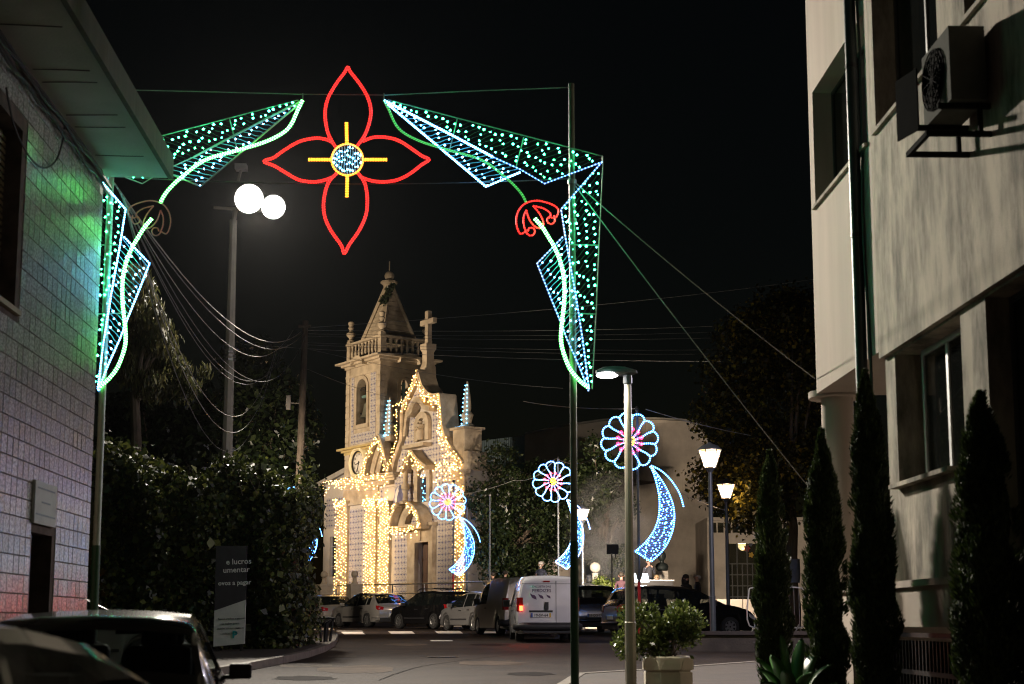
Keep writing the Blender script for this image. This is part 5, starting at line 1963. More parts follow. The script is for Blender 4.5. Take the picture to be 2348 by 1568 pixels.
# ------------------------------------------------------------------ lanterns on the square
def lantern(px, py, Y, base, s, label, e, bm):
    c = P(px, py, Y)
    t = thing('street_lantern', label, 'lamp', (c.x, Y, base))
    mb = MB()
    mb.tube([(c.x, Y, base), (c.x, Y, base + .9), (c.x, Y, base + .91), (c.x, Y, c.z - .2 * s)], [.075 * s, .075 * s, .06 * s, .05 * s], 10)
    mb.build('post', M['lamp_grey'], t, smooth='auto')
    mb = MB()
    mb.lathe([(.13 * s, -.22 * s), (.27 * s, .2 * s)], c, 6)
    mb.build('glass', lamp_glass('lantern_glass', (1, .55, .22), 1.7, .15), t)
    for k in range(6):
        a = math.pi / 3 * k
        mb = MB()
        mb.beam(c + Vector((.135 * s * math.cos(a), .135 * s * math.sin(a), -.22 * s)), c + Vector((.275 * s * math.cos(a), .275 * s * math.sin(a), .2 * s)), .018, .018)
        mb.build('glazing_bar', M['lamp_grey'], t)
    mb = MB()
    mb.lathe([(.3 * s, .2 * s), (.3 * s, .225 * s), (.2 * s, .31 * s), (.07 * s, .36 * s), (.02, .4 * s)], c, 12)
    mb.build('cap', M['lamp_grey'], t, smooth='auto')
    mb = MB()
    mb.lathe([(.06 * s, -.34 * s), (.09 * s, -.28 * s), (.15 * s, -.225 * s)], c, 10)
    mb.build('collar', M['lamp_grey'], t, smooth='auto')
    lamp('lantern_light', 'POINT', c + Vector((0, 0, 0)), e, (1, .66, .36), .12, parent=t)
    for o in t.children:
        if o.type == 'MESH' and o.name.startswith('glass'):
            o.visible_shadow = True
    return t


BED = P(1660, 1455, 33).z
lantern(1627, 1051, 34.5, BED, 1.0, 'tapered street lantern on the raised bed before the plane tree', 700, None)
lantern(1664, 1126, 44.0, g(44), 1.0, 'tapered street lantern behind the taller one, tied to a pale cable', 480, None)
lantern(1335, 1180, 56.5, g(56.5), 1.0, 'tapered street lantern glowing behind the middle daisy ornament', 400, None)
wire(sag(P(1562, 1130, 44), P(1664, 1170, 44), .05), .012, 'pale cable tied to the lantern post under the plane tree', M['cable_pale'])
wire(sag(P(1480, 938, 39.5), P(1720, 998, 41), .05), .01, 'bluish cable running from the largest daisy mast into the plane tree', M['cable_pale'])
wire(sag(P(1200, 920, 60), P(1460, 937, 39.5), .1), .01, 'upper cable arriving at the largest daisy mast', M['cable_pale'])
wire(sag(P(1278, 1052, 55.5), P(1440, 985, 39.5), .5), .01, 'cable slung between the two daisy masts over the dark tree', M['cable_pale'])

# ------------------------------------------------------------------ daisies of light rope on masts
def daisy(px, py, Y, r, mx, foot_z, label, tail):
    c = P(px, py, Y)
    t = thing('light_daisy', label, 'light ornament', c)
    npet = 12
    for k in range(npet):
        a0 = 2 * math.pi * k / npet + .16
        pts = []
        for (rr, da) in ((.2, -.09), (.45, -.16), (.72, -.25), (.9, -.22), (.99, -.06), (1.0, .1), (.93, .24), (.78, .3)):
            pts.append((rr * r, a0 - da))
        w = smooth_line([c + Vector((q * math.cos(a), 0, q * math.sin(a))) for q, a in pts], 4)
        mb = MB(); mb.tube(w, .023, 6)
        mb.build('petal', M['rope_daisy'], t, smooth=True)
        mb = MB()
        e0, e1 = c + Vector((.2 * r * math.cos(a0 + .1), -.03, .2 * r * math.sin(a0 + .1))), c + Vector((.36 * r * math.cos(a0 + .1), -.03, .36 * r * math.sin(a0 + .1)))
        mb.tube([e0, e1], .017, 5)
        cc = c + Vector((.42 * r * math.cos(a0 + .1), -.03, .42 * r * math.sin(a0 + .1)))
        mb.tube([cc + Vector((.055 * r * math.cos(b), 0, .055 * r * math.sin(b))) for b in np.linspace(0, 6.2832, 9)[:-1]], .017, 5, closed=True)
        mb.build('stamen', M['rope_pink'], t)
    mb = MB()
    for k in range(34):
        q, a = .17 * r * math.sqrt(random.random()), random.random() * 6.28
        mb.octa(c + Vector((q * math.cos(a), -.03 + random.uniform(-.03, .02), q * math.sin(a))), .024)
    mb.build('heart_bulbs', M['bulb_gold'], t, props=STUFF)
    # stalk: crescent filled with bulbs, and a single curved rope leaf
    S_ = lambda x, y: c + Vector((x * r, 0, -y * r))
    inner = [(.72, .88), (.86, 1.25), (.98, 1.75), (1.02, 2.2), (.97, 2.7), (.8, 3.15), (.5, 3.55), (.15, 3.85)]
    outer = [(.72, .88), (1.05, 1.3), (1.33, 1.8), (1.5, 2.3), (1.52, 2.8), (1.4, 3.3), (1.12, 3.8), (.7, 4.2)]
    leafp = [(.74, .86), (1.1, 1.05), (1.45, 1.4), (1.72, 1.85), (1.85, 2.3)]
    tail = tail or (lambda p: p)
    inner, outer, leafp = [[tail(p) for p in q] for q in (inner, outer, leafp)]
    for pts, nm in ((inner, 'stalk_edge'), (outer, 'stalk_edge'), (leafp, 'curved_leaf')):
        mb = MB()
        mb.tube(smooth_line([S_(*p) for p in pts], 5), .021, 6)
        mb.build(nm, M['rope_daisy'], t, smooth=True)
    mb = MB()
    mb.tube([S_(*inner[-1]), S_(*outer[-1])], .021, 6)
    mb.build('stalk_end', M['rope_daisy'], t)
    si = smooth_line([S_(*p) for p in inner], 8)
    so = smooth_line([S_(*p) for p in outer], 8)
    mb, wb = MB(), MB()
    for i in range(len(si)):
        wb.tube([si[i], so[i]], .006, 4, ulen=False)
        L_ = (si[i] - so[i]).length
        n = max(1, int(L_ / .135))
        for j in range(n):
            f_ = (j + random.uniform(.15, .85)) / n
            mb.octa(si[i].lerp(so[i], f_) + Vector((random.uniform(-.02, .02), random.uniform(-.02, .02), random.uniform(-.035, .035))), random.uniform(.015, .027))
    mb.build('stalk_bulbs', M['bulb_daisy'], t, props=STUFF)
    wb.build('stalk_net', M['net_bloom_blue'], t, props=STUFF)
    # mast
    m0 = P(mx, py, Y + .06)
    tm = thing('daisy_mast', label.replace('daisy of cool white light rope', 'slim steel mast carrying the daisy'), 'pole', (m0.x, m0.y, foot_z))
    ztop = c.z + r * 1.12
    zr = foot_z + 1.6
    mb = MB()
    mb.tube([(m0.x, m0.y, zr), (m0.x, m0.y, ztop)], .035, 8)
    mb.build('shaft', M['lamp_grey'], tm, smooth='auto')
    mb = MB()
    mb.tube([(m0.x, m0.y, foot_z), (m0.x, m0.y, zr)], .042, 8)
    mb.build('red_foot', M['red_paint'], tm, smooth='auto')
    mb = MB()
    mb.lathe([(.05, ztop - .02), (.06, ztop + .03), (.03, ztop + .1)], (m0.x, m0.y, 0), 8)
    mb.build('mast_cap', M['black_metal'], tm)
    lamp('daisy_glow', 'POINT', S_(1.2, 2.6) - Vector((0, .12, 0)), 60 * r, (.3, .6, 1), .35, parent=t) if False else None
    return t


daisy(1443, 1011, 39.5, .80, 1461, g(39.5), 'largest daisy of cool white light rope above the black parked cars', None)
daisy(1267.5, 1104, 55.7, .80, 1279, g(55.7), 'middle daisy of cool white light rope before the dark tree', lambda p: (p[0] - .05, p[1] * 1.02))
daisy(1026, 1151, 62.5, .80, 1040, TZ - .3, 'small daisy of cool white light rope hanging before the church door', lambda p: (p[0] - .05, p[1] * .96))
daisy(672, 1150, 75.0, .80, 684, TZ, 'daisy of cool white light rope mostly hidden behind the ivy hedge', lambda p: (p[0] + .1, p[1]))

# ------------------------------------------------------------------ warm icicle lights on the church
def bulbs_on(name, label, pts, width, drop, dens, w=-0.5, m='bulb_warm', r=.029):
    """string of bulbs along a line on the church front, with threads hanging from it"""
    pts = [Vector((p[0], 0, p[1])) for p in pts]
    c0 = cw(pts[0].x, w, pts[0].z)
    t = thing(name, label, 'light string', c0)
    mb = MB()
    mb.tube([cw(p.x, w, p.z) for p in pts], .012, 4, ulen=False)
    mb.build('cord', M['cable_black'], t)
    mb = MB()
    seen = []
    for a, b in zip(pts[:-1], pts[1:]):
        L_ = (b - a).length
        n = int(L_ * dens * .62 + random.random())
        for i in range(n):
            p = a.lerp(b, (i + random.random()) / n)
            dz = random.random() ** 1.6 * drop * (0.4 + .6 * abs(math.sin(p.x * 5.3 + p.z * 3)))
            q_ = (p.x + random.uniform(-width, width), p.z - dz + random.uniform(-.05, .08))
            if any((q_[0] - s_[0]) ** 2 * .3 + (q_[1] - s_[1]) ** 2 < .0055 for s_ in seen):
                continue
            seen.append(q_)
            mb.octa(cw(q_[0], w + random.uniform(-.06, .06), q_[1]), r * random.uniform(.75, 1.15))
    mb.build('bulbs', M[m], t, props=STUFF)
    return t


L2 = lambda q, k=4: line2(q, k)
for k, (u0, u1) in enumerate(pil):
    a, b = PIL[k]
    y0 = 1156 if k < 3 else 1130
    tp = fac((a + b) / 2, y0)[1]
    bt = TZ + .25
    lab = ('bulb curtain wrapping the outer tower pilaster from capital to base', 'bulb curtain wrapping the pilaster at the inner tower corner', 'bulb curtain wrapping the slimmer pilaster beside the painted panel', 'bulb curtain wrapping the pilaster at the church corner behind the daisy')[k]
    t = thing('light_curtain', lab, 'light string', cw((u0 + u1) / 2, -.3, tp))
    mb, cb_ = MB(), MB()
    ns = 6
    for i in range(ns):
        uu = u0 - .06 + (u1 - u0 + .12) * i / (ns - 1)
        cb_.tube([cw(uu, -.24, tp), cw(uu, -.24, bt)], .006, 4, ulen=False)
        n = int((tp - bt) / .17)
        for j in range(n):
            if random.random() < .12:
                continue
            mb.octa(cw(uu + random.uniform(-.04, .04), -.25 + random.uniform(-.03, .02), tp - (j + .5 * (i % 2) + .35 * random.random()) * .17), .029 * random.uniform(.75, 1.15))
    for i in range(34 if k < 3 else 16):
        mb.octa(cw(u0 - .18 + (u1 - u0 + .36) * random.random(), -.38, tp + random.uniform(-.15, .3)), .028)
    mb.build('bulbs', M['bulb_warm'], t, props=STUFF)
    cb_.build('cords', M['cable'], t, props=STUFF)
bulbs_on('icicle_lights', 'warm icicle lights along the main cornice of the church tower', L2([(758, 1107), (800, 1099), (851, 1091)]), .05, .75, 40)
bulbs_on('icicle_lights', 'warm icicle lights along the cornice between tower and painted panel', L2([(851, 1091), (880, 1090), (907, 1088)]), .05, 1.3, 42)
bulbs_on('icicle_lights', 'warm bulbs climbing the scroll beside the tower clock', L2([(848, 1089), (856, 1052), (870, 1020), (883, 1001)]), .12, .5, 42)
bulbs_on('icicle_lights', 'warm bulbs falling from the scroll peak towards the gable', L2([(883, 1001), (892, 1030), (899, 1060), (906, 1076)]), .12, .5, 40)
bulbs_on('icicle_lights', 'warm bulbs up the tower side of the church gable', L2([(905, 1075), (916, 1040), (926, 1008), (928, 950)]), .14, .4, 30)
bulbs_on('icicle_lights', 'warm bulbs on the rising curve of the gable next to the belfry', L2([(914, 932), (930, 920), (944, 905), (954, 882), (963, 850)]), .08, .75, 36, w=-.3)
bulbs_on('icicle_lights', 'warm bulbs on the falling curve of the gable below the cross', L2([(963, 850), (970, 880), (985, 902), (998, 908), (1014, 906)]), .08, .6, 36, w=-.3)
bulbs_on('icicle_lights', 'warm bulbs down the gable edge to the corner scroll', L2([(1014, 906), (1017, 940), (1020, 980)]), .09, .25, 46, w=-.3)
bulbs_on('icicle_lights', 'dense warm bulbs over the corner scroll of the church', L2([(1018, 978), (1030, 1010), (1046, 1036), (1060, 1056), (1062, 1080)]), .34, 1.0, 62, w=-.3)
bulbs_on('icicle_lights', 'warm icicle lights fringing the cornice near the church corner', L2([(1014, 1066), (1040, 1064), (1062, 1062)]), .08, 1.7, 52)
bulbs_on('icicle_lights', 'warm bulbs round the pediment over the church window', L2([(941, 1083), (950, 1062), (958, 1044), (964, 1037), (975, 1052), (986, 1064), (997, 1074)]), .09, .65, 32, w=-.65)
bulbs_on('icicle_lights', 'warm bulbs round the broken pediment over the church door', L2([(936, 1160), (928, 1172), (920, 1192), (917, 1213)]), .1, .2, 44, w=-.8)
bulbs_on('icicle_lights', 'warm fringe along the lintel over the church door', L2([(917, 1213), (953, 1211), (992, 1206)]), .05, .7, 40, w=-.8)
bulbs_on('icicle_lights', 'warm bulbs on the short curve of the door pediment by the daisy', L2([(963, 1157), (975, 1166), (985, 1184), (991, 1204)]), .1, .3, 50, w=-.8)
bulbs_on('icicle_lights', 'few blue bulbs dangling beside the church window', L2([(990, 1088), (992, 1120), (990, 1150)]), .14, .4, 18, w=-.5, m='bulb_blue')

# ------------------------------------------------------------------ lamp that lights the church front, on a post beyond the hedge
t = thing('floodlight_post', 'floodlight post in the churchyard hidden from the street by the tiled house', 'lamp', (-23, 63, TZ))
mb = MB(); mb.tube([(-23, 63, g(62)), (-23, 63, 9.2)], [.12, .08], 10); mb.build('post', M['grey_metal'], t)
d = (cw(0, 0, 7.5) - Vector((-23, 63, 9.3))).normalized()
mb = MB(); mb.beam(Vector((-23, 63, 9.3)) - d * .3, Vector((-23, 63, 9.3)), .5, .4); mb.build('lamp_housing', M['grey_metal'], t)
mb = MB(); mb.beam(Vector((-23, 63, 9.3)), Vector((-23, 63, 9.3)) + d * .02, .44, .34); mb.build('lamp_glass', glow('post_glass', (1, .8, .55), 20), t)
lamp('church_flood', 'SPOT', Vector((-23, 63, 9.3)) + d * .1, 21000, (1, .77, .53), .2, cw(-0.5, 0, 10.5), 60, .7, t)
# small black floodlight on a post that washes the hall
fp = P(1404, 1259, 50)
t = thing('floodlight_stand', 'small black floodlight panel on a thin post turned towards the hall', 'lamp', (fp.x, 50, g(50)))
mb = MB(); mb.tube([(fp.x - .03, 50, g(50)), (fp.x - .03, 50, fp.z - .15)], .028, 8); mb.build('post', M['grey_metal'], t)
d = Vector((.1, 1, .12)).normalized()
mb = MB(); mb.beam(fp, fp + d * .1, .42, .34); mb.tube([fp + Vector((.1, 0, -.15)), fp + Vector((.12, .05, -.34)), fp + Vector((-.03, 0, -.36))], .015, 6); mb.build('lamp_housing', M['black_metal'], t)
mb = MB(); mb.beam(fp + d * .1, fp + d * .108, .38, .3); mb.build('lamp_glass', glow('stand_glass', (1, .85, .7), 12), t)
lamp('hall_flood', 'SPOT', fp + d * .16, 12500, (1, .78, .58), .2, fp + d * 20 + Vector((3, 0, 1)), 96, .7, t)
# bare mast beside the church
c = P(1123, 1137, 61.5)
t = thing('flag_mast', 'bare thin steel mast standing between the church and the dark tree', 'pole', (c.x, c.y, TZ))
mb = MB(); mb.tube([(c.x, c.y, TZ - .2), tuple(c)], [.045, .035], 8); mb.build('shaft', M['lamp_grey'], t, smooth='auto')
mb = MB(); mb.ball(c + Vector((0, 0, .04)), .06, 10); mb.build('cap', M['galv'], t, smooth=True)
c = P(1071, 1137, 63.5)
t = thing('flag_mast', 'bare thin steel mast against the lit church corner pilaster', 'pole', (c.x, c.y, TZ))
mb = MB(); mb.tube([(c.x, c.y, TZ - .2), tuple(c)], [.05, .045], 8); mb.build('shaft', M['lamp_grey'], t, smooth='auto')

# ------------------------------------------------------------------ vegetation
def leaf_mesh(name, C, D, Nn, L, W, m, parent=None, fold=0.25, props=None, rnd=None):
    """leaf shaped quads: centres C, directions D, normals Nn, lengths L, widths W"""
    n = len(C)
    D = D / np.linalg.norm(D, axis=1, keepdims=True)
    S = np.cross(D, Nn)
    S /= np.maximum(np.linalg.norm(S, axis=1, keepdims=True), 1e-6)
    U = np.cross(S, D)
    L, W = np.asarray(L)[:, None], np.asarray(W)[:, None]
    v = np.empty((n, 4, 3), np.float32)
    v[:, 0] = C - D * L / 2
    v[:, 1] = C + S * W / 2 + U * W * fold
    v[:, 2] = C + D * L / 2
    v[:, 3] = C - S * W / 2 + U * W * fold
    org = Vector((0, 0, 0))
    p = parent
    while p is not None:
        org += p.location
        p = p.parent
    v = v.reshape(-1, 3) - np.array(org, np.float32)
    me = bpy.data.meshes.new(name)
    me.vertices.add(4 * n)
    me.vertices.foreach_set('co', v.ravel())
    me.loops.add(4 * n)
    me.loops.foreach_set('vertex_index', np.arange(4 * n, dtype=np.int32))
    me.polygons.add(n)
    me.polygons.foreach_set('loop_start', np.arange(0, 4 * n, 4, dtype=np.int32))
    me.materials.append(m)
    at_ = me.attributes.new('rnd', 'FLOAT', 'FACE')
    at_.data.foreach_set('value', (rng.random(n) if rnd is None else rnd).astype(np.float32))
    me.update(calc_edges=True)
    o = bpy.data.objects.new(name, me)
    col.objects.link(o)
    if parent is not None:
        o.parent = parent
    for k, q in (props or {}).items():
        o[k] = q
    return o


def rdir(n):
    d = rng.normal(size=(n, 3))
    return d / np.linalg.norm(d, axis=1, keepdims=True)


def clump_points(clumps, n, hollow=0.55):
    """points through clumps (x, y, z, r); more towards each clump's rim"""
    cl = np.array(clumps, float)
    w = cl[:, 3] ** 2
    idx = rng.choice(len(cl), n, p=w / w.sum())
    d = rdir(n)
    rr = cl[idx, 3] * (hollow + (1 - hollow) * rng.random(n) ** .7) * (1 + .18 * rng.normal(size=n))
    return cl[idx, :3] + d * rr[:, None], d


M['leaf_ivy'] = leafmat('ivy_leaf', (0.032, 0.045, 0.01), (0.15, 0.16, 0.035), .6, .25, .5)
M['leaf_dark'] = leafmat('dark_leaf', (0.022, 0.038, 0.012), (0.06, 0.08, 0.026), .6, .25, .35)
M['leaf_plane'] = leafmat('plane_leaf', (0.055, 0.055, 0.012), (0.34, 0.27, 0.03), .6, .4, .5)
M['leaf_cypress'] = leafmat('cypress_leaf', (0.035, 0.06, 0.014), (0.09, 0.125, 0.03), .6, .15, .6)
M['leaf_shrub'] = leafmat('shrub_leaf', (0.075, 0.11, 0.02), (0.26, 0.3, 0.08), .6, .3, .35)
M['leaf_euca'] = leafmat('hanging_leaf', (0.07, 0.075, 0.025), (0.17, 0.15, 0.06), .6, .3, .45)


def branches(parent, base, tips, r0, name='trunk', forks=None):
    mb = MB()
    base = Vector(base)
    for tp in tips:
        tp = Vector(tp)
        k = 6
        pts = [base.lerp(tp, i / k) + Vector((random.uniform(-1, 1), random.uniform(-1, 1), 0)) * .05 * (tp - base).length * math.sin(math.pi * i / k) * .6 for i in range(k + 1)]
        mb.tube(pts, [r0 * (1 - .85 * i / k) for i in range(k + 1)], 7)
    return mb.build(name, M['bark'], parent, smooth='auto')


def tree(name, label, base, trunk_top, clumps, nleaf, lsize, m, r0=.18, cat='tree', tips=None, droop=0.0, wfac=.5):
    t = thing(name, label, cat, base)
    mb = MB()
    b, tt = Vector(base), Vector(trunk_top)
    k = 5
    mb.tube([b.lerp(tt, i / k) + Vector((.05 * math.sin(i * 2), .05 * math.cos(i), 0)) for i in range(k + 1)], [r0 * (1.25 - .5 * i / k) for i in range(k + 1)], 9)
    for c in clumps[::max(1, len(clumps) // 14)]:
        cc = Vector(c[:3])
        mid = tt.lerp(cc, .5) + Vector((0, 0, .15))
        mb.tube([tt - Vector((0, 0, .2)), mid, cc], [r0 * .5, r0 * .28, r0 * .08], 6)
    mb.build('trunk', M['bark'], t, smooth='auto')
    C, d = clump_points(clumps, nleaf)
    D = rdir(nleaf)
    D[:, 2] -= droop
    N_ = d + .7 * rdir(nleaf) + np.array([0, 0, .4])
    L = lsize * rng.uniform(.6, 1.3, nleaf)
    leaf_mesh('crown', C, D, N_, L, L * wfac, m, t)
    return t


def clumps_in(px0, px1, py0, py1, Y, dY, n, r0, r1, shape=None):
    out = []
    tries = 0
    while len(out) < n and tries < 4000:
        tries += 1
        x, y = random.random(), random.random()
        if shape and not shape(x, y):
            continue
        p = P(px0 + (px1 - px0) * x, py0 + (py1 - py0) * y, Y + random.uniform(-dY, dY))
        out.append((p.x, p.y, p.z, random.uniform(r0, r1)))
    return out


ell = lambda x, y: ((x - .5) / .5) ** 2 + ((y - .55) / .5) ** 2 < 1
# magnolia-like tree beside the church, and another behind the smoke
b0 = P(1165, 1345, 66)
cl = clumps_in(1085, 1330, 1012, 1305, 65, 2.0, 46, .5, .95, lambda x, y: ((x - .5) / .52) ** 2 + ((y - .58) / .52) ** 2 < 1)
tree('magnolia_tree', 'dark glossy tree filling the space between church and hall', (b0.x, 66, TZ - .3), (b0.x, 66, TZ + 2.6), cl, 20000, .2, M['leaf_dark'], .2)
cl = clumps_in(1300, 1440, 1000, 1310, 63, 1.2, 26, .4, .8, lambda x, y: ((x - .5) / .55) ** 2 + ((y - .55) / .52) ** 2 < 1)
b0 = P(1385, 1340, 64)
tree('bay_tree', 'dark tree in the drifting smoke before the hall wall', (b0.x, 64, TZ - .3), (b0.x, 64, TZ + 2.2), cl, 11000, .19, M['leaf_dark'], .16)
# plane tree turning yellow
PY = 46.5
cl = clumps_in(1595, 1900, 700, 1180, PY, 2.0, 80, .5, 1.0, lambda x, y: ((x - .62) / .62) ** 2 + ((y - .6) / .6) ** 2 < 1 and not (x < .35 and y > .9) and not (x < .12 + .5 * max(0, .5 - y)))
cl += clumps_in(1684, 1765, 1105, 1200, 44.4, .35, 16, .2, .34)
b0 = P(1815, 1320, PY)
pt = tree('plane_tree', 'plane tree turning yellow above the lanterns, lower trunk wrapped', (b0.x, PY, g(PY)), (P(1812, 1150, PY).x, PY, P(1812, 1150, PY).z), cl, 34000, .14, M['leaf_plane'], .2, wfac=.85)
mb = MB()
zw0, zw1 = P(1815, 1335, PY - .3).z, P(1815, 1281, PY - .3).z
mb.lathe([(.26, zw0), (.28, (zw0 + zw1) / 2), (.27, zw1)], (b0.x, PY, 0), 14)
mb.build('trunk_wrap', mat('blue_wrap', (.2, .24, .34), .7, var=.1), pt, smooth='auto')
# hanging-leaved tree and dark mass behind the hedge
cl = clumps_in(285, 350, 640, 900, 36, .8, 13, .3, .5) + clumps_in(330, 425, 720, 900, 36, .8, 16, .22, .42, lambda x, y: y > x * .6) + clumps_in(400, 470, 830, 900, 36, .5, 6, .15, .3)
b0 = P(310, 1300, 36)
tree('eucalyptus_tree', 'loose hanging leaved tree behind the arch pole of the tiled house', (b0.x, 36, g(36)), tuple(P(310, 900, 36)), cl, 7000, .26, M['leaf_euca'], .16, droop=1.6, wfac=.22)
for k, (x0, x1, y0, y1, Y, lab) in enumerate(((230, 500, 880, 1120, 46, 'black mass of a broad tree rising behind the ivy hedge'), (480, 700, 760, 1120, 58, 'black crown of a tree between floodlight mast and wooden pole'))):
    cl = clumps_in(x0, x1, y0, y1, Y, 1.5, 30, .6, 1.1, ell)
    b0 = P((x0 + x1) / 2, 1300, Y)
    tree('dark_tree', lab, (b0.x, Y, g(Y)), (b0.x, Y, 4), cl, 6500, .34, M['leaf_dark'], .2)


# ivy hedge: dark core and leaves over it
HYF = 31.5
hd = thing('ivy_hedge', 'tall overgrown ivy hedge with glinting leaves behind the pavement', 'hedge', (P(470, 1400, 32).x, 32, g(32) + .13))
hx0, hx1 = P(205, 1300, 31.5).x, P(682, 1300, 32.5).x
def hedge_top(x):
    t = (x - hx0) / (hx1 - hx0)
    return P(470, 1095, 32).z + .16 * math.sin(t * 13) + .25 * math.sin(t * 4 + 1) + .22 * math.sin(t * 7.3 + 2) + .12 * math.sin(t * 31) - .5 * max(0, t - .85) / .15 * .3
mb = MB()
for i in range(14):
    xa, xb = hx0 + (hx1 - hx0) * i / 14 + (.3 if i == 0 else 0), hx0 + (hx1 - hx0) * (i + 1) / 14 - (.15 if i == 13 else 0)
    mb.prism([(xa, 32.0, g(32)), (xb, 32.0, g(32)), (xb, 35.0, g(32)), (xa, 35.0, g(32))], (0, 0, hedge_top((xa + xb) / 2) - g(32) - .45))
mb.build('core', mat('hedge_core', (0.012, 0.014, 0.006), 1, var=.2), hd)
n = 24000
fx_ = rng.random(n)
X = hx0 + (hx1 - hx0) * fx_
zt_ = np.array([hedge_top(x) for x in X])
mode = rng.random(n)
z0_ = g(32) + .1
dep = .3 * np.sin(X * 1.9) + .18 * np.sin(X * 5.1 + 1)
hz = rng.random(n) ** .8
Yf = HYF + dep + rng.normal(0, .1, n) + .25 * np.sin(hz * 7 + X)
Zf = z0_ + (zt_ - z0_) * hz
Yt = 31.5 + rng.random(n) * 3.4
Zt = zt_ - .3 + rng.normal(0, .22, n) + .3 * rng.random(n) ** 4
Xs = hx1 + rng.normal(0, .1, n) + .15 * np.sin(hz * 9)
Ys = 31.7 + rng.random(n) * 3.2
C = np.where((mode < .52)[:, None], np.stack([X, Yf, Zf], 1), np.where((mode < .86)[:, None], np.stack([X, Yt, Zt], 1), np.stack([Xs, Ys, Zf], 1)))
Nn = np.where((mode < .52)[:, None], np.array([0, -1, .4]), np.where((mode < .86)[:, None], np.array([0, -.2, 1]), np.array([1, -.2, .3]))) + .7 * rdir(n)
D = rdir(n); D[:, 2] -= .7
# tufts that stand clear of the top
for k in range(16):
    x = random.uniform(hx0 + .1, hx1); i0 = rng.integers(0, n, 90)
    C[i0] = np.array([x, random.uniform(31.4, 32.6), hedge_top(x) + random.uniform(-.05, .3)]) + rng.normal(0, .13, (90, 3))
L = .13 * rng.uniform(.4, 1.0, n) * np.where(rng.random(n) < .15, 2.0, 1.2)
# keep the sign face free of most leaves
sg0, sg1 = P(496, 1370, 31).x, P(563, 1370, 31).x
szl, szh = P(530, 1482, 31).z, P(530, 1262, 31).z
keep = ~((C[:, 0] > sg0) & (C[:, 0] < sg1) & (C[:, 2] > szl) & (C[:, 2] < szh) & (C[:, 1] < 31.6))
C, D, Nn, L = C[keep], D[keep], Nn[keep], L[keep]
leaf_mesh('foliage', C, D, Nn, L, L * .8, M['leaf_ivy'], hd)
mb = MB()
for k in range(40):
    x = random.uniform(hx0, hx1)
    p = Vector((x, random.uniform(31.4, 33), hedge_top(x) - .3))
    mb.tube([p, p + Vector((random.uniform(-.2, .2), -.1, .3)), p + Vector((random.uniform(-.4, .4), -.2, random.uniform(.3, .65)))], [.008, .006, .003], 4)
mb.build('stray_shoots', M['bark'], hd, props=STUFF)

# overgrown advertising board in the hedge
sg = thing('advertising_board', 'dark advertising board with white lower half half swallowed by the ivy hedge', 'sign', (P(528, 1480, 30.95).x, 30.95, szl))
sx0, sx1 = P(492, 1370, 30.95).x, P(563, 1370, 30.95).x
zmid0, zmid1 = P(495, 1400, 30.95).z, P(560, 1375, 30.95).z
mb = MB()
mb.prism([(sx0, 30.95, zmid0), (sx1, 30.95, zmid1), (sx1, 30.95, szh + .1), (sx0, 30.95, szh + .1)], (0, .06, 0))
mb.build('dark_face', mat('dark_print', (.035, .03, .04), .5), sg)
mb = MB()
mb.prism([(sx0, 30.951, szl), (sx1, 30.951, szl + .06), (sx1, 30.951, zmid1), (sx0, 30.951, zmid0)], (0, .058, 0))
mb.build('white_face', M['white'], sg)
mb = MB()
for x in (sx0 + .08, sx1 - .08):
    mb.box((x, 31.05, (g(31) + szl) / 2 + .2), (.06, .06, szl - g(31) + .5))
mb.build('stand', M['black_metal'], sg)
ru = (math.pi / 2, 0, 0)
for body, px, py, s in (('e lucros', 518, 1294, .17), ('umentar', 511, 1313, .17), ('ovos a pagar', 500, 1342, .14)):
    p = P(px, py, 30.94)
    lettering(body, s, M['ink_white'], sg, p - sg.location, (math.pi / 2, -.04, 0), bold=.002)
for body, px, py, s in (('Temos creditos e pensoes', 499, 1421, .062), ('ao melhor preco', 508, 1432, .062), ('atender servicos publicos', 498, 1443, .062), ('solucao a XML', 510, 1454, .062)):
    p = P(px, py, 30.94)
    lettering(body, s * .9, M['ink'], sg, p - sg.location, (math.pi / 2, -.04, 0))
p = P(532, 1476, 30.94)
lettering('P', .2, M['ink_teal'], sg, p - sg.location + Vector((0, 0, .13)), (math.pi / 2, 0, 0), bold=.01)

# raised bed with stone edge behind the planter
mb = MB()
bx0, bx1 = P(1575, 1480, 33).x, 12.0
mb.prism([(bx0, 33, g(33) - .2), (bx1, 33, g(33) - .2), (bx1, 38.6, g(33) - .2), (bx0 + 1.0, 38.6, g(33) - .2)], (0, 0, BED - g(33) + .2))
M['bed'] = mat('old_dark_concrete', (.075, .06, .045), .9, var=.35, scale=2, bump=.5, bscale=20, dirt=(.03, .025, .02), dscale=.9)
rbed = structure(mb.build('raised_bed', M['bed']), 'raised concrete bed at the far side of the cross street')
mb = MB()
mb.prism([(bx0 - .05, 32.92, BED), (bx1, 32.92, BED), (bx1, 33.35, BED), (bx0 - .05, 33.35, BED)], (0, 0, .08))
mb.build('coping', M['paving'], rbed)

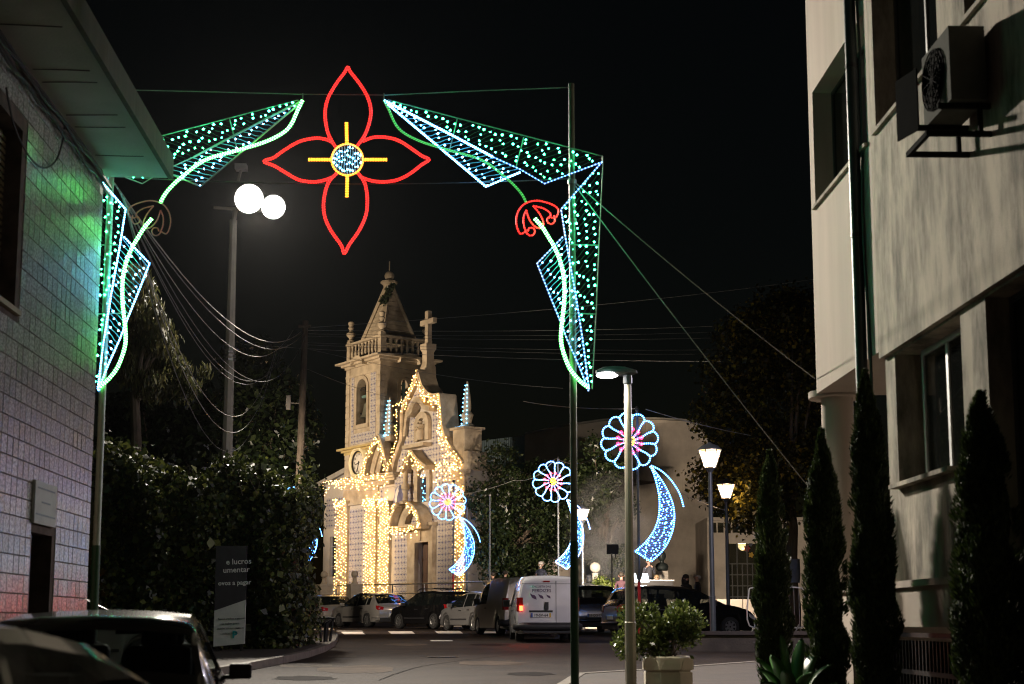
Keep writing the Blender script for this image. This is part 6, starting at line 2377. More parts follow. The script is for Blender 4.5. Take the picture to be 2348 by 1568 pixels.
# cypresses in front of the stucco block
def cypress(px, py_top, Y, w, label, lean=0.0, n=9000):
    c = P(px, 1400, Y)
    zb = g(Y) + .12
    zt = P(px, py_top, Y).z
    t = thing('cypress', label, 'tree', (c.x, Y, zb))
    mb = MB()
    mb.tube([(c.x, Y, zb - .1), (c.x + lean * .5, Y, (zb + zt) / 2), (c.x + lean, Y, zt - .1)], [.06, .04, .01], 7)
    mb.build('trunk', M['bark'], t)
    f = rng.random(n) ** .85
    h = zb + .1 + (zt - zb - .1) * f
    a = rng.random(n) * 2 * math.pi
    prof = np.interp(f, [0, .1, .3, .6, .82, .93, 1], [.8, .95, 1.0, .9, .6, .26, .02]) * w
    ph = px * .7
    lump = 1 + .2 * np.sin(a * 2 + h * 2.9 + ph) + .15 * np.sin(a * 3 - h * 6.1 + ph * 2) + .12 * np.sin(h * 11 + a + ph)
    r = prof * lump * (.35 + .65 * rng.random(n) ** .4)
    C = np.stack([c.x + lean * f + r * np.cos(a), Y + r * np.sin(a), h], 1)
    D = np.stack([.4 * np.cos(a), .4 * np.sin(a), np.full(n, 1.0)], 1) + .6 * rdir(n)
    Nn = np.stack([np.cos(a), np.sin(a), np.full(n, .2)], 1) + .6 * rdir(n)
    L = .05 * rng.uniform(.5, 1.7, n)
    leaf_mesh('crown', C, D, Nn, L, L * .32, M['leaf_cypress'], t)
    # stray side sprays that break the outline
    mb = MB()
    k = 4200
    k0 = rng.integers(0, 130, k)
    f = (rng.random(130) ** .9)[k0] + rng.normal(0, .012, k); a = (rng.random(130) * 6.283)[k0] + rng.normal(0, .12, k)
    f = np.clip(f, 0, .98)
    prof = np.interp(f, [0, .1, .3, .6, .82, .93, 1], [.8, .95, 1.0, .9, .6, .26, .02]) * w
    rr_ = 1.0 + .26 * rng.random(k)
    C = np.stack([c.x + lean * f + prof * rr_ * np.cos(a), Y + prof * rr_ * np.sin(a), zb + .1 + (zt - zb - .1) * f + .05], 1)
    D = np.stack([.7 * np.cos(a), .7 * np.sin(a), np.full(k, 1.0)], 1) + .3 * rdir(k)
    leaf_mesh('side_sprays', C, D, rdir(k), .07 * rng.uniform(.6, 1.6, k), np.full(k, .017), M['leaf_cypress'], t)
    return t


cypress(1772, 1035, 18.6, .2, 'slimmest cypress, lit on its lamp side, behind the agave', n=36000)
cypress(1893, 985, 16.6, .215, 'dark cypress growing before the round corner column', n=40000)
cypress(2006, 850, 15.3, .21, 'tallest narrow cypress directly before the drain pipe', -.03, n=44000)
cypress(2268, 900, 12.6, .27, 'broad shadowy cypress before the large dark window opening', n=44000)

# planter with shrub
PY_ = 20.6
PL = P(1531, 1540, PY_)
pz = g(PY_) + .12
pt_ = thing('planter', 'octagonal pale concrete planter with scalloped sides by the street light', 'planter', (PL.x, PY_, pz))
ptop = P(1531, 1504, PY_).z
mb = MB()
hgt = ptop - pz
mb.lathe([(.33, 0), (.36, .04), (.36, hgt * .47), (.355, hgt * .5)], (PL.x, PY_, pz), 8, phase=R(22.5))
mb.lathe([(.33, hgt * .5), (.335, hgt * .56)], (PL.x, PY_, pz), 8, phase=R(22.5))
mb.lathe([(.365, hgt * .56), (.37, hgt * .6), (.37, hgt * .95), (.35, hgt), (.3, hgt), (.29, hgt * .9)], (PL.x, PY_, pz), 8, phase=R(22.5))
mb.build('bowl', M['planter'], pt_)
for k in range(8):
    a = math.pi / 4 * k
    o_, tn = Vector((math.cos(a), math.sin(a), 0)), Vector((-math.sin(a), math.cos(a), 0))
    mb = MB()
    base = Vector((PL.x, PY_, pz)) + o_ * .343
    mb.prism([base + tn * (.125 * math.cos(t)) + Vector((0, 0, hgt * .58 + .17 * max(0, math.sin(t)))) for t in np.linspace(0, math.pi, 11)], o_ * .01)
    mb.build('scallop', M['planter'], pt_)
mb = MB()
mb.lathe([(.29, 0), (.1, .02)], (PL.x, PY_, ptop - .05), 8)
mb.build('soil', M['earth'], pt_)
sh = thing('shrub', 'leafy rounded shrub spilling over the concrete planter', 'shrub', (PL.x, PY_, ptop - .04))
cl = clumps_in(1425, 1600, 1400, 1500, PY_, .3, 30, .12, .22, lambda x, y: ((x - .5) / .52) ** 2 + ((y - .5) / .6) ** 2 < 1 and (y < .75 or abs(x - .5) < .35 or x < .2))
for px, py in ((1498, 1392), (1562, 1388), (1595, 1415), (1428, 1478)):
    p = P(px, py, PY_); cl.append((p.x, p.y, p.z, .08))
mb = MB()
for c in cl:
    b = Vector((PL.x + random.uniform(-.1, .1), PY_ + random.uniform(-.1, .1), ptop - .05))
    mb.tube([b, b.lerp(Vector(c[:3]), .6) + Vector((0, 0, .03)), Vector(c[:3])], [.012, .008, .004], 5)
mb.build('stems', M['bark'], sh)
n = 5200
C, d = clump_points(cl, n, .35)
ok = C[:, 2] > ptop - .06
C, d = C[ok], d[ok]
n = len(C)
D = d + .8 * rdir(n) + np.array([0, 0, .5])
L = .065 * rng.uniform(.6, 1.4, n)
leaf_mesh('leaves', C, D, d + .8 * rdir(n) + np.array([0, 0, .5]), L, L * .6, M['leaf_shrub'], sh)
# creeper that has taken root high on the spire
n = 700
cl = []
for px, py, r_ in ((900, 655, .16), (893, 664, .22), (889, 676, .2), (880, 688, .24), (884, 683, .16)):
    p = P(px, py, sc_.y - 1.0)
    cl.append((p.x, p.y, p.z, r_))
C, d = clump_points(cl, n, .3)
iv = thing('creeper', 'dark tuft of creeper growing on the edge of the church spire', 'plant', cl[1][:3])
leaf_mesh('leaves', C, d + rdir(n), d + .6 * rdir(n), np.full(n, .15), np.full(n, .1), M['leaf_dark'], iv)
mb = MB()
mb.tube([Vector(c[:3]) + Vector((.1, .2, 0)) for c in cl], .03, 5)
mb.build('stem', M['bark'], iv)
# small clipped shrub on the plaza
c = P(1378, 1342, 57.2)
ss = thing('shrub', 'small bright green shrub on the plaza below the ball finial', 'shrub', (c.x, 57.2, TZ - .3))
n = 1500
C, d = clump_points([(c.x + dx, 57.2, c.z + dz, .3) for dx, dz in ((-.35, -.1), (0, .1), (.35, -.05), (.6, -.15), (-.1, -.3))], n, .3)
leaf_mesh('leaves', C, d + rdir(n), d + .5 * rdir(n), np.full(n, .13), np.full(n, .07), M['leaf_shrub'], ss)
mb = MB()
for k in range(5):
    mb.tube([(c.x, 57.2, TZ - .35), (c.x + .2 * (k - 2), 57.2, c.z - .1)], .02, 5)
mb.build('stems', M['bark'], ss)

# agave by the pavement
AGY = 16.2
ab = P(1815, 1600, AGY)
ag = thing('agave', 'broad leaved agave rosette in front of the cypresses', 'plant', (ab.x, AGY, g(AGY) + .12))
M['agave'] = mat('agave_leaf', (0.07, 0.17, 0.05), .38, var=.2, scale=8)
tips = [((1735, 1508), -.2), ((1738, 1530), -.35), ((1742, 1560), -.45), ((1790, 1455), .1), ((1838, 1462), .2), ((1768, 1500), -.5), ((1905, 1520), .1), ((1880, 1480), .4), ((1860, 1540), -.5), ((1800, 1535), -.6), ((1920, 1565), -.3)]
root = Vector((ab.x, AGY, g(AGY) + .1))
for (px, py), dy in tips:
    tp = P(px, py, AGY + dy)
    mid = root.lerp(tp, .55) + Vector((0, 0, .12))
    line = smooth_line([root, mid, tp], 6)
    dr = (tp - root).normalized()
    side = dr.cross(Vector((0, 0, 1))).normalized()
    mb = MB()
    vs, fs = [], []
    for i, p in enumerate(line):
        f_ = i / (len(line) - 1)
        w = .085 * (math.sin(math.pi * min(1, f_ * .9 + .12)) ** .6) * (1 if f_ < .97 else .15)
        vs += [p - side * w, p + Vector((0, 0, -.02)), p + side * w, p + Vector((0, 0, -.035))]
    for i in range(len(line) - 1):
        for k in range(4):
            fs.append((i * 4 + k, i * 4 + (k + 1) % 4, (i + 1) * 4 + (k + 1) % 4, (i + 1) * 4 + k))
    mb.add(vs, fs)
    mb.build('leaf', M['agave'], ag, smooth=True)

# crowd barrier on the raised bed
cbp = P(1718, 1450, 36.0)
cbx1 = P(1845, 1450, 36.0).x
bar = thing('crowd_barrier', 'galvanised crowd barrier with vertical bars behind the slim cypress', 'barrier', (cbp.x, 36, BED))
z1 = P(1730, 1347, 36).z
mb = MB()
x0, x1 = cbp.x, cbx1
mb.tube(smooth_line([(x0, 36, BED + .2), (x0, 36, z1 - .15), (x0 + .12, 36, z1), ((x0 + x1) / 2, 36, z1), (x1 - .12, 36, z1), (x1, 36, z1 - .15), (x1, 36, BED + .2), ((x0 + x1) / 2, 36, BED + .2)], 4, True), .02, 6, closed=True)
mb.build('frame', M['galv'], bar, smooth='auto')
for k in range(1, 11):
    mb = MB()
    x = x0 + (x1 - x0) * k / 11
    mb.tube([(x, 36, BED + .2), (x, 36, z1)], .008, 5)
    mb.build('bar', M['galv'], bar)
for x in (x0 + .15, x1 - .15):
    mb = MB()
    mb.tube([(x - .15, 35.75, BED + .02), (x, 36, BED + .22), (x + .12, 36.25, BED + .02)], .018, 6)
    mb.build('foot', M['galv'], bar)

# parking hoop at the kerb
hp = G(743, 1484)
hp.z += .12
ho = thing('bicycle_hoop', 'bent metal hoop and chained post standing on the kerb corner', 'bollard', hp)
mb = MB()
hh = P(743, 1418, hp.y).z
mb.tube(smooth_line([hp + Vector((-.1, .2, -.1)), hp + Vector((-.14, .2, .5)), Vector((hp.x - .17, hp.y + .2, hh)), Vector((hp.x + .2, hp.y + .2, hh)), hp + Vector((.17, .2, .5)), hp + Vector((.1, .2, -.1))], 5), .032, 8)
mb.build('hoop', M['black_metal'], ho, smooth='auto')
mb = MB()
mb.tube([hp + Vector((.02, 0, -.1)), hp + Vector((.05, 0, .45)), Vector((hp.x + .16, hp.y, hh - .03))], [.05, .06, .03], 8)
mb.build('post', M['black_metal'], ho, smooth='auto')

# ------------------------------------------------------------------ cars
PROF = {
    'hatch': dict(top=[(0, .56), (.012, .62), (.03, .665), (.13, .93), (.17, .965), (.3, 1.0), (.44, .99), (.53, .945), (.735, .66), (.84, .61), (.94, .53), (.985, .43), (1, .34)],
                  belt=[(0, .58), (.15, .63), (.5, .6), (.72, .585), (.9, .52), (1, .33)], side=[(.14, .21), (.225, .40), (.415, .60), (.605, .68)], rear=(.032, .128), ws=(.545, .725), wheels=(.205, .79)),
    'wagon': dict(top=[(0, .58), (.012, .64), (.025, .68), (.075, .92), (.1, .965), (.3, 1.0), (.48, .985), (.56, .94), (.755, .65), (.85, .6), (.94, .53), (.985, .43), (1, .34)],
                  belt=[(0, .6), (.15, .62), (.5, .59), (.74, .575), (.9, .52), (1, .33)], side=[(.08, .2), (.215, .4), (.415, .6), (.605, .69)], rear=(.027, .074), ws=(.57, .745), wheels=(.2, .79)),
    'van': dict(top=[(0, .86), (.006, .93), (.02, .965), (.05, .985), (.3, 1.0), (.5, .99), (.62, .95), (.69, .89), (.83, .6), (.92, .53), (.975, .44), (1, .33)],
                belt=[(0, .55), (.2, .56), (.6, .54), (.8, .53), (.93, .48), (1, .32)], side=[(.51, .66), (.67, .73)], rear=None, ws=(.695, .825), wheels=(.19, .81)),
}


def car(name, label, kind, loc, rz, L, W, Hh, paint, glassm=None, plate=None, tail=None, rails=False, wr=.3, hub=None, roof_frac=None, group=None, detail=1, brake=False, interior=False):
    """car built round its own profile: y forward, origin on the road under its middle"""
    t = thing(name, label, 'van' if kind == 'van' else 'car', loc, rz, group)
    pf = PROF[kind]
    glassm = glassm or M['carglass']
    ts = np.unique(np.concatenate([np.linspace(0, 1, 61 if detail == 1 else 101), [.004, .01, .02, .985, .993]] + [np.linspace(w - .5 * wr * 2.4 / L, w + .5 * wr * 2.4 / L, 17) for w in pf['wheels']]))
    it = lambda key, q: np.interp(q, [p[0] for p in pf[key]], [p[1] for p in pf[key]])
    rings = []
    for q in ts:
        y = -L / 2 + q * L
        pw = 1.0
        if q < .1: pw = 1 - .13 * (1 - q / .1) ** 2.2
        if kind == 'van' and q < .1: pw = 1 - .05 * (1 - q / .1) ** 2.2
        if q > .86: pw = 1 - .2 * ((q - .86) / .14) ** 2
        w = W / 2 * pw
        zt = it('top', q) * Hh
        zb = min(it('belt', q) * Hh, zt - .03)
        sill = .19 + (.08 if q < .05 or q > .95 else 0)
        arch = 0
        for wc in pf['wheels']:
            dx = abs(y - (-L / 2 + wc * L))
            ra = wr * 1.13
            if dx < ra:
                arch = max(arch, wr + math.sqrt(ra * ra - dx * dx))
        bot = max(sill, arch)
        h = zt - zb
        gh = min(1.0, max(0.0, (h - .05) / .2))
        tum = (.3 if kind != 'van' else .16)
        px6 = w * .985 - tum * h * gh - .02
        z6 = zb + h * (.35 + .5 * gh)
        mid = max(bot + .04, zb * .62)
        rings.append([(0, bot if arch == 0 else sill, 0), (w * .8, bot if arch == 0 else sill, 0), (w * .93, bot if arch == 0 else bot, 0), (w * .985, bot + .03, 0), (w, mid, 0), (w * .985, zb, 0),
                      (px6, z6, 0), (px6 - .05 - .02 * (1 - gh), zt - .025, 0), (px6 * .55, zt, 0), (0, zt + .012, 0)])
        rings[-1] = [(x, y, z) for x, z, _ in rings[-1]]
    NP = 10
    body, win_, parts = MB(), {}, {}
    def put(key, quad):
        win_.setdefault(key, MB()).add(quad, [(0, 1, 2, 3)])
    for i in range(len(ts) - 1):
        q = (ts[i] + ts[i + 1]) / 2
        for k in range(NP - 1):
            for s in (1, -1):
                a, b, c, d = rings[i][k], rings[i][k + 1], rings[i + 1][k + 1], rings[i + 1][k]
                quad = [(p[0] * s, p[1], p[2]) for p in (a, b, c, d)]
                if s > 0:
                    quad = quad[::-1]
                key = None
                if k == 5:
                    for j, (w0, w1) in enumerate(pf['side']):
                        if w0 < q < w1:
                            key = ('side', j, s)
                if k >= 6 and pf['rear'] and pf['rear'][0] < q < pf['rear'][1] and not (k == 6):
                    key = ('rear',)
                if k >= 6 and pf['ws'][0] < q < pf['ws'][1] and k != 6:
                    key = ('front',)
                if key:
                    put(key, quad)
                else:
                    body.add(quad, [(0, 1, 2, 3)])
    for i, rev in ((0, False), (len(ts) - 1, True)):
        r_ = rings[i]
        loop = [(x, y, z) for x, y, z in r_] + [(-x, y, z) for x, y, z in r_[-2:0:-1]]
        body.add(loop, [tuple(range(len(loop)))[::-1] if rev else tuple(range(len(loop)))])
    me_o = body.build('body', paint, t, smooth='auto', keep=True)
    import bmesh
    bm_ = bmesh.new(); bm_.from_mesh(me_o.data)
    bmesh.ops.remove_doubles(bm_, verts=bm_.verts, dist=.0008)
    bmesh.ops.recalc_face_normals(bm_, faces=bm_.faces)
    bm_.to_mesh(me_o.data); bm_.free()
    me_o.data.polygons.foreach_set('use_smooth', [True] * len(me_o.data.polygons))
    me_o.data.set_sharp_from_angle(angle=R(40))
    names = {'side': 'side_window', 'rear': 'rear_window', 'front': 'windscreen'}
    for key, mb in win_.items():
        o = mb.build(names[key[0]], glassm, t, smooth=True, keep=True)
    # dark floor and cabin so one does not look through the shell
    mb = MB()
    mb.box((0, 0, .33), (W * .84, L * .9, .25))
    if not interior:
        mb.box((0, -L * .08, Hh * .5), (W * .8, L * .5, .22))
        for sx in (-.22, .22):
            for yy in (-L * .16, L * .06):
                mb.box((sx * W, yy, Hh * .62), (.42, .13, .42))
                mb.box((sx * W, yy - .02, Hh * .79), (.24, .09, .15))
    mb.build('cabin', M['interior'], t, keep=True)
    # wheels
    for s in (-1, 1):
        for wc in pf['wheels']:
            y = -L / 2 + wc * L
            mb = MB()
            ax = Matrix.Rotation(math.pi / 2, 3, 'Y')
            pr = [(wr * .62, -.1), (wr * .93, -.105), (wr, -.075), (wr, .075), (wr * .93, .105), (wr * .62, .1)]
            c = Vector((s * (W / 2 - .125), y, wr))
            vs, fs = [], []
            n = 26
            for r_, x in pr:
                vs += [c + Vector((x, r_ * math.cos(6.2832 * k / n), r_ * math.sin(6.2832 * k / n))) for k in range(n)]
            fs = [(i * n + k, i * n + (k + 1) % n, (i + 1) * n + (k + 1) % n, (i + 1) * n + k) for i in range(5) for k in range(n)]
            mb.add(vs, fs)
            wo = mb.build('wheel', M['tyre'], t, smooth='auto', keep=True)
            mb = MB()
            xo = c.x + s * .088
            for k in range(7):
                a = 6.2832 * k / 7
                e = Vector((0, math.cos(a), math.sin(a)))
                e2 = Vector((0, -math.sin(a), math.cos(a)))
                mb.prism([Vector((xo, c.y, c.z)) + e * .03 + e2 * .035, Vector((xo, c.y, c.z)) + e * .03 - e2 * .035, Vector((xo, c.y, c.z)) + e * wr * .6 - e2 * .028, Vector((xo, c.y, c.z)) + e * wr * .6 + e2 * .028], (-s * .03, 0, 0))
            mb.tube([Vector((xo - s * .01, c.y + wr * .61 * math.cos(a), c.z + wr * .61 * math.sin(a))) for a in np.linspace(0, 6.2832, 21)[:-1]], .014, 5, closed=True)
            mb.build('rim', M['rim'], wo, keep=True)
            mb = MB()
            mb.prism([Vector((xo - s * .06, c.y + wr * .63 * math.cos(a), c.z + wr * .63 * math.sin(a))) for a in np.linspace(0, 6.2832, 21)[:-1]], (-s * .01, 0, 0))
            mb.build('brake_disc', M['black_metal'], wo, keep=True)
    zbelt = it('belt', .03) * Hh
    rw0 = W / 2 * (.9 if kind != 'van' else .955)
    # bumpers
    mb = MB()
    bz = (.32, .5) if kind != 'van' else (.24, .52)
    mb.tube(smooth_line([(-W / 2 * .99, -L / 2 + .35, sum(bz) / 2), (-W / 2 * .93, -L / 2 + .06, sum(bz) / 2), (-W * .3, -L / 2 - .015, sum(bz) / 2), (W * .3, -L / 2 - .015, sum(bz) / 2), (W / 2 * .93, -L / 2 + .06, sum(bz) / 2), (W / 2 * .99, -L / 2 + .35, sum(bz) / 2)], 4), .05 if kind != 'van' else .11, 6)
    mb.build('rear_bumper', M['bumper'] if kind == 'van' else paint, t, smooth=True, keep=True)
    mb = MB()
    mb.box((0, -L / 2 + .03, .3), (W * .8, .1, .16))
    mb.build('valance', M['bumper'], t, keep=True)
    # lamps
    for s in (-1, 1):
        mb = MB()
        if kind == 'van':
            mb.prism([(s * (rw0 - .02), -L / 2 - .012, z) for z in (.78, 1.14)] + [(s * (rw0 - .13), -L / 2 - .012, 1.14), (s * (rw0 - .13), -L / 2 - .012, .78)], (0, .12, 0))
            mb.prism([(s * (rw0 + .004), -L / 2, z) for z in (.78, 1.14)] + [(s * (rw0 + .03), -L / 2 + .16, 1.14), (s * (rw0 + .03), -L / 2 + .16, .78)], (-s * .05, 0, 0))
        elif kind == 'wagon':
            mb.prism([(s * (rw0 - .02), -L / 2 - .005, zbelt - .2), (s * (rw0 + .0), -L / 2 + .02, zbelt + .02), (s * (rw0 - .2), -L / 2 - .012, zbelt - .04), (s * (rw0 - .2), -L / 2 - .012, zbelt - .2)], (0, .1, 0))
            mb.prism([(s * (rw0 + .012), -L / 2 + .02, zbelt - .2), (s * (rw0 + .045), -L / 2 + .3, zbelt + .02), (s * (rw0 + .02), -L / 2 + .05, zbelt + .03)], (-s * .06, 0, 0))
        else:
            mb.prism([(s * (rw0 - .0), -L / 2 + .0, zbelt - .16), (s * (rw0 - .0), -L / 2 + .01, zbelt + .0), (s * (rw0 - .26), -L / 2 - .012, zbelt - .03), (s * (rw0 - .24), -L / 2 - .012, zbelt - .15)], (0, .1, 0))
            mb.prism([(s * (rw0 + .012), -L / 2 + .01, zbelt - .16), (s * (rw0 + .05), -L / 2 + .3, zbelt - .05), (s * (rw0 + .035), -L / 2 + .26, zbelt + .03), (s * (rw0 + .015), -L / 2 + .02, zbelt + .02)], (-s * .06, 0, 0))
        lo = mb.build('tail_light', tail or M['tail'], t, keep=True)
        if brake and s < 0:
            mb = MB()
            mb.box((s * (rw0 - .08), -L / 2 - .02, .86), (.09, .02, .13))
            mb.build('lit_brake_lamp', glow('brake_glow', (1, .05, .015), 16), lo, keep=True)
            lamp('brake_light', 'SPOT', (s * (rw0 - .08), -L / 2 - .05, .86), 40, (1, .05, .02), .09, (s * (rw0 - .08), -L, .86), 165, .4).parent = t
        mb = MB()
        mb.prism([(s * W * .47, L / 2 - .34, it('belt', .92) * Hh - .02), (s * W * .46, L / 2 - .1, it('belt', .97) * Hh - .02), (s * W * .3, L / 2 - .01, it('belt', .98) * Hh - .04), (s * W * .32, L / 2 - .14, it('top', .95) * Hh - .02)], (0, 0, -.1))
        mb.build('headlight', M['headlamp'], t, keep=True)
        # mirrors and door handles
        qy = -L / 2 + pf['side'][-1][1] * L - .12
        zz = it('belt', .68) * Hh + .06
        mb = MB()
        mb.box((s * (W / 2 + .11), qy, zz + .03), (.19, .1, .13 if kind != 'van' else .2))
        mb.box((s * (W / 2 + .02), qy + .02, zz - .02), (.12, .05, .04))
        mo_ = mb.build('mirror', M['bumper'] if kind != 'hatch' or interior else paint, t, keep=True)
        bv = mo_.modifiers.new('round', 'BEVEL'); bv.width = .03; bv.segments = 2
        for q in ([.3, .48] if kind != 'van' else [.53]):
            mb = MB()
            mb.box((s * (W / 2 + .005), -L / 2 + q * L, it('belt', q) * Hh * .86), (.03, .17, .03))
            mb.build('door_handle', M['bumper'] if detail == 1 else paint, t, keep=True)
        mb = MB()
        if kind != 'van':
            mb.box((s * (W / 2 + .0), .05, .42), (.02, L * .34, .05))
            mb.build('side_strip', M['bumper'], t, keep=True)
        if rails:
            mb = MB()
            mb.tube([(s * W * .36, -L * .38, Hh * .97), (s * W * .36, -L * .33, Hh + .05), (s * W * .36, L * .0, Hh + .055), (s * W * .36, L * .05, Hh * .985)], .016, 6)
            mb.build('roof_rail', M['black_metal'], t, keep=True)
    if rails:
        for yy in (-L * .25, -L * .02):
            mb = MB(); mb.box((0, yy, Hh + .075), (W * .74, .05, .025)); mb.build('roof_bar', M['black_metal'], t, keep=True)
    # plate
    px_, pz_ = (0, .58 if kind != 'van' else .68)
    if kind == 'van': px_ = -.2
    mb = MB()
    mb.box((px_, -L / 2 - .02, pz_), (.52, .02, .115))
    po = mb.build('number_plate', M['plate'], t, keep=True)
    for sx, mm, nm in ((-1, 'plate_blue', 'country_band'), (1, 'plate_yellow', 'date_band')):
        mb = MB(); mb.box((px_ + sx * .24, -L / 2 - .031, pz_), (.04, .004, .11)); mb.build(nm, M[mm], po, keep=True)
    if plate:
        lo = lettering(plate, .1, M['ink'], po, (px_, -L / 2 - .033, pz_ - .035), (math.pi / 2, 0, 0), 'CENTER', .002)
    return t


def paint(name, c, metal=.5, rough=.28):
    return mat(name, c, rough, metal=metal, var=.05, scale=3, coat=1.0)


PSIL = paint('silver_paint', (.27, .26, .24), .25)
PSIL2 = paint('champagne_paint', (.27, .255, .22), .25)
PBLK = paint('black_paint', (.008, .008, .009), .2, .2)
PWHT = paint('white_paint', (.68, .68, .7), .0, .35)
PGRY = paint('grey_paint', (.1, .1, .1), .6, .3)
PSLV3 = paint('pale_silver_paint', (.17, .17, .17), .25)


def cpos(px, Y, z=None):
    p = at(px, Y, 0)
    p.z = g(Y) if z is None else z
    return p


car('parked_car', 'silver hatchback with wide dark rear window parked beside the gate pillar', 'hatch', cpos(733, 66.0), R(32), 4.3, 1.8, 1.44, PSIL2, plate=None)
car('parked_car', 'silver hatchback with high red tail lamps parked between hoop and zebra crossing', 'hatch', cpos(848, 61.6), R(35), 4.26, 1.77, 1.46, PSIL, plate='72-CN-35')
car('parked_car', 'black estate car with roof bars parked below the church door', 'wagon', cpos(993, 57.0), R(37), 4.2, 1.75, 1.5, PBLK, plate='12-FX-83', rails=True)
car('parked_car', 'small pale silver hatchback squeezed in before the vans', 'hatch', cpos(1098, 53.1), R(28), 3.85, 1.67, 1.43, PSLV3, plate=None)
car('parked_van', 'champagne silver van parked ahead of the white van', 'van', cpos(1176, 46.8), R(15), 4.35, 1.8, 1.83, paint('van_silver_paint', (.5, .46, .38), .2))
van = car('parked_van', 'white delivery van with a lit brake lamp and lettering on its rear door', 'van', cpos(1243, 39.6), R(3.5), 3.9, 1.68, 1.74, PWHT, plate='19-SV-64', brake=True)
VL = 3.9
for nm, bx in (('door_seam', ((.2, -VL / 2 - .004, .95), (.012, .01, 1.25))), ('door_seam', ((0, -VL / 2 - .004, 1.5), (1.4, .01, .01))), ('door_handle', ((-.05, -VL / 2 - .015, .92), (.1, .04, .2)))):
    mb = MB(); mb.box(*bx); mb.build(nm, M['bumper'], van, keep=True)
mb = MB(); mb.box((-.05, -VL / 2 - .01, 1.56), (.17, .03, .035)); mb.build('high_brake_lamp', M['tail'], van, keep=True)
mb = MB(); mb.box((-.2, -VL / 2 - .006, .78), (.62, .012, .05)); mb.build('plate_recess', M['bumper'], van, keep=True)
lettering('ENCOSTA DAS', .075, M['ink_violet'], van, (-.18, -VL / 2 - .006, 1.4), (math.pi / 2, 0, 0), 'CENTER')
lettering('PERDIZES', .12, M['ink_violet'], van, (-.18, -VL / 2 - .006, 1.28), (math.pi / 2, 0, 0), 'CENTER', .001)
for k in range(3):
    mb = MB()
    s = .12 - .022 * k
    cx = -.4 + .2 * k
    mb.prism([(cx + s * a, -VL / 2 - .004, 1.17 + s * b) for a, b in ((-.75, .7), (-.55, .2), (-.2, -.35), (.35, -.6), (.75, -.7), (.6, -.1), (.3, .25), (-.2, .35))], (0, -.003, 0))
    mb.build('bird_emblem', M['ink_violet'], van, keep=True)
car('parked_car', 'black estate car showing clear red tail lamps beside the white van', 'wagon', cpos(1340, 50.0), R(6), 4.5, 1.82, 1.62, PBLK, plate='55-QQ-37')
car('parked_car', 'black hatchback seen from its side behind the planter shrub', 'wagon', cpos(1556, 44.0), R(-74), 4.5, 1.8, 1.55, PBLK)
# cars by the near kerb
PNEAR = paint('graphite_paint', (.09, .088, .08), .4, .2)
n1_ = at(272, 8.1, 0)
near = car('near_car', 'graphite hatchback seen from behind, head restraints visible through its rear window', 'wagon', (-3.15, 11.5, g(11.5)), R(10), 4.1, 1.7, 1.39, PNEAR, M['carglass_clear'], detail=2, wr=.31, interior=True)
mb = MB()
for sx in (-.36, .36):
    for yy in (-.55, .5):
        mb.box((sx, yy, .82), (.5, .16, .62))
mb.box((0, -.62, .55), (1.3, .6, .25)); mb.box((0, .45, .5), (1.3, .6, .25)); mb.box((0, 1.25, .82), (1.35, .3, .2))
o = mb.build('seats', M['interior'], near, keep=True)
bv = o.modifiers.new('round', 'BEVEL'); bv.width = .05; bv.segments = 2
for sx in (-.36, .36):
    for yy in (-.58, .48):
        mb = MB(); mb.box((sx, yy, 1.2), (.27, .1, .17))
        o = mb.build('head_restraint', M['interior'], near, keep=True)
        bv = o.modifiers.new('round', 'BEVEL'); bv.width = .045; bv.segments = 3
mb = MB(); mb.tube([(-.36 + .18 * math.cos(a), .98 + .05 * math.sin(a), .98 + .17 * math.sin(a)) for a in np.linspace(0, 6.2832, 21)[:-1]], .016, 6, closed=True); mb.build('steering_wheel', M['interior'], near, keep=True)
mb = MB(); mb.box((0, 1.02, 1.24), (.24, .03, .07)); mb.build('interior_mirror', M['interior'], near, keep=True)
car('near_car', 'grey saloon roof and door windows mirroring the green arch lights', 'hatch', (-2.38, 6.05, g(6)), R(-24), 4.2, 1.74, 1.49, paint('bright_silver_paint', (.3, .3, .29), .7, .16), M['carglass'], detail=2, wr=.31)
car('parked_car', 'pale car roof showing behind the green foot of the arch pole', 'hatch', cpos(150, 22.5, g(22.5) + .13), R(-62), 3.7, 1.65, 1.36, PSLV3)

# street light behind the hedge that lights the parked cars
slx = P(500, 1200, 45).x
t = thing('street_light', 'street light on the side road behind the ivy hedge', 'lamp', (slx, 45, g(45)))
mb = MB(); mb.tube([(slx, 45, g(45)), (slx, 45, 6.0), (slx + .1, 45.2, 6.15), (slx + .5, 46, 6.2)], [.08, .06, .05, .04], 8); mb.build('post', M['street_pole'], t)
mb = MB(); mb.box((slx + .6, 46.2, 6.2), (.25, .5, .1)); mb.build('lamp_head', M['lamp_grey'], t)
mb = MB(); mb.box((slx + .6, 46.2, 6.14), (.2, .4, .02)); mb.build('diffuser', glow('side_diffuser', (1, .8, .55), 15), t)
lamp('side_street_beam', 'SPOT', (slx + .6, 46.2, 6.05), 5600, (1, .82, .64), .15, (-5, 60, 1.5), 120, .6, t)

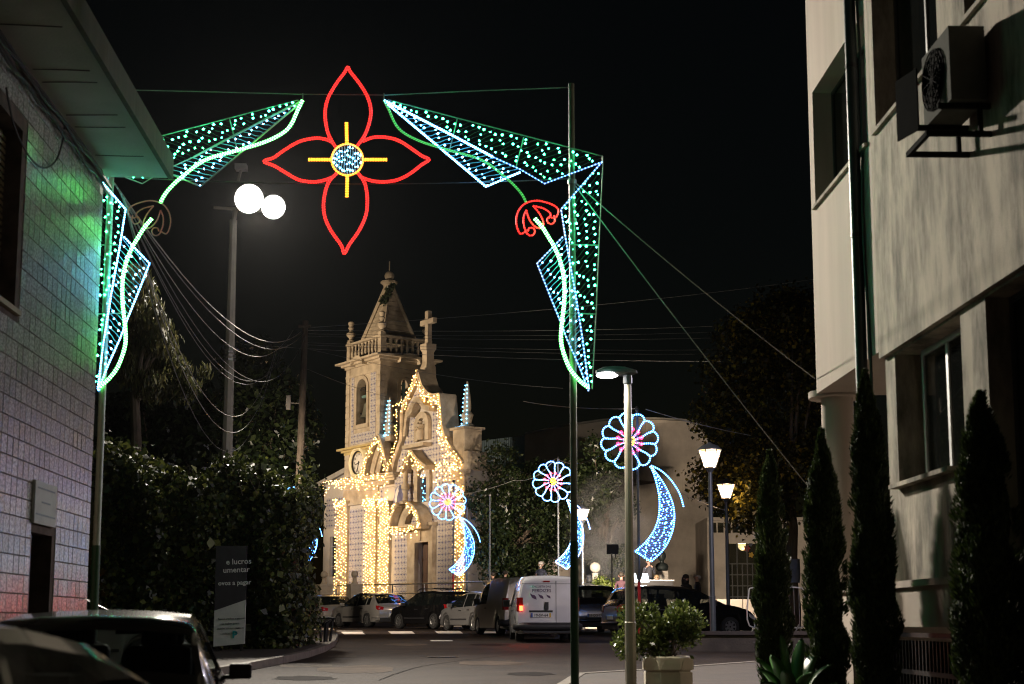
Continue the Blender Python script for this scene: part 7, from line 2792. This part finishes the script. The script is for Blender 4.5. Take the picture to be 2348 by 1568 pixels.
# street light round the corner on the cross street
clp = Vector((8.2, 27.5, 6.6))
t = thing('street_light', 'cool street light on the cross street hidden by the corner of the stucco block', 'lamp', (clp.x, clp.y, g(27.5)))
mb = MB(); mb.tube([(clp.x + .8, clp.y, g(27.5)), (clp.x + .8, clp.y, 6.5), (clp.x + .6, clp.y, 6.7), (clp.x, clp.y, 6.72)], [.08, .06, .05, .04], 8); mb.build('post', M['street_pole'], t)
mb = MB(); mb.box((clp.x, clp.y, 6.72), (.5, .25, .1)); mb.build('lamp_head', M['lamp_grey'], t)
mb = MB(); mb.box((clp.x, clp.y, 6.66), (.4, .2, .02)); mb.build('diffuser', glow('cross_diffuser', (.85, .88, 1), 15), t)
lamp('cross_street_beam', 'SPOT', clp - Vector((0, 0, .08)), 1600, (.9, .82, 1), .15, (-3, 29, -1), 165, .5, t)

# ------------------------------------------------------------------ people
def person(label, loc, rz, top, bottom=(.02, .02, .025), skin=(.45, .27, .19), hair=(.02, .015, .01), h=1.72, arms='down', hairlen=0.0, bald=False, cat='person', turn=0.0, lean=0.0, beard=None):
    t = thing('person', label, cat, loc, rz)
    s = h / 1.72
    J = {'pel': (0, 0, .95), 'waist': (0, .01, 1.1), 'chest': (0, -.01, 1.3), 'neck0': (0, .0, 1.44), 'neck': (0, .015, 1.5)}
    V, E, Rr = [], [], []
    def v(p, r):
        V.append(Vector(p) * s); Rr.append(r * s); return len(V) - 1
    pel = v((0, 0, .95), .15); wa = v((0, .0, 1.1), .135); ch = v((0, .01, 1.3), .155); n0 = v((0, .0, 1.44), .075); n1_ = v((0, .015, 1.52), .055)
    hd0 = v((0, .03, 1.58), .085); hd1 = v((0, .02, 1.66), .1)
    E += [(pel, wa), (wa, ch), (ch, n0), (n0, n1_), (n1_, hd0), (hd0, hd1)]
    for sg_ in (-1, 1):
        hp_ = v((sg_ * .09, 0, .88), .095); kn = v((sg_ * .1, .015, .5), .062); an_ = v((sg_ * .1, -.01, .1), .045); to = v((sg_ * .115, .16, .05), .035)
        E += [(pel, hp_), (hp_, kn), (kn, an_), (an_, to)]
        if arms == 'down' or (arms == 'one' and sg_ < 0):
            sh_, el, wr_ = (sg_ * .19, 0, 1.38), (sg_ * .25, -.02, 1.1), (sg_ * .25, .06, .86)
        elif arms == 'front' or arms == 'one':
            sh_, el, wr_ = (sg_ * .19, 0, 1.38), (sg_ * .25, .02, 1.12), (sg_ * .1, .26, 1.18)
        else:
            sh_, el, wr_ = (sg_ * .19, 0, 1.38), (sg_ * .24, .05, 1.12), (sg_ * .12, .2, 1.36)
        a_ = v(sh_, .068); b_ = v(el, .048); c_ = v(wr_, .034)
        E += [(ch, a_), (a_, b_), (b_, c_)]
        d = (Vector(wr_) - Vector(el)).normalized()
        pm_ = v(Vector(wr_) + d * .07, .032)
        E.append((c_, pm_))
        ax = d.cross(Vector((0, 1, .2))).normalized() if abs(d.y) < .9 else Vector((1, 0, 0))
        for q, ln in ((-.03, .065), (-.01, .078), (.012, .073), (.032, .056)):
            k1 = v(Vector(wr_) + d * (.07 + ln * .55) + ax * q, .0095); k2 = v(Vector(wr_) + d * (.07 + ln) + ax * q + Vector((0, .012, 0)), .008)
            E += [(pm_, k1), (k1, k2)]
        th1 = v(Vector(wr_) + d * .05 - ax * .045 * sg_, .011); th2 = v(Vector(wr_) + d * .085 - ax * .06 * sg_, .0095)
        E += [(c_, th1), (th1, th2)]
    me = bpy.data.meshes.new('body')
    me.from_pydata(V, E, [])
    o = bpy.data.objects.new('body', me)
    col.objects.link(o)
    md = o.modifiers.new('skin', 'SKIN'); md.use_smooth_shade = True
    for i, sv in enumerate(me.skin_vertices[0].data):
        sv.radius = (Rr[i], Rr[i] * (.72 if i in (pel, wa, ch) else 1.0))
        sv.use_root = i == pel
    sd = o.modifiers.new('sub', 'SUBSURF'); sd.levels = 1; sd.render_levels = 1
    dg = bpy.context.evaluated_depsgraph_get()
    fm = bpy.data.meshes.new_from_object(o.evaluated_get(dg))
    bpy.data.objects.remove(o)
    fm.name = 'body'
    fm.materials.clear()
    for mm in (mat('skin', skin, .5, var=.06), mat('jacket', top, .85, var=.15, scale=14), mat('trousers', bottom, .9, var=.15, scale=14)):
        fm.materials.append(mm)
    wrz = [Vector(V[E[k][1]]) for k in range(len(E))]
    mi = []
    hands = [Vector(V[i]) for i in range(len(V)) if Rr[i] < .033 * s]
    for p in fm.polygons:
        c = p.center
        if c.z > 1.475 * s: mi.append(0)
        elif min((c - q).length for q in hands) < .035 * s and c.z > .3: mi.append(0)
        elif c.z < .92 * s and abs(c.x) < .2 * s: mi.append(2)
        else: mi.append(1)
    fm.polygons.foreach_set('material_index', mi)
    fm.polygons.foreach_set('use_smooth', [True] * len(fm.polygons))
    b = bpy.data.objects.new('body', fm)
    col.objects.link(b); b.parent = t
    # face: nose, eyes, mouth, ears
    mb = MB()
    mb.add([Vector(p) * s for p in ((0, .115, 1.66), (-.018, .108, 1.605), (.018, .108, 1.605), (0, .142, 1.61))], [(0, 1, 3), (0, 3, 2), (1, 2, 3)])
    for sg_ in (-1, 1):
        mb.ball(Vector((sg_ * .1, .02, 1.63)) * s, .026 * s, 8, sz=1.4)
    mb.build('nose_and_ears', fm.materials[0], b, smooth=True, keep=True)
    mb = MB()
    for sg_ in (-1, 1):
        mb.ball(Vector((sg_ * .036, .112, 1.645)) * s, .012 * s, 8)
    mb.box(Vector((0, .112, 1.575)) * s, (.05 * s, .01, .01))
    mb.build('eyes_and_mouth', M['ink'], b, keep=True)
    mb = MB()
    if bald:
        mb.ball(Vector((0, -.035, 1.635)) * s, .1 * s, 14, sz=.75)
    else:
        mb.ball(Vector((0, -.005, 1.685)) * s, .122 * s, 14, sz=.85)
    if hairlen:
        mb.lathe([(.12 * s, -.0), (.135 * s, -.12), (.12 * s, -hairlen)][::-1], Vector((0, -.045, 1.68)) * s, 12)
    if beard:
        mb.ball(Vector((0, .075, 1.565)) * s, .062 * s, 10, sz=.8)
    mb.build('hair', mat('hair', beard or hair, .7, var=.3, scale=40), b, smooth=True, keep=True)
    b.rotation_euler = (lean, 0, 0)
    return t


def pp2(px, Y, z):
    p = at(px, Y, z)
    return p


def stand(px, py_top, Y, h):
    """where someone of height h stands whose crown is seen at px, py_top"""
    p = P(px, py_top, Y)
    return (p.x, Y, p.z - h * 1.03)


person('bearded man in a dark jacket standing behind the vans', stand(1240, 1287, 62.0, 1.75), R(150), (.02, .025, .045), hair=(.35, .33, .3), beard=(.4, .38, .35), h=1.75, arms='one')
person('bald man with a dark coat talking beside a long haired companion', stand(1598, 1314, 49.5, 1.7), R(100), (.012, .012, .014), hair=(.4, .38, .35), bald=True, h=1.7)
person('long haired person in black beside the bald man', stand(1572, 1317, 49.0, 1.66), R(-150), (.012, .012, .012), h=1.66, hairlen=.3)
person('vendor facing the street with raised hands behind the grill counter', stand(1487, 1280, 61.0, 1.75), R(180), (.05, .05, .06), h=1.75, arms='up')
person('fair haired person bowed beside the grill counter', stand(1505, 1318, 60.5, 1.5), R(170), (.03, .03, .035), hair=(.3, .2, .1), h=1.5)
person('hooded dark figure standing before the small green shrub', stand(1350, 1300 + 18, 56.6, 1.68), R(20), (.008, .01, .013), hair=(.008, .01, .013), h=1.68, hairlen=.2)
person('person in a plum jacket seen from behind near the smoke', stand(1424, 1312, 56.4, 1.7), R(-10), (.05, .02, .03), skin=(.3, .16, .12), h=1.7)
person('dark silhouetted person at the church railing beside the thin mast', stand(1130, 1311, 62.3, 1.65), R(10), (.02, .015, .015), h=1.65)
person('silhouetted person behind the railing closer to the dark tree', stand(1158, 1308, 63.0, 1.68), R(-30), (.012, .02, .022), h=1.68)
# bust on a pedestal
c = P(1517, 1297, 64)
bu = thing('bust', 'dark bronze bust on a square stone pedestal before the hall', 'statue', (c.x, 64, TZ))
mb = MB()
mb.box((c.x, 64, (TZ + P(1517, 1309, 64).z) / 2), (.5, .5, P(1517, 1309, 64).z - TZ))
mb.build('pedestal', M['concrete'], bu)
z = P(1517, 1309, 64).z
mb = MB()
mb.lathe([(.14, 0), (.26, .06), (.3, .2), (.24, .32), (.1, .38), (.095, .45), (.16, .53), (.19, .66), (.17, .8), (.08, .9)], (c.x, 64, z), 14)
mb.add([(c.x, 63.8, z + .7), (c.x - .03, 63.83, z + .6), (c.x + .03, 63.83, z + .6), (c.x, 63.76, z + .61)], [(0, 1, 3), (0, 3, 2), (1, 2, 3)])
mb.build('head', mat('dark_bronze', (.03, .04, .04), .5, metal=.5), bu, smooth='auto')
# grill counter with a white lamp shade
c = P(1478, 1338, 59.5)
gc = thing('grill_counter', 'dark grill counter with steel top behind the black cars', 'stall', (c.x, 59.5, TZ))
mb = MB(); mb.box((c.x + .3, 59.5, TZ + .45), (1.7, .6, .9)); mb.build('counter', M['black_metal'], gc)
mb = MB(); mb.box((c.x + .3, 59.5, TZ + .93), (1.8, .7, .05)); mb.build('top', M['galv'], gc)
for px, nm in ((1479, 'white cone shaded lamp glowing on the grill counter'), (1451, 'white cone shaded lamp half hidden by the street light post')):
    q = P(px, 1324, 59.2)
    lt = thing('cone_lamp', nm, 'lamp', (q.x, 59.2, TZ + .95))
    mb = MB(); mb.lathe([(.2, -.2), (.11, .17)], q, 18); mb.build('shade', glow('shade_glow', (.8, .95, 1), .35), lt, smooth='auto')
    mb = MB(); mb.tube([(q.x, 59.2, TZ + .9), (q.x, 59.2, q.z - .2)], .03, 8); mb.build('stem', M['grey_metal'], lt)
lamp('cone_lamp_light', 'POINT', P(1470, 1300, 58.8), 90, (.8, .92, 1), .2, parent=lt)

# smoke drifting from the grill
def smoke_mat():
    m = bpy.data.materials.new('grill_smoke')
    m.use_nodes = True
    N, L = m.node_tree.nodes, m.node_tree.links
    N.remove(N['Principled BSDF'])
    pv = N.new('ShaderNodeVolumePrincipled')
    pv.inputs['Color'].default_value = (.85, .83, .82, 1)
    pv.inputs['Anisotropy'].default_value = .2
    tc = N.new('ShaderNodeTexCoord')
    nz = N.new('ShaderNodeTexNoise'); nz.inputs['Scale'].default_value = .9; nz.inputs['Detail'].default_value = 5; nz.inputs['Distortion'].default_value = .6
    L.new(tc.outputs['Object'], nz.inputs['Vector'])
    mr = N.new('ShaderNodeMapRange'); mr.inputs[1].default_value = .42; mr.inputs[2].default_value = .75; mr.inputs[4].default_value = 1.3
    L.new(nz.outputs[0], mr.inputs[0])
    ln = N.new('ShaderNodeVectorMath'); ln.operation = 'LENGTH'
    mp_ = N.new('ShaderNodeMapping'); mp_.inputs['Scale'].default_value = (1 / 2.1, 1 / 1.5, 1 / 2.9)
    L.new(tc.outputs['Object'], mp_.inputs[0]); L.new(mp_.outputs[0], ln.inputs[0])
    fr_ = N.new('ShaderNodeMapRange'); fr_.inputs[1].default_value = 1.0; fr_.inputs[2].default_value = .2; fr_.inputs[3].default_value = 0; fr_.inputs[4].default_value = 1
    L.new(ln.outputs['Value'], fr_.inputs[0])
    mu = N.new('ShaderNodeMath'); mu.operation = 'MULTIPLY'
    L.new(mr.outputs[0], mu.inputs[0]); L.new(fr_.outputs[0], mu.inputs[1])
    L.new(mu.outputs[0], pv.inputs['Density'])
    L.new(pv.outputs[0], N['Material Output'].inputs['Volume'])
    return m


sc_p = P(1398, 1225, 60.5)
mb = MB()
k, n = 10, 20
mb.lathe([(max(.01, math.sin(math.pi * i / k)), -math.cos(math.pi * i / k)) for i in range(k + 1)], (0, 0, 0), n)
so_ = mb.build('smoke', smoke_mat(), keep=True)
so_.data.transform(Matrix.Diagonal((2.1, 1.5, 2.9, 1)))
so_.location = sc_p
so_['kind'] = 'stuff'
so_['label'] = 'pale grill smoke drifting before the dark tree'

# night air that carries the glow of the lamps
def haze_mat(dens):
    m = bpy.data.materials.new('haze')
    m.use_nodes = True
    N, L = m.node_tree.nodes, m.node_tree.links
    N.remove(N['Principled BSDF'])
    pv = N.new('ShaderNodeVolumePrincipled')
    pv.inputs['Color'].default_value = (.9, .9, .92, 1)
    pv.inputs['Density'].default_value = dens
    pv.inputs['Anisotropy'].default_value = .85
    m.cycles.homogeneous_volume = True
    L.new(pv.outputs[0], N['Material Output'].inputs['Volume'])
    return m


mb = MB()
mb.box((0, 55, 12.5), (130, 140, 29))
hz_ = mb.build('haze', haze_mat(.000013))
hz_['kind'] = 'stuff'
hz_['label'] = 'thin damp night haze over the whole square'
